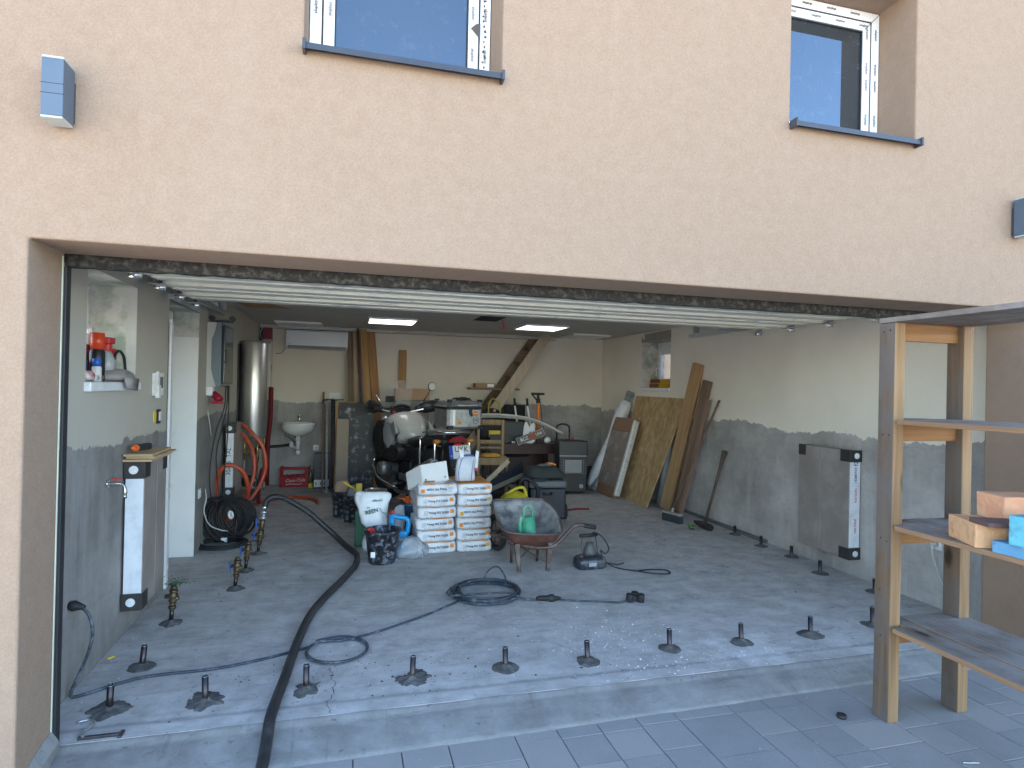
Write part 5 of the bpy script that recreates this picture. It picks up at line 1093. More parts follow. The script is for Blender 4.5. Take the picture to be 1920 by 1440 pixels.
# ------------------------------------------------------------------ motorcycle (forward is local +y)
t = thing("motorcycle", "white and black touring motorcycle with aluminium top case, seen from behind", "motorcycle", (.79, 7.49, 0), R(18))
BW = mat("motorcycle_white", (.62,.61,.56), .25, var=.03, bmp=0, coat=.5); BG = mat("pale_grey_panel", (.42,.44,.45), .35, var=.04)
TY = mat("tyre_rubber", (.018,.018,.018), .75, var=.3, vs_=20, bmp=.5, bs_=60)
def wheel(y, r, wdt, steer=0):
    m = Matrix.Translation((0, y, r)) @ Matrix.Rotation(steer, 4, 'Z')
    ax = (m.to_3x3() @ V(1,0,0)); c = m @ V(0,0,0)
    q = MB(); q.torus(c, r-wdt*.5, wdt*.5, ax, 40, 12); o = q.build("tyre", TY, t)
    q = MB(); q.torus(c, r-wdt*.95, .014, ax, 36, 8); q.cyl(c-ax*.06, c+ax*.06, .035)
    rot = m.to_3x3()
    for k in range(20):
        a = 2*math.pi*k/20; d = rot @ V(0, math.cos(a), math.sin(a)); q.cyl(c+ax*(.05 if k % 2 else -.05)+d*.03, c+d*(r-wdt*.95), .0025, seg=6)
    q.build("spoked_rim", mat("old_gold_rim", (.22,.18,.12), .4, .8, var=.2), t)
    q = MB(); q.cyl(c-ax*.075, c-ax*.07, .14, seg=30); q.build("brake_disc", SILV, t)
wheel(.76, .335, .12, R(14)); wheel(-.76, .33, .15)
q = MB(); q.tube([(-.09,.72,.335),(-.095,.60,.75),(-.095,.52,1.02)], .024, 10); q.tube([(.09,.72,.335),(.095,.60,.75),(.095,.52,1.02)], .024, 10); q.build("fork_tube", BLKM, t)
q = MB(); q.loft([[V(x_*.07, .76+.37*math.sin(a), .335+.37*math.cos(a)+(.01 if abs(x_)<.5 else -.02)) for x_ in (-1,-.5,.5,1)] for a in [R(-50+12*k) for k in range(10)]], closed=False, cap=False); q.build("front_mudguard", BLK, t)
# tank and flanks
q = MB(); rings = []
for y, w_2, zb, zt_ in ((-.10,.07,.84,.93),(-.02,.13,.82,1.02),(.08,.19,.78,1.12),(.20,.245,.74,1.165),(.33,.265,.74,1.15),(.45,.24,.78,1.10),(.56,.16,.84,1.04),(.64,.09,.9,1.0)):
    rings.append([V(w_2*math.copysign(abs(math.cos(a))**.7, math.cos(a)), y, (zb+zt_)/2+(zt_-zb)/2*math.copysign(abs(math.sin(a))**.75, math.sin(a))) for a in [2*math.pi*k/22 for k in range(22)]])
q.loft(rings); q.build("fuel_tank", BW, t)
for sx in (-1, 1):
    q = MB(); P_ = [(.10,1.045),(.26,1.06),(.38,.93),(.36,.80),(.20,.70),(.02,.80),(-.03,.93)]
    q.loft([[V(sx*(.235+.03*math.sin(i*1.2)), y, z) for i, (y, z) in enumerate(P_)], [V(sx*(.275 if y > .0 else .2), y*.96+.01, .88+(z-.88)*.9) for y, z in P_]], smooth=True); q.build("side_cover", BG, t, bevel=.006)
    q = MB(); P_ = [(.36,1.03),(.52,1.06),(.70,.93),(.74,.78),(.60,.60),(.40,.56),(.28,.70),(.33,.86)]
    q.loft([[V(sx*.15, y, z) for y, z in P_], [V(sx*(.285-.05*abs(y-.5)), y*.97+.015, .80+(z-.80)*.92) for y, z in P_]], smooth=True); q.build("air_scoop", BLK, t, bevel=.01)
    q = MB(); P_ = [(.55,.84),(.30,.80),(.02,.76),(-.12,.72),(-.10,.60),(.10,.54),(.50,.58)]
    q.loft([[V(sx*.14, y, z) for y, z in P_], [V(sx*.262, y*.97, .70+(z-.70)*.9) for y, z in P_]], smooth=True); q.build("lower_fairing", BLK, t, bevel=.01)
    # boxer cylinder with guard
    q = MB(); q.loft([[V(sx*xx, .23+ry*math.copysign(abs(math.cos(a))**.6, math.cos(a)), .47+rz_*math.copysign(abs(math.sin(a))**.6, math.sin(a))) for a in [2*math.pi*k/24 for k in range(24)]] for xx, ry, rz_ in ((.12,.06,.06),(.24,.07,.07),(.25,.10,.085),(.33,.10,.085),(.36,.085,.07),(.37,.05,.04))])
    for k in range(4): q.lathe([(0,0,.088),(1,0,.088)], (sx*(.155+.02*k),.22,.46), (sx*(.160+.02*k),.22,.46), 22)
    q.build("cylinder_head", SILV, t)
    q = MB(); q.tube([(sx*.10,.50,.62),(sx*.30,.42,.62),(sx*.40,.30,.56),(sx*.415,.24,.46),(sx*.38,.16,.36),(sx*.20,.02,.25)], .0125, 10); q.build("crash_bar", CHR, t)
    q = MB(); q.tube([(sx*.13,.3,.40),(sx*.2,.1,.22),(sx*.17,-.3,.24)], .022, 10); q.build("header_pipe", SILV, t)
    # pannier rack
    q = MB(); q.tube([(sx*.12,-.55,.90),(sx*.20,-.60,.90),(sx*.21,-.62,.86),(sx*.21,-.62,.56),(sx*.21,-.66,.52),(sx*.21,-.95,.52),(sx*.21,-.99,.56),(sx*.21,-.99,.86),(sx*.20,-.97,.90),(sx*.12,-.93,.90)], .0105, 10); q.build("pannier_rack", CHR, t)
    q = MB(); q.cyl((sx*.16,-.98,.88),(sx*.22,-.98,.88),.018); q.lathe([(0,0,.016),(.5,0,.024),(1,0,.02)], (sx*.16,-1.02,.90), (sx*.24,-1.03,.90), 12); q.build("indicator", mat("amber_lens", (.5,.2,.03), .3), t)
q = MB(); q.sphere((0,.2,.45), .17, sc_=(.8,1.25,.95)); q.box(-.13,.13,-.15,.35,.30,.60); q.box(-.10,.10,-.45,-.1,.28,.62); q.build("engine_block", BLKM, t, bevel=.03)
q = MB(); 
for pts in ([(-.11,.5,.98),(-.13,.1,.72),(-.12,-.35,.55)],[(.11,.5,.98),(.13,.1,.72),(.12,-.35,.55)],[(-.1,-.2,.8),(-.11,-.6,.92),(-.1,-1.0,.95)],[(.1,-.2,.8),(.11,-.6,.92),(.1,-1.0,.95)],[(-.12,-.35,.5),(-.11,-.6,.9)],[(.12,-.35,.5),(.11,-.6,.9)]): q.tube(pts, .016, 8, smooth=False)
q.build("frame_tubes", BLKM, t)
q = MB(); q.tube([(.06,-.30,.30),(.07,-.55,.33),(.05,-.76,.33)], .045, 12); q.sphere((.07,-.76,.33), .085); q.build("swingarm", BLKM, t)
q = MB(); rings = [[V(x_*w2, y, z-.05*abs(x_)**2) for x_ in (-1,-.7,-.3,0,.3,.7,1)]+[V(x_*w2*.85, y, z-.11) for x_ in (1,0,-1)] for y, w2, z in ((.02,.09,.90),(-.15,.14,.875),(-.35,.17,.90),(-.6,.17,.93),(-.85,.13,.955),(-.95,.1,.95))]
q.loft(rings); q.build("seat", mat("seat_vinyl", (.02,.02,.022), .6, var=.2, bmp=.3, bs_=90), t)
q = MB(); q.box(-.10,.10,-.34,-.1,.62,.80); q.box(-.16,.16,-.45,.0,.60,.78); q.build("battery_cover", BLK, t, bevel=.03)
q = MB(); q.lathe([(0,0,.05),(.1,0,.07),(.9,0,.075),(1,0,.05)], (-.17,-.45,.50), (-.22,-1.02,.66), 20); q.build("exhaust_silencer", SILV, t); q = MB(); q.cyl((-.217,-.98,.649),(-.223,-1.04,.665),.03); q.build("exhaust_tip", GASKET, t)
# rear rack, lamp, plate
q = MB(); q.box(-.15,.15,-1.08,-.72,.985,1.0); q.tube([(-.17,-.6,.97),(-.18,-.9,1.0),(-.14,-1.1,1.0),(.14,-1.1,1.0),(.18,-.9,1.0),(.17,-.6,.97)], .012, 8); q.build("luggage_rack", CHR, t)
q = MB(); q.prism([(-.105,-.03),(.105,-.03),(.10,.0),(.06,.025),(0,.034),(-.06,.025),(-.10,.0)], .05, Matrix(((1,0,0,0),(0,0,1,-1.13),(0,1,0,.925),(0,0,0,1)))); q.build("tail_lamp", mat("red_lens", (.20,.008,.015), .15, var=.1, bmp=0, coat=.5), t)
q = MB(); q.box(-.06,.02,-1.165,-1.14,.862,.884); q.build("plate_reflector", mat("bright_red", (.6,.02,.02), .3), t)
q = MB(); q.box(-.11,.11,-1.12,-1.0,.80,.86); q.prism([(-1.0,.84),(-1.14,.83),(-1.19,.64),(-1.18,.63),(-1.0,.70)], .22, Matrix(((0,0,1,-.11),(1,0,0,0),(0,1,0,0),(0,0,0,1)))); q.build("rear_mudguard", BLK, t)
mp = Matrix.Translation((.0,-1.168,.80)) @ Matrix.Rotation(R(-14),4,'X')
q = MB(); q.box(-.125,.125,-.004,.0,-.075,.065, mp); pl_ = q.build("number_plate", mat("plate_white", (.70,.71,.70), .35, var=.03), t, bevel=.001)
q = MB(); q.box(-.125,-.085,-.0048,-.0042,-.075,.065, mp); q.build("plate_blue_band", mat("plate_blue", (.01,.06,.40), .35), t)
dx = mp.to_3x3() @ V(1,0,0); dz = mp.to_3x3() @ V(0,0,1)
text_part("plate_text", "UKK", .082, INKM, t, mp @ V(.018,-.0055,.022), dx, dz, .0006, bold=.0008); text_part("plate_text", "H", .026, WHITEP, t, mp @ V(-.105,-.0055,-.045), dx, dz, .0006)
# top case
AL = mat("aluminium_case", (.50,.50,.50), .36, .85, var=.12, vs_=9, bmp=.04, dirt=(.32,.32,.32), dscale=6, damt=.4)
def cased(w2, d2, z0_, z1_, ch=.03): return None
q = MB(); prf = lambda w2, d2, c: [V(-w2+c,-d2,0),V(w2-c,-d2,0),V(w2,-d2+c,0),V(w2,d2-c,0),V(w2-c,d2,0),V(-w2+c,d2,0),V(-w2,d2-c,0),V(-w2,-d2+c,0)]
cc = V(0,-.93,0)
q.loft([[p+cc+V(0,0,z) for p in prf(w2, d2, .035)] for w2, d2, z in ((.195,.16,1.035),(.215,.18,1.06),(.215,.18,1.245))], smooth=False); q.build("case_body", AL, t, bevel=.004)
q = MB(); q.loft([[p+cc+V(0,0,z) for p in prf(w2, d2, .035)] for w2, d2, z in ((.222,.187,1.245),(.222,.187,1.275),(.218,.183,1.277),(.19,.15,1.335),(.185,.145,1.338))], smooth=False); o = q.build("case_lid", [AL, BLK], t, bevel=.003)
for p in o.data.polygons:
    if p.center.z < 1.272: p.material_index = 1
q = MB()
for sx in (-1,1):
    for sy in (-1,1):
        q.box(sx*.185-.022, sx*.185+.022, -.93+sy*.15-.022, -.93+sy*.15+.022, 1.32, 1.352); q.box(sx*.18-.03, sx*.18+.03, -.93+sy*.155-.03, -.93+sy*.155+.03, 1.028, 1.072)
q.build("case_corner", BLK, t, bevel=.006)
q = MB(); q.tube([(-.12,-1.0,1.335),(-.1,-1.0,1.36),(.1,-1.0,1.36),(.12,-1.0,1.335)], .009, 8, smooth=False); q.box(-.02,.02,-.98,-.9,1.338,1.37); q.box(.06,.10,-.93,-.86,1.338,1.375); q.build("lid_strap", BLK, t)
q = MB(); q.box(-.10,.14,-1.122,-1.112,1.282,1.296); q.build("case_handle", GALV, t, bevel=.003)
q = MB(); q.box(.035,.07,-1.125,-1.112,1.19,1.26); q.box(.045,.075,-1.13,-1.12,1.17,1.21); q.build("case_latch", BLK, t, bevel=.003)
q = MB(); q.box(-.162,-.13,-1.1115,-1.1105,1.075,1.24); q.build("reflective_strip", mat("strip_white", (.85,.82,.75), .3), t)
ys_ = -1.1112; q = MB(); q.prism([(-.115,1.085),(-.045,1.085),(-.08,1.15)], .0012, Matrix(((1,0,0,0),(0,0,1,ys_-.001),(0,1,0,0),(0,0,0,1)))); q.build("triangle_sticker", mat("sticker_orange", (.62,.22,.02), .4), t)
q = MB(); q.prism([(-.102,1.092),(-.058,1.092),(-.08,1.134)], .0012, Matrix(((1,0,0,0),(0,0,1,ys_-.0022),(0,1,0,0),(0,0,0,1)))); q.build("triangle_sticker", mat("sticker_yellow", (.75,.45,.03), .4), t)
q = MB(); q.box(-.092,-.07,ys_-.004,ys_-.0024,1.100,1.108); q.box(-.090,-.088,ys_-.004,ys_-.0024,1.094,1.1); q.box(-.074,-.072,ys_-.004,ys_-.0024,1.094,1.1); q.box(-.072,-.064,ys_-.004,ys_-.0024,1.104,1.112); q.build("animal_mark", INKM, t)
q = MB(); q.torus((.125,ys_-.001,1.125), .036, .002, (0,1,0), 30, 6); q.box(.105,.145,ys_-.003,ys_-.001,1.128,1.136); q.box(.132,.14,ys_-.003,ys_-.001,1.11,1.128); q.build("round_sticker", mat("sticker_ink", (.06,.07,.09), .5), t)
q = MB(); q.box(.09,.145,ys_-.0015,ys_,1.18,1.222); q.build("flag_sticker", mat("sticker_red", (.5,.02,.02), .4), t); q = MB(); q.box(.09,.145,ys_-.0025,ys_-.0016,1.192,1.21); q.build("flag_sticker", mat("sticker_yellow", (.75,.45,.03), .4), t)
for o_ in list(COL.objects):
    if o_.parent == t and o_.name.split('.')[0] in ('case_body','case_lid','case_corner','lid_strap','case_handle','case_latch','reflective_strip','triangle_sticker','animal_mark','round_sticker','flag_sticker'): o_.location.x += .095
# front end: bars, guards, mirrors, screen
q = MB(); q.tube([(-.40,.33,1.19),(-.32,.38,1.19),(-.16,.44,1.15),(0,.47,1.12),(.16,.44,1.15),(.32,.38,1.19),(.40,.33,1.19)], .012, 10); q.build("handlebar", CHR, t)
for sx in (-1,1):
    q = MB(); q.loft([[V(sx*(.22+.0*k),.50,1.17+.02*math.sin(a)+.0) + V(0, .012*math.cos(a), .02*math.sin(a)) for a in [2*math.pi*j/14 for j in range(14)]] for k in (0,)]+[[V(sx*xx, yy+.018*math.cos(a), 1.20+zz+hh*math.sin(a)) for a in [2*math.pi*j/14 for j in range(14)]] for xx, yy, zz, hh in ((.28,.50,.0,.06),(.36,.48,.012,.085),(.44,.43,.025,.08),(.50,.36,.03,.03))]); q.build("hand_guard", BLK, t)
    q = MB(); q.cyl((sx*.29,.395,1.19),(sx*.41,.325,1.19),.018,seg=14); q.build("grip", GASKET, t)
q = MB(); q.cyl((.27,.43,1.2),(.31,.43,1.3),.007); q.cyl((.31,.43,1.3),(.41,.44,1.44),.006); q.build("mirror_stem", BLK, t)
q = MB(); q.lathe([(0,0,.052),(.5,0,.058),(1,0,.05)], (.42,.45,1.48), (.42,.425,1.48), 26); o = q.build("mirror", BLK, t); q = MB(); q.cyl((.42,.4245,1.48),(.42,.4225,1.48),.049,seg=28); q.build("mirror_glass", mat("mirror_silver", (.9,.9,.9), .03, 1, var=0, bmp=0), t)
q = MB(); q.tube([(-.27,.43,1.2),(-.30,.42,1.29),(-.34,.44,1.36)], .008, 8); q.build("mirror_stem", CHR, t)
q = MB(); q.box(-.20,-.08,.46,.49,1.27,1.35, ); q.build("navigation_unit", BLK, t, bevel=.006); q = MB(); q.box(-.17,.13,.42,.62,1.13,1.20); q.tube([(-.15,.45,1.2),(0,.44,1.23),(.13,.46,1.2)], .02, 10); q.build("dashboard", BLK, t, bevel=.02)
q = MB(); q.box(-.13,-.09,.40,.42,1.14,1.16); q.build("start_button", mat("red_plastic", (.55,.03,.03), .4), t)
SCR = mat("clear_screen", (.80,.80,.78), .08, var=0, bmp=0, alpha=.16)
q = MB(); q.loft([[V(w2*math.sin(a), y+.10*(1-math.cos(a))*-1+.0, z) for a in [R(-70+14*k) for k in range(11)]] for y, z, w2 in ((.72,1.12,.20),(.70,1.25,.22),(.64,1.40,.225),(.58,1.50,.18),(.55,1.55,.10))], closed=False, cap=False)
o = q.build("windshield", SCR, t); sm_ = o.modifiers.new("s", 'SOLIDIFY'); sm_.thickness = .004
q = MB(); q.loft([[V(x_*w2, y, z+dz_) for x_, dz_ in ((-1,-.03),(-.5,.0),(0,.01),(.5,0),(1,-.03),(.6,-.09),(-.6,-.09))] for y, w2, z in ((.55,.16,1.06),(.70,.17,1.02),(.88,.10,.93),(1.0,.04,.86))]); q.build("front_beak", BW, t)
q = MB(); q.sphere((-.06,.80,1.02), .07, sc_=(1,.8,.9)); q.sphere((.06,.80,1.02), .06, sc_=(1,.8,.9)); q.build("headlight", mat("lens_clear", (.6,.62,.65), .1, .5), t)
q = MB(); q.tube([(-.08,-.1,.22),(-.2,-.13,.13),(-.3,-.17,.012)], .014, 8); q.tube([(.08,-.1,.22),(.14,-.1,.01)], .014, 8); q.build("stand", BLKM, t)
q = MB(); q.tube([(-.15,.0,.32),(-.29,-.02,.31)], .014, 8, smooth=False); q.tube([(-.15,-.35,.42),(-.27,-.37,.42)], .012, 8, smooth=False); q.box(-.2,-.17,-.40,.0,.36,.44); q.build("footpeg", SILV, t)
q = MB(); random.seed(1)
for k in range(7): q.tube([(random.uniform(-.15,.15),random.uniform(.3,.5),random.uniform(1.05,1.15)),(random.uniform(-.2,.2),random.uniform(.4,.6),random.uniform(.95,1.1)),(random.uniform(-.14,.14),random.uniform(.4,.6),random.uniform(.8,.95))], .005, 6)
q.build("control_cables", GASKET, t)

# ------------------------------------------------------------------ loft stair, timber, back-wall things
LW = wood("pale_beam", (.46,.39,.29), (.36,.29,.2), 2, rough=.8, knots=False); DW = wood("dark_tread", (.24,.18,.12), (.13,.095,.06), 0, rough=.85)
t = thing("loft_stair", "steep open wooden stair rising to the right along the back wall", "stair", (0,0,0))
a, c = V(2.19,8.92,1.25), V(2.93,8.92,2.31); a = a+(a-c)*1.0; a = V(1.42, 8.92, .15)
q = MB(); q.beam(a, V(2.94,8.92,2.325), .15, .035, (1,0,-.69)); q.build("stringer", LW, t, bevel=.002)
q = MB(); q.beam(a+V(-.06,.36,0), V(2.88,9.28,2.325), .15, .035, (1,0,-.69)); q.build("stringer", DW, t, bevel=.002)
for k in range(9):
    z = .35+.22*k; x = 1.42+(z-.15)*(1.52/2.175); q = MB(); q.box(x-.14, x+.02, 8.94, 9.26, z-.012, z+.012); q.build("tread", DW, t, bevel=.002)
q = MB(); q.box(1.84,2.14,8.99,9.2,1.478,1.545); o = q.build("cardboard_box", mat("brown_cardboard", (.33,.21,.13), .9, var=.12), bevel=.002); tag(o, "flat brown carton lying on a tread of the loft stair", "box")
q = MB(); q.box(2.02,2.12,8.985,8.9895,1.488,1.535); q.build("white_label", WHITEP, o)
q = MB(); q.box(2.05,2.3,9.12,9.3,1.2,1.202) if False else q.box(1.75,2.52,8.96,9.24,1.445,1.476); q.build("shelf_plank", DW); bpy.data.objects["shelf_plank"]["label"] = "short plank laid across the stair under the flat carton"; bpy.data.objects["shelf_plank"]["category"] = "plank"
def plank(name, p0, p1, wd, th, side, m_, label, grp=None, cat="plank"):
    p0, p1 = Vector(p0), Vector(p1); d = (p1-p0); L = d.length; d.normalize(); sd_ = Vector(side); sd_ = (sd_-d*sd_.dot(d)).normalized(); b_ = d.cross(sd_)
    q = MB(); q.box(-wd/2, wd/2, -th/2, th/2, 0, L); o = q.build(name, m_, bevel=.0025); m = Matrix((sd_, b_, d)).transposed().to_4x4(); m.translation = p0+V(0,0,.0); o.matrix_world = m; return tag(o, label, cat, grp)
G1 = "boards leaning against the back wall"
W_a = wood("honey_board", (.42,.25,.10), (.28,.15,.055), 2, seed=2.0); W_b = wood("old_board", (.20,.14,.095), (.11,.075,.05), 2, seed=4.0); W_c = wood("amber_board", (.38,.20,.075), (.22,.11,.04), 2, seed=6.0)
plank("timber_board", (.05,8.95,0), (-.00,9.3,2.30), .07, .03, (1,0,0), W_b, "old dark board at the left end of the leaning timber", G1)
plank("timber_board", (.15,8.93,0), (.055,9.27,2.30), .045, .04, (1,0,0), wood("straw_board", (.45,.33,.2), (.3,.2,.11), 2), "narrow straw-coloured board beside the dark leaning board", G1)
plank("timber_board", (.24,8.88,0), (.105,9.2,2.30), .035, .03, (1,0,0), wood("plum_board", (.08,.03,.035), (.04,.02,.02), 2), "dark plum strip between two leaning boards", G1)
plank("timber_board", (.36,8.90,0), (.18,9.25,2.30), .10, .03, (1,.1,0), W_a, "wide honey-coloured board, second from right of the leaning timber", G1)
plank("timber_board", (.49,8.95,0), (.29,9.3,2.30), .12, .03, (1,.2,0), W_c, "amber knotty board at the right of the leaning timber", G1)
plank("timber_board", (.76,9.18,0), (.775,9.33,2.02), .115, .028, (1,0,0), W_a, "single upright board behind the windshield", G1)
q = MB(); q.box(-.24,.24,-.12,.12,0,.16); o = q.build("cardboard_box", mat("brown_cardboard", (.33,.21,.13), .9, var=.12), bevel=.003); o.location = (.85, 8.62, 1.285); tag(o, "brown carton behind the motorcycle screen, on the metal cabinet", "box")
t = thing("storage_cabinet", "grey-white metal cabinet behind the motorcycle, with the brown carton on top", "cabinet", (.85, 8.66, 0))
q = MB(); q.box(-.22,.24,-.16,.16,0,1.28); q.build("casing", mat("khaki_metal", (.20,.19,.16), .6, var=.1), t, bevel=.005); q = MB(); q.box(.13,.3,-.22,-.165,.70,.96); q.build("door_panel", mat("pale_metal", (.40,.39,.36), .5), t, bevel=.003)
q = MB(); q.tube([(-.15,-.17,.95),(-.04,-.17,1.14),(.02,-.17,.95)], .008, 6, smooth=False); q.build("bracket", SILV, t)
# rails and rods on the left of the back wall
plank("brown_pole", (-.32,8.62,0), (-.36,9.36,1.36), .028, .028, (1,0,0), W_b, "brown wooden pole leaning beside the washbasin", None, "pole")
plank("metal_rail", (-.27,8.70,0), (-.31,9.36,1.27), .03, .02, (1,0,0), GALV, "plain metal rail right of the brown pole", "metal rails on the back wall", "rail")
plank("metal_rail", (-.20,8.70,0), (-.23,9.36,1.26), .045, .02, (1,0,0), DKMET, "dark metal rail between two lighter rails", "metal rails on the back wall", "rail")
o = plank("metal_rail", (-.145,8.68,0), (-.175,9.33,1.25), .05, .022, (1,0,0), GALV, "perforated metal rail nearest the black panel", "metal rails on the back wall", "rail")
q = MB()
for k in range(30): q.box(-.005,.005,-.0125,-.0112,.05+k*.046,.068+k*.046)
q.build("punched_hole", INKM, o)
t = thing("t_bar", "thin black T-shaped bar standing before the metal rails", "bar", (-.19, 8.5, 0))
q = MB(); q.tube([(0.04,0,0),(.0,.28,1.265)], .008, 8); q.tube([(-.16,.27,1.215),(-.14,.28,1.262),(.0,.28,1.265),(.13,.28,1.268)], .008, 8); q.build("bar", GASKET, t)
# black dusty panel, beige board
DUST = mat("dusty_black_panel", (.020,.021,.022), .55, var=.2, vs_=6, dirt=(.33,.34,.34), dscale=11, damt=.28)
t = thing("dusty_board", "large black panel spattered with pale dust, leaning behind the motorcycle", "panel", (-.13, 8.25, 0), rot=(R(-4), 0, 0))
q = MB(); q.prism([(0,0),(.47,0),(.47,1.10),(.42,1.235),(.36,1.245),(.0,1.245)], .03, Matrix(((1,0,0,0),(0,0,1,0),(0,1,0,0),(0,0,0,1)))); q.build("panel_face", DUST, t, bevel=.004)
q = MB(); q.box(-.03,-.002,.0,.035,0,1.245); q.build("panel_edge", W_c, t)
q = MB(); q.box(-.03,.0,.05,.10,0,1.25) if False else q.box(.0,.2,.031,.034,1.18,1.26); q.build("panel_backing", W_c, t)
o = plank("beige_board", (-.07,8.16,0), (-.065,8.20,1.035), .15, .016, (1,0,0), mat("beige_mdf", (.30,.24,.18), .8, var=.08), "beige board standing in front of the black panel", None, "board")
# crate, navy box, bottle
t = thing("bottle_crate", "red plastic soft-drink crate with white script lettering by the back wall", "crate", (-.72, 9.33, 0), R(-4))
RC = mat("crate_red", (.33,.008,.015), .38, var=.1, vs_=6)
q = MB(); w2, d2, hh = .195, .14, .285
q.box(-w2,w2,-d2,-d2+.012,0,.15); q.box(-w2,w2,-d2,-d2+.012,.245,hh); q.box(-w2,-w2+.05,-d2,-d2+.012,.15,.245); q.box(w2-.05,w2,-d2,-d2+.012,.15,.245)
q.box(-w2,w2,d2-.012,d2,0,hh); q.box(-w2,-w2+.012,-d2+.012,d2-.012,0,.17); q.box(-w2,-w2+.012,-d2+.012,d2-.012,.235,hh); q.box(w2-.012,w2,-d2+.012,d2-.012,0,.17); q.box(w2-.012,w2,-d2+.012,d2-.012,.235,hh)
q.box(-w2+.012,w2-.012,-d2+.012,d2-.012,.0,.012); q.build("crate_shell", RC, t, bevel=.004)
q = MB()
for k in range(1,6): q.box(-w2+.012+k*.062,-w2+.018+k*.062,-d2+.02,d2-.02,.012,.16)
for k in range(1,4): q.box(-w2+.014,w2-.014,-d2+k*.07,-d2+.006+k*.07,.012,.155)
q.build("crate_divider", RC, t)
text_part("crate_script", "Coca-Cola", .062, WHITEP, t, (.02,-d2-.0012,.095), (1,0,.05), (.30,0,1), .0006); q = MB(); q.tube([(-.11,-d2-.001,.035),(-.04,-d2-.001,.045),(.06,-d2-.001,.04),(.11,-d2-.001,.052)], .0045, 6); q.build("crate_script", WHITEP, t)
t = thing("navy_carton", "tall navy blue carton with a white label strip beside the red crate", "carton", (-.34, 9.06, 0), R(3))
q = MB(); q.box(-.115,.115,-.07,.07,0,.50); q.build("carton_body", mat("navy_card", (.008,.012,.035), .4, var=.1), t, bevel=.003)
q = MB(); q.box(-.11,.09,-.0715,-.0705,.03,.13); q.build("white_label", WHITEP, t)
for k in range(4):
    text_part("carton_print", ("IIIII","IIIIIII","IIIIIIII","IIIIII")[k], .035, mat("carton_ink", (.07,.10,.16), .5), t, (-.02,-.0712,.19+.07*k), (1,0,0), (0,0,1), .0004)
q = MB()
for xx in (-.085,-.02,.03,.065): q.box(xx-.006,xx+.006,-.0724,-.0716,.05,.10)
q.build("label_print", INKM, t)
t = thing("yellow_bottle", "clear bottle with a yellow base between crate and navy carton", "bottle", (-.50, 9.12, 0))
q = MB(); q.cyl((0,0,0),(0,0,.07),.035); q.build("yellow_base", mat("yellow_plastic", (.75,.55,.04), .5), t); q = MB(); q.lathe([(0,0,.034),(.6,0,.034),(.85,0,.014),(1,0,.014)],(0,0,.07),(0,0,.26),16); q.build("bottle_body", mat("olive_bottle", (.10,.10,.05), .2), t)

# ------------------------------------------------------------------ desk and the things on it
MAH = mat("mahogany_veneer", (.045,.013,.011), .35, var=.25, vs_=4, grain=(1,6,6))
t = thing("desk", "dark reddish wooden desk along the back wall with clutter on top", "desk", (2.5, 8.75, 0))
q = MB(); q.box(-.56,.55,-.29,.30,.655,.68); q.build("desk_top", MAH, t, bevel=.004)
q = MB(); q.box(-.53,.52,-.265,-.245,.53,.654); q.build("apron", MAH, t, bevel=.002)
for xx, yy in ((-.52,-.25),(.46,-.25),(-.52,.22),(.46,.22)):
    q = MB(); q.box(xx,xx+.05,yy,yy+.05,0,.529); q.build("leg", MAH, t, bevel=.003)
q = MB(); q.box(-.5,.5,.27,.28,.15,.5); q.build("modesty_panel", MAH, t)
t = thing("printer", "dark grey printer-like box on the left half of the desk", "printer", (2.35, 8.75, .68), 0)
q = MB(); q.box(-.17,.17,-.15,.15,0,.31); q.build("casing", mat("charcoal_plastic", (.045,.048,.052), .5), t, bevel=.02, seg=3); q = MB(); q.box(-.14,.14,-.154,-.15,.05,.12); q.build("tray_slot", BLK, t)
q = MB(); q.box(-.15,.13,-.01,.01,0,.13); o = q.build("brown_case", mat("aubergine_case", (.06,.04,.04), .5), bevel=.004); o.location = (2.12, 8.53, .68); tag(o, "small dark brown case on the left front of the desk", "case")
t = thing("tape_bottle", "small white bottle lying on the desk", "bottle", (2.32, 8.50, .70)); q = MB(); q.cyl((-.03,0,.0),(.02,0,-.005),.015); q.build("bottle_body", WHITEP, t); q = MB(); q.cyl((.02,0,-.005),(.04,0,-.008),.008); q.build("cap", GASKET, t)
t = thing("bracket_plate", "white metal bracket plate with V-cut standing on the desk", "bracket", (2.57, 8.56, .68), 0)
q = MB(); q.prism([(-.10,.07),(.085,.07),(.085,.25),(.07,.30),(.05,.30),(.0,.235),(-.04,.31),(-.065,.31),(-.085,.25)], .012, Matrix(((1,0,0,0),(0,0,1,0),(0,1,0,0),(0,0,0,1)))); q.box(-.09,.085,.0,.08,0,.071); q.build("plate", WHITEP, t, bevel=.002); q = MB(); q.cyl((.01,-.003,.16),(.01,0,.16),.009); q.build("hole", INKM, t)
t = thing("enamel_sign", "tilted brown sign with pale letters BCZ propped on the desk", "sign", (2.56, 8.46, .78), rot=(R(-12), R(-20), 0))
q = MB(); q.box(-.22,.22,-.004,.004,-.055,.055); q.build("sign_board", mat("sign_brown", (.13,.10,.085), .5), t); q = MB(); q.box(-.02,.08,-.0056,-.0046,-.05,.05); q.build("orange_field", mat("sign_rust", (.32,.09,.03), .5), t)
q = MB()
for z_ in (-.05,.048): q.box(-.215,.215,-.0056,-.0046,z_,z_+.003)
for x_ in (-.215,.212): q.box(x_,x_+.003,-.0056,-.0046,-.047,.048)
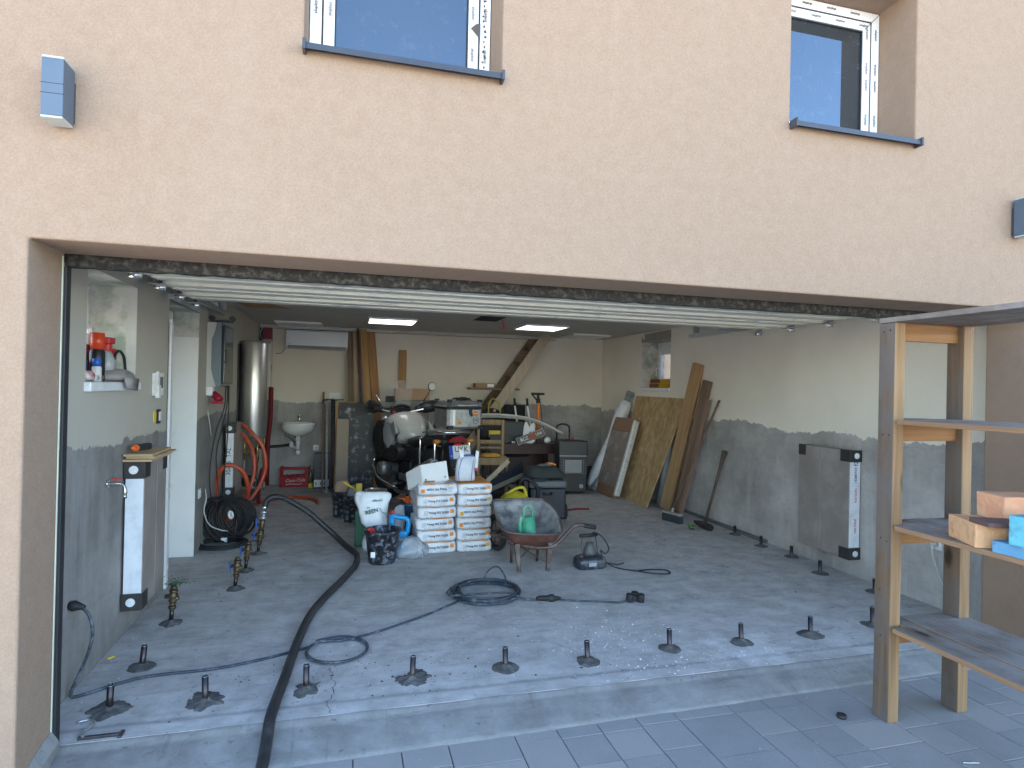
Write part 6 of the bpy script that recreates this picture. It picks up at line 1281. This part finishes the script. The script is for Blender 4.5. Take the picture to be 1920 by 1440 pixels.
q.build("sign_border", WHITEP, t); text_part("sign_text", "BCZ", .065, WHITEP, t, (-.10,-.0055,-.0), (1,0,0), (0,0,1), .0012, bold=.001); text_part("sign_text", "UNI", .055, WHITEP, t, (.13,-.0055,0), (1,0,0), (0,0,1), .0012)
t = thing("floor_pump", "orange bicycle floor pump with black T-handle standing on the desk", "air pump", (2.72, 8.60, .68))
OR = mat("bright_orange", (.72,.19,.015), .35, var=.05)
q = MB(); q.cyl((0,0,.05),(-.01,0,.60),.024,seg=20); q.build("barrel", OR, t); q = MB(); q.cyl((0,0,0),(0,0,.06),.03); q.cyl((-.01,0,.59),(-.012,0,.66),.033); q.cyl((-.012,0,.66),(-.013,0,.71),.02); q.box(-.09,.07,-.06,.06,0,.012); q.build("pump_base", BLK, t, bevel=.004)
q = MB(); q.cyl((-.12,0,.725),(.08,0,.725),.018); q.tube([(-.11,0,.72),(-.06,0,.66),(-.02,0,.62)], .012, 8); q.build("pump_handle", BLK, t); q = MB(); q.tube([(.02,-.02,.60),(.03,-.03,.45),(.06,-.03,.25),(.09,-.03,.14),(.07,-.03,.06),(.01,-.02,.04)], .006, 8); q.build("air_hose", GASKET, t)
q = MB(); q.sphere((0,0,0),.05,sc_=(1,.8,.9)); q.jitter(.015,20,4); o = q.build("white_rag", WHITEP); o.location = (2.86, 8.6, .72); tag(o, "crumpled white rag beside the orange pump", "rag")
t = thing("office_chair", "black chair back behind the desk", "chair", (2.52, 9.2, 0))
q = MB(); q.box(-.17,.17,0,.03,.75,1.22); q.build("chair_back", mat("chair_black_fabric", (.018,.018,.02), .85), t, bevel=.05, seg=4); q = MB(); q.cyl((0,0,.1),(0,0,.76),.02); q.cyl((0,0,0),(0,0,.1),.15,.04); q.build("chair_post", BLK, t); q = MB(); q.box(-.2,.2,-.2,.1,.42,.48); q.build("seat", mat("chair_black_fabric", (.018,.018,.02), .85), t, bevel=.03)
for i, (x0_, x1_) in enumerate(((2.42,2.38),(2.62,2.575))):
    t = thing("handle_pole", "white pole with black grip leaning on the desk, %s" % ("left one" if i == 0 else "right one next to the pump"), "pole", (0,0,0), 0, "white poles with black grips")
    q = MB(); q.cyl((x0_+.03,8.62,.66),(x1_,8.72,1.24),.012); q.build("pole", WHITEP, t); q = MB(); q.cyl((x1_+.004,8.71,1.22),(x1_-.003,8.73,1.33),.018); q.build("grip", GASKET, t)
t = thing("tool_bag", "black soft tool bag with yellow hose loop behind the chair", "bag", (2.02, 8.75, .68))
bag("bag_body", [(0,0,0,.2,.12),(0,0,.2,.22,.13),(0,0,.38,.20,.12),(.02,0,.47,.13,.08),(.02,0,.50,.06,.04)], mat("bag_black", (.015,.015,.016), .7, bmp=.3), 41, .025, parent=t)
q = MB(); q.tube([(-.06,-.13,.42),(-.05,-.12,.56),(.0,-.12,.64),(.07,-.12,.60),(.11,-.12,.52),(.12,-.13,.40)], .011, 8); q.build("yellow_hose", mat("olive_yellow", (.35,.30,.04), .5), t); q = MB(); q.cyl((.03,-.13,.47),(.03,-.15,.47),.018); q.build("orange_knob", OR, t); q = MB(); q.box(-.03,.12,-.16,-.14,.37,.40); q.box(-.05,.12,-.16,-.14,.08,.18); q.build("yellow_panel", mat("yellow_plastic", (.75,.55,.04), .5), t)
q = MB()
for k, dz_ in enumerate((0,.03)):
    q.tube([(1.55,8.30-.03*k,1.05+dz_),(1.8,8.32-.03*k,1.07+dz_),(2.08,8.33-.03*k,1.075+dz_*.9),(2.47,8.35-.03*k,1.04+dz_*.6),(2.75,8.33-.03*k,.95+dz_*.4),(2.99,8.30-.03*k,.84)], .018, 10)
tag(q.build("plastic_conduit", mat("ivory_plastic", (.50,.49,.45), .45)), "bent ivory plastic conduit arching over the chair to the gas heater", "conduit")
# chair with a yellow cloth, on a dark crate
CHW = wood("worn_chair_wood", (.42,.30,.16), (.27,.175,.09), 2, knots=False); 
t = thing("dark_chest", "low dark chest under the wooden chair", "chest", (1.74, 7.42, 0)); q = MB(); q.box(-.26,.30,-.24,.30,0,.19); q.build("chest_body", mat("chest_dark", (.02,.018,.018), .7), t, bevel=.006); q = MB(); q.box(-.262,.302,-.246,.302,.19,.2); q.build("chest_lid", mat("chest_dark", (.02,.018,.018), .7), t)
t = thing("wooden_chair", "worn wooden kitchen chair with a yellow cloth on its seat", "chair", (1.74, 7.42, .2), R(-8))
q = MB(); q.loft([[V(-.17,.19,.40),V(.17,.19,.40),V(.20,-.19,.40),V(-.20,-.19,.40)],[V(-.17,.19,.425),V(.17,.19,.425),V(.20,-.19,.425),V(-.20,-.19,.425)]], smooth=False); q.build("seat", CHW, t, bevel=.008)
q = MB(); q.box(-.18,.18,-.18,-.16,.34,.40); q.box(-.17,-.15,-.16,.16,.34,.40); q.box(.15,.17,-.16,.16,.34,.40); q.build("apron", CHW, t)
for sx in (-1,1):
    q = MB(); q.box(sx*.175-.018,sx*.175+.018,-.185,-.15,0,.40); q.build("leg", CHW, t, bevel=.003); q = MB(); q.tube([(sx*.155,.18,0),(sx*.155,.175,.42),(sx*.16,.22,.87)], .019, 8); q.build("back_post", CHW, t)
for z_, h_ in ((.80,.07),(.56,.05),(.50,.025)):
    q = MB(); q.loft([[V(x_*.155,.185+(z_-.42)*.1-.025*(1-x_*x_)*-1,z_),V(x_*.155,.20+(z_-.42)*.1+.025*(1-x_*x_),z_),V(x_*.155,.20+(z_-.42)*.1+.025*(1-x_*x_),z_+h_),V(x_*.155,.185+(z_-.42)*.1+.025*(1-x_*x_),z_+h_)] for x_ in (-1,-.5,0,.5,1)]); q.build("back_rail", CHW, t)
o = bag("yellow_cloth", [(0,0,0,.12,.10),(0,0,.015,.125,.105),(0,0,.03,.10,.085),(.01,0,.042,.05,.05)], mat("ochre_cloth", (.55,.30,.03), .9, var=.15, bmp=.5), 51, .012); o.location = (1.72, 7.38, .627); tag(o, "crumpled ochre yellow cloth on the wooden chair seat", "cloth")
# dark folded board and wood arm before the chair
t = thing("folding_lounger", "dark folding lounger frame leaning in front of the wooden chair", "lounger", (0,0,0))
q = MB(); q.loft([[V(1.40,6.72,.16),V(2.02,6.95,.44),V(2.02,6.98,.62),V(1.50,6.80,.34)],[V(1.40,6.76,.16),V(2.02,6.99,.44),V(2.02,7.02,.62),V(1.50,6.84,.34)]], smooth=False); q.build("fabric_panel", mat("navy_black_fabric", (.012,.014,.024), .8), t, bevel=.004)
q = MB(); q.beam((1.42,6.68,.28),(2.0,6.90,.46),.05,.02,(0,0,1)); q.build("side_rail", mat("greige_lacquer", (.22,.20,.16), .5), t, bevel=.003); q = MB(); q.beam((1.48,6.66,.40),(1.77,6.70,.66),.05,.03,(1,0,0)); q.build("arm", LW, t, bevel=.003)
q = MB(); q.box(1.45,1.50,6.70,6.75,0,.30); q.box(1.95,2.0,6.93,6.98,0,.45); q.build("leg", BLK, t)
# cool box on wheels with jacket and gloves
CBX = mat("cool_box_blue_black", (.012,.016,.028), .45, var=.15)
t = thing("cool_box", "dark wheeled cool box with grey lid standing right of the vacuum cleaner", "cool box", (2.19, 6.62, 0), R(-6))
q = MB(); q.box(-.205,.21,-.16,.17,.03,.37); q.build("box_body", CBX, t, bevel=.02, seg=3); q = MB(); q.box(-.215,.22,-.17,.18,.372,.46); q.build("lid", mat("cool_box_grey", (.12,.125,.13), .5, var=.08), t, bevel=.03, seg=3)
q = MB(); q.tube([(-.05,-.165,.33),(-.05,-.19,.31),(.04,-.19,.31),(.04,-.165,.33)], .01, 8, smooth=False); q.box(-.07,.06,-.166,-.160,.22,.32); q.build("carry_handle", BLK, t); q = MB(); q.box(-.27,-.215,-.12,.1,.05,.45); q.build("telescopic_handle", BLK, t, bevel=.006)
q = MB(); q.cyl((.205,.0,.085),(.25,.0,.085),.085,seg=26); q.build("wheel", TY, t); q = MB(); q.cyl((.25,0,.085),(.253,0,.085),.05); q.build("wheel_hub", mat("cool_box_grey", (.12,.125,.13), .5, var=.08), t)
t = thing("work_jacket", "folded dark grey-green jacket draped over the cool box lid", "jacket", (2.17, 6.64, .468), R(-6))
JK = mat("jacket_cloth", (.038,.045,.042), .9, var=.2, bmp=.5, bs_=50)
bag("jacket_body", [(0,0,0,.235,.17),(0,0,.03,.24,.175),(0,0,.07,.225,.16),(-.02,0,.11,.19,.14),(-.02,0,.135,.15,.11)], JK, 61, .018, n=34, parent=t)
q = MB(); q.loft([[V(-.21,-.172,.0),V(.0,-.178,.0),V(.02,-.178,.02),V(-.2,-.172,.02)],[V(-.16,-.18,-.03),V(-.03,-.182,-.04),V(-.03,-.184,-.03),V(-.16,-.184,-.03)],[V(-.09,-.182,-.10),V(-.06,-.184,-.11),V(-.06,-.186,-.105),V(-.09,-.186,-.1)]]); q.build("sleeve_tip", JK, t)
t = thing("work_gloves", "grey work gloves with orange palm lying on the jacket", "gloves", (2.18, 6.60, .60), .2)
bag("glove_body", [(0,0,0,.10,.05),(0,0,.02,.10,.05),(0,0,.035,.07,.035)], mat("glove_grey", (.09,.10,.10), .8), 71, .012, parent=t)
q = MB()
for k, (dx_, dy_) in enumerate(((.07,.03),(.09,.01),(.09,-.015),(.07,-.035))): q.tube([(.02,dy_*.6,.03),(.05+dx_*.3,dy_,.035),(.06+dx_*.7,dy_*1.4,.015)], .011, 8)
q.build("orange_fingers", OR, t)
# yellow vacuum cleaner
YV = mat("vacuum_yellow", (.62,.50,.03), .38, var=.05)
t = thing("vacuum_cleaner", "yellow and black drum vacuum cleaner behind the wheelbarrow", "vacuum cleaner", (1.70, 6.15, 0))
q = MB(); q.lathe([(0,0,.13),(.05,0,.15),(.9,0,.155),(1,0,.15)], (0,0,.03), (0,0,.22), 30); q.build("drum", BLK, t)
q = MB(); q.lathe([(0,0,.158),(.3,0,.162),(.6,0,.15),(.85,0,.11),(1,0,.04)], (0,0,.221), (0,0,.41), 30); q.build("motor_head", YV, t)
q = MB(); q.tube([(-.11,-.02,.37),(-.03,-.02,.42),(.05,-.02,.45),(.10,-.02,.43),(.13,-.02,.33)], .017, 10); q.build("carry_handle", YV, t); q = MB(); q.box(-.10,-.065,-.15,-.12,.33,.36); q.box(.05,.09,-.165,-.14,.23,.25); q.build("black_latch", BLK, t)
q = MB(); q.cyl((.16,0,.25),(.19,0,.25),.04); q.build("blower_port", YV, t); q = MB(); q.tube([(.19,.0,.25),(.26,.05,.30),(.28,.1,.42),(.20,.12,.50),(.12,.1,.52),(.08,.12,.45)], .02, 10); q.build("suction_hose", GASKET, t)
for a in (.5,2.2,3.9,5.4):
    q = MB(); q.sphere((.12*math.cos(a),.12*math.sin(a),.022),.022); q.build("castor", GASKET, t)
# gas heater
t = thing("gas_heater", "black cabinet gas heater with a lit-grey grille by the desk", "heater", (3.10, 8.24, 0), R(-8))
HT = mat("heater_black", (.022,.023,.025), .35, var=.1, vs_=3)
q = MB(); q.box(-.21,.21,-.18,.18,.03,.76); q.build("casing", HT, t, bevel=.02, seg=3); q = MB(); q.box(-.2,.2,-.195,-.181,.28,.51); q.build("grille_frame", BLK, t, bevel=.004); q = MB(); q.box(-.12,.12,-.199,-.1955,.31,.49); q.build("ceramic_panel", mat("heater_ceramic", (.36,.35,.34), .7, var=.1, vs_=40), t)
q = MB()
for k in range(13): q.box(-.14+k*.0233-.001,-.14+k*.0233+.001,-.206,-.2,.29,.50)
for k in range(6): q.box(-.18,.18,-.208,-.2062,.30+k*.038,.302+k*.038)
q.build("wire_guard", SILV, t); q = MB(); q.box(-.2,.2,-.19,-.181,.54,.55); q.build("front_trim", SILV, t); q = MB(); q.cyl((.12,-.182,.12),(.12,-.19,.12),.03); q.build("round_badge", SILV, t)
q = MB(); q.tube([(-.16,-.1,.76),(-.1,-.12,.80),(.0,-.1,.775),(.1,-.12,.79),(.16,-.12,.765)], .008, 8); q.sphere((.17,-.14,.772),.012); q.build("gas_hose", SILV, t); q = MB(); q.cyl((-.02,-.12,.785),(.02,-.12,.785),.014); q.build("regulator", mat("red_plastic", (.55,.03,.03), .4), t)
q = MB(); q.tube([(-.2,.05,.95),(-.12,.04,.98),(-.03,.03,.95),(-.02,.02,.86)], .014, 8); o = q.build("handle_arc", GASKET); o.location = (3.0, 8.25, 0); o.parent = None; q = None
o.parent = t; o.location = (.0, .0, 0); o.name = "rear_handle"
q = MB(); q.tube([(-.2,.05,.95),(-.2,.05,.76)],.012,8,smooth=False); q.tube([(-.02,.02,.86),(-.02,.02,.76)],.012,8,smooth=False); q.build("rear_handle", GASKET, t)

# ------------------------------------------------------------------ leaning things on the right
def m_osb():
    m, nt, b = nm("oriented_strand_board"); c = coords(nt)
    cols = []
    col = None
    for k, (rot_, sc) in enumerate(((.3,(22,90,22)),(1.2,(20,80,20)),(-.7,(26,70,26)))):
        v = nt.nodes.new("ShaderNodeTexVoronoi"); v.inputs["Scale"].default_value = .62; v.inputs["Randomness"].default_value = 1
        nt.links.new(coords(nt, (5, sc[2]*1.5, sc[0]*.8), (rot_,0,0)), v.inputs["Vector"])
        c_ = ramp(nt, v.outputs["Color"], [(.2, (.30,.19,.085)), (.5, (.45,.30,.14)), (.8, (.58,.42,.22))])
        col = c_ if col is None else mix(nt, .4, col, c_)
    col = mix(nt, ramp(nt, noise_t(nt, c, 30, 4, .7), [(.62, 0.0), (.7, .6)]), col, (.12,.07,.03))
    nt.links.new(col, b.inputs["Base Color"]); b.inputs["Roughness"].default_value = .7; bump(nt, b, noise_t(nt, c, 60, 4), .3, .002); return m
OSB = m_osb()
def leanframe(name, label, cat, p0, p1, q1):
    """p0: bottom near corner, p1: bottom far corner, q1: top near corner; local x along the bottom edge, y up the board"""
    p0, p1, q1 = Vector(p0), Vector(p1), Vector(q1); x = (p1-p0).normalized(); y = (q1-p0); y = (y-x*y.dot(x)).normalized(); z = x.cross(y); m = Matrix((x,y,z)).transposed().to_4x4(); m.translation = p0
    t = thing(name, label, cat); t.matrix_world = m; return t, (p1-p0).length, (q1-p0).dot(y)
q = MB(); c4 = [V(3.66,7.0,0), V(3.70,8.10,0), V(4.045,8.09,1.41), V(4.045,6.72,1.40)]; nv = (c4[1]-c4[0]).cross(c4[3]-c4[0]).normalized()*.018; nv = nv if nv.x > 0 else -nv
q.loft([c4, [c_+nv for c_ in c4]], smooth=False); tag(q.build("osb_sheet", OSB), "large strand board sheet leaning on the right wall", "board")
t, L_, H_ = leanframe("wrapped_package", "long brown package in clear film leaning on the strand board", "package", (3.575,7.66,.0), (3.53,8.33,.0), (3.90,7.44,1.08))
PKG = mat("filmed_cardboard", (.28,.24,.21), .25, var=.1, vs_=6, bmp=.3, bs_=25, coat=.4); PKE = mat("package_end_brown", (.27,.15,.09), .4, var=.1, coat=.3)
L_ = .60
q = MB(); q.box(0,L_,.14,H_-.2,-.05,-.0); q.build("package_middle", PKG, t, bevel=.004)
for a_, b_ in ((0,.139),(H_-.199,H_)):
    q = MB(); q.box(-.002,L_+.002,a_,b_,-.052,.002); q.build("package_end", PKE, t, bevel=.006)
q = MB(); q.box(-.03,.03,.03,H_-.02,-.07,.01); q.jitter(.006,12,4); q.build("bubble_wrap", mat("bubble_film", (.55,.54,.50), .2, var=.2, vs_=40, bmp=.9, bs_=50), t, bevel=.015)
t = thing("foil_roll", "roll wrapped in loose white film with a grey pipe end on top", "roll", (0,0,0))
q = MB(); a, c = V(3.50,8.42,.02), V(3.98,8.25,1.34); rings = []
dd = (c-a).normalized(); s1_ = dd.orthogonal().normalized(); s2_ = dd.cross(s1_)
for k in range(15):
    f = k/14; r_ = .075+.02*math.sin(f*9)+.018*math.sin(f*3.1); cen = a.lerp(c, f)
    rings.append([cen+(s1_*math.cos(b_)+s2_*math.sin(b_))*(r_+.016*noise.noise(V(math.cos(b_)*3,math.sin(b_)*3,f*8))) for b_ in [2*math.pi*j/22 for j in range(22)]])
q.loft(rings); q.build("film_wrap", mat("white_film", (.60,.62,.64), .3, var=.08, vs_=12, bmp=.7, bs_=30), t, sub=1, smooth=True)
q = MB(); q.cyl(c-dd*.05, c+dd*.07, .05); q.cyl(c+dd*.07, c+dd*.13, .057); q.build("grey_pipe", mat("drain_grey", (.22,.24,.25), .5), t); q = MB(); q.cyl(c+dd*.1315, c+dd*.133, .05); q.build("pipe_mouth", GASKET, t)
q = MB(); q.cyl((3.46,8.25,.03),(3.80,8.33,.46),.047,seg=20); tag(q.build("silver_roll", mat("silver_foil", (.62,.64,.67), .28, .7, var=.1, bmp=.2, bs_=20)), "short silver foil roll at the foot of the wrapped roll", "roll")
q = MB(); q.loft([[V(3.50+.02*k,8.15+.02*math.sin(k*2.1),.02+.055*k),V(3.53+.02*k,8.13,.03+.055*k),V(3.55+.02*k+.01*math.sin(k*3),8.18,.02+.055*k)] for k in range(9)]); q.jitter(.02,14,6); tag(q.build("foil_scrap", CHR), "crumpled shiny foil strip beside the silver roll", "foil")
q = MB(); q.sphere((0,0,.15),.14,sc_=(1,1,1.1)); q.jitter(.03,6,8); o = q.build("black_bin_bag", mat("bag_black", (.015,.015,.016), .7, bmp=.3)); o.location = (3.60, 8.75, .0); tag(o, "dark bag in the rear right corner behind the rolls", "bag")
q = MB(); q.cyl((4.0,7.26,.0),(4.0,7.0,1.02),.046,seg=22); tag(q.build("white_drain_pipe", mat("pipe_offwhite", (.46,.48,.50), .5, var=.1, dirt=(.3,.3,.3), dscale=8, damt=.3)), "off-white plastic pipe standing behind the strand board", "pipe")
plank("timber_plank", (3.90,6.93,.0), (4.035,6.45,1.82), .155, .045, (.45,-1,0), wood("broad_pine", (.46,.29,.14), (.28,.155,.07), 2, seed=8.0), "tall light brown plank leaning on the right wall", "planks on the right wall")
plank("timber_plank", (3.84,6.55,.0), (4.03,6.25,1.62), .12, .04, (.3,-1,0), wood("dark_plank", (.22,.14,.09), (.12,.08,.055), 2, seed=11.0), "shorter dark plank right of the light one", "planks on the right wall")
plank("timber_plank", (3.80,6.42,.0), (4.02,6.20,1.40), .05, .03, (.3,-1,0), wood("pinkish_lath", (.30,.19,.14), (.2,.12,.085), 2, seed=12.0), "thin pinkish lath in front of the dark plank", "planks on the right wall")
t = thing("broom", "broom with worn wooden stick leaning against the dark plank", "broom", (0,0,0))
q = MB(); q.cyl((3.61,6.28,.10),(4.035,6.02,1.40),.0125,seg=12); q.build("broom_stick", wood("stick_wood", (.20,.12,.08), (.10,.06,.04), 2, knots=False), t)
m_ = Matrix.Translation((3.60,6.24,.045)) @ Matrix.Rotation(R(-75),4,'Z'); q = MB(); q.box(-.14,.14,-.025,.025,.04,.065,m_); q.cyl((3.60,6.26,.09),(3.625,6.27,.15),.02,.014); q.build("broom_head", mat("broom_beige", (.33,.30,.25), .6), t, bevel=.004); q = MB(); q.box(-.135,.135,-.03,.03,-.045,.0395,m_); q.build("bristles", mat("bristle_dark", (.035,.045,.055), .9, bmp=.9, bs_=120), t)
t = thing("hand_brush", "small bright green brush on the floor left of the sledgehammer", "brush", (3.625, 5.88, .0), R(70))
q = MB(); q.box(-.05,.04,-.022,.022,.018,.045); q.build("brush_body", mat("lime_green", (.08,.42,.02), .4), t, bevel=.008); q = MB(); q.box(-.045,.035,-.02,.02,0,.018); q.tube([(-.045,0,.035),(-.09,.0,.05),(-.12,0,.06)],.01,8); q.build("bristles", BLK, t)
t = thing("sledgehammer", "rusty sledgehammer standing head down against the right wall", "sledgehammer", (0,0,0))
q = MB(); a, c = V(3.79,5.88,.05), V(4.035,5.90,.84); q.lathe([(0,0,.014),(.5,0,.016),(.8,0,.019),(.95,0,.026),(1,0,.03)], a, c, 14); q.build("shaft", wood("hammer_shaft", (.12,.08,.055), (.06,.04,.03), 2, knots=False), t)
m_ = Matrix.Translation((3.755,5.84,.042)) @ Matrix.Rotation(R(-72),4,'Z') @ Matrix.Rotation(R(8),4,'Y'); q = MB()
q.loft([[m_ @ V(x_, y_*r_, z_*r_) for y_, z_ in [(math.cos(2*math.pi*k/8+.39), math.sin(2*math.pi*k/8+.39)) for k in range(8)]] for x_, r_ in ((-.14,.012),(-.06,.036),(.0,.04),(.07,.042),(.10,.036))], smooth=False); q.build("hammer_head", mat("dark_rusted_steel", (.05,.038,.033), .5, .5, var=.3, vs_=20), t, bevel=.003)
# ------------------------------------------------------------------ books and things in the wall recesses
for k, (dx_, lb, w_) in enumerate(((0,"lower yellow-brown box on the right recess sill",.50),(.02,"upper yellow-brown box on the right recess sill",.52))):
    t = thing("flat_box", lb, "box", (4.17, 7.58-.03*k, 1.531+.062*k), 0, "yellow and brown boxes in the recess")
    q = MB(); q.box(-.06,.06,-w_/2,w_/2,0,.058); q.build("box_body", mat("amber_card", (.55,.33,.01), .4, var=.15), t, bevel=.003); q = MB(); q.box(-.062,-.0605,-.02,w_/2-.01,.004,.054); q.build("brown_print", mat("brown_card", (.16,.05,.02), .4), t)
def spray(loc, r, h, body, cap, label, capm=None, rz=0):
    t = thing("spray_can", label, "spray can", loc, rz, "cans and bottles in the left recess")
    q = MB(); q.lathe([(0,0,r*.9),(.03,0,r),(.85,0,r),(1,0,r*.6)], (0,0,0), (0,0,h*.72), 20); q.build("can_body", body, t); q = MB(); q.lathe([(0,0,r*.92),(1,0,r*.88)], (0,0,h*.66), (0,0,h), 20); q.build("cap", cap, t); return t
REDP = mat("orange_red_cap", (.62,.06,.015), .35); zs_ = 1.480
t = spray((-1.305,3.72,zs_), .036, .26, BLK, REDP, "black spray can with orange-red cap in the left recess"); q = MB(); q.box(.034,.0365,-.012,.012,.08,.105, Matrix.Rotation(R(-60),4,'Z')); q.build("hazard_mark", WHITEP, t)
spray((-1.345,3.87,zs_), .034, .22, mat("blue_can", (.03,.13,.35), .4), WHITEP, "blue and white can behind the red-capped one")
spray((-1.33,3.575,zs_), .03, .17, mat("dark_blue_can", (.02,.05,.15), .4), GASKET, "dark blue can at the near end of the left recess")
spray((-1.34,4.02,zs_), .03, .19, mat("silver_can", (.45,.46,.47), .35, .5), mat("red_plastic", (.55,.03,.03), .4), "silver can with red cap at the far end of the left recess")
spray((-1.275,3.63,zs_), .022, .12, mat("white_tube", (.6,.6,.58), .4), mat("blue_cap", (.02,.1,.4), .4), "small white tube with blue cap near the front of the left recess")
spray((-1.38,3.77,zs_), .03, .30, mat("maroon_can", (.16,.02,.03), .35), WHITEP, "tall maroon can behind the red-capped black one")
t = thing("trigger_bottle", "spray bottle with red trigger head in the left recess", "spray bottle", (-1.30,3.84,zs_)); q = MB(); q.lathe([(0,0,.04),(.7,0,.04),(1,0,.018)],(0,0,0),(0,0,.17),18); q.build("bottle_body", mat("clear_bottle", (.35,.37,.38), .3), t); q = MB(); q.cyl((0,0,.17),(0,0,.21),.018); q.box(-.02,.02,-.03,.06,.21,.245); q.box(-.01,.01,.03,.05,.17,.21); q.build("trigger_head", mat("red_plastic", (.55,.03,.03), .4), t, bevel=.004)
t = thing("bent_spout", "white bent spout standing among the cans", "spout", (-1.35,3.66,zs_)); q = MB(); q.tube([(0,0,0),(0,0,.25),(0,.02,.29),(0,.06,.29),(0,.08,.26)],.014,10); q.build("spout_tube", WHITEP, t)
q = MB(); q.tube([(0,-.10,.0),(0,-.09,.12),(0,-.02,.17),(0,.07,.13),(0,.10,.0)],.008,8); o = q.build("black_loop", GASKET); o.location = (-1.27,3.94,zs_+.005); tag(o, "black rubber loop arching over the things in the left recess", "hose")
o = bag("grey_rag", [(0,0,0,.07,.16),(0,0,.03,.075,.17),(0,0,.06,.05,.13),(0,0,.075,.02,.08)], mat("grey_cloth", (.30,.28,.27), .9, bmp=.4), 81, .014); o.location = (-1.275,3.90,zs_); tag(o, "grey work glove or rag hanging over the left recess sill", "rag")
q = MB(); q.loft([[V(.0,-.12,.02),V(.0,.10,.02),V(.012,.10,.02),V(.012,-.12,.02)],[V(.004,-.09,-.035),V(.004,.07,-.05),V(.014,.07,-.05),V(.014,-.09,-.035)]]); q.build("hanging_fold", mat("grey_cloth", (.30,.28,.27), .9, bmp=.4), None); f_ = bpy.data.objects["hanging_fold"]; f_.parent = o; f_.location = (.078,0,.0)
o = bag("red_packet", [(0,0,0,.04,.07),(0,0,.03,.045,.075),(0,0,.055,.03,.05)], mat("red_white_packet", (.50,.04,.05), .4, dirt=(.7,.7,.72), dscale=25, damt=.7), 83, .01); o.location = (-1.30,3.53,zs_); tag(o, "crumpled red and white packet at the front of the left recess", "packet")
q = MB(); q.box(-.02,.02,-.035,.035,0,.055); o = q.build("yellow_gauge", mat("yellow_plastic", (.75,.55,.04), .5), bevel=.006); o.location = (-1.30,4.03,zs_); tag(o, "yellow plastic piece at the far end of the left recess", "tool")
q = MB(); q.box(-.012,.012,-.012,.012,0,.15); o = q.build("yellow_level", mat("yellow_plastic", (.75,.55,.04), .5), bevel=.003); o.location = (-1.27,3.43,zs_); tag(o, "yellow level standing in the near corner of the left recess", "level")
q = MB(); q.cyl((0,-.03,.02),(0,.03,.02),.02); o = q.build("metal_roll", GALV); o.location = (-1.275,3.64,zs_); tag(o, "small silver roll in front of the cans", "roll")

# ------------------------------------------------------------------ crumbs on the floor
def crumbs(name, n, seed, m_, smin, smax, areas):
    random.seed(seed); q = MB(); bm = q.bm
    for i in range(n):
        ar = random.choices(areas, [a_[5] for a_ in areas])[0]
        x = random.gauss(ar[0], ar[2]) if ar[4] else random.uniform(ar[0]-ar[2], ar[0]+ar[2]); y = random.gauss(ar[1], ar[3]) if ar[4] else random.uniform(ar[1]-ar[3], ar[1]+ar[3])
        if not (XL+.02 < x < XR-.02 and YD+.03 < y < YB-.3): continue
        r = random.uniform(smin, smax)*(1+random.random()**6*2.2); h = r*random.uniform(.35,.9); a0 = random.uniform(0,6.28); k = random.choice((4,5))
        b_ = [bm.verts.new((x+r*random.uniform(.7,1.2)*math.cos(a0+2*math.pi*j/k), y+r*random.uniform(.7,1.2)*math.sin(a0+2*math.pi*j/k), .0003)) for j in range(k)]; tp = bm.verts.new((x, y, h))
        for j in range(k): bm.faces.new((b_[j], b_[(j+1)%k], tp))
    o = q.build(name, m_); o["kind"] = "stuff"; return o
allf = (1.4,5.5,2.6,2.7,False,1.4); A_ = [allf,(3.4,5.9,.5,.7,True,1.2),(3.2,4.6,.7,.6,True,.9),(3.1,7.1,.5,.6,True,.8),(1.55,3.35,.25,.2,True,.7),(2.0,3.0,.3,.08,True,.5),(-1.1,3.6,.06,.4,True,.2),(1.0,4.2,.3,.25,True,.25),(.4,3.75,.3,.2,True,.15),(2.6,5.7,.5,.5,True,.8),(.95,3.25,.5,.15,True,.4)]
crumbs("white_crumbs", 3600, 5, mat("foam_crumb_white", (.66,.67,.68), .8, bmp=0), .0011, .0030, A_)
crumbs("dark_grit", 1100, 6, mat("dark_grit", (.06,.055,.05), .9, bmp=0), .0012, .0036, [allf,(-.4,3.3,.4,.2,True,.8),(.3,3.3,.4,.12,True,.6),(3.6,4.4,.3,.8,True,.8),(-.7,4.9,.25,.3,True,.5),(1.6,3.1,1.6,.12,True,.6)])
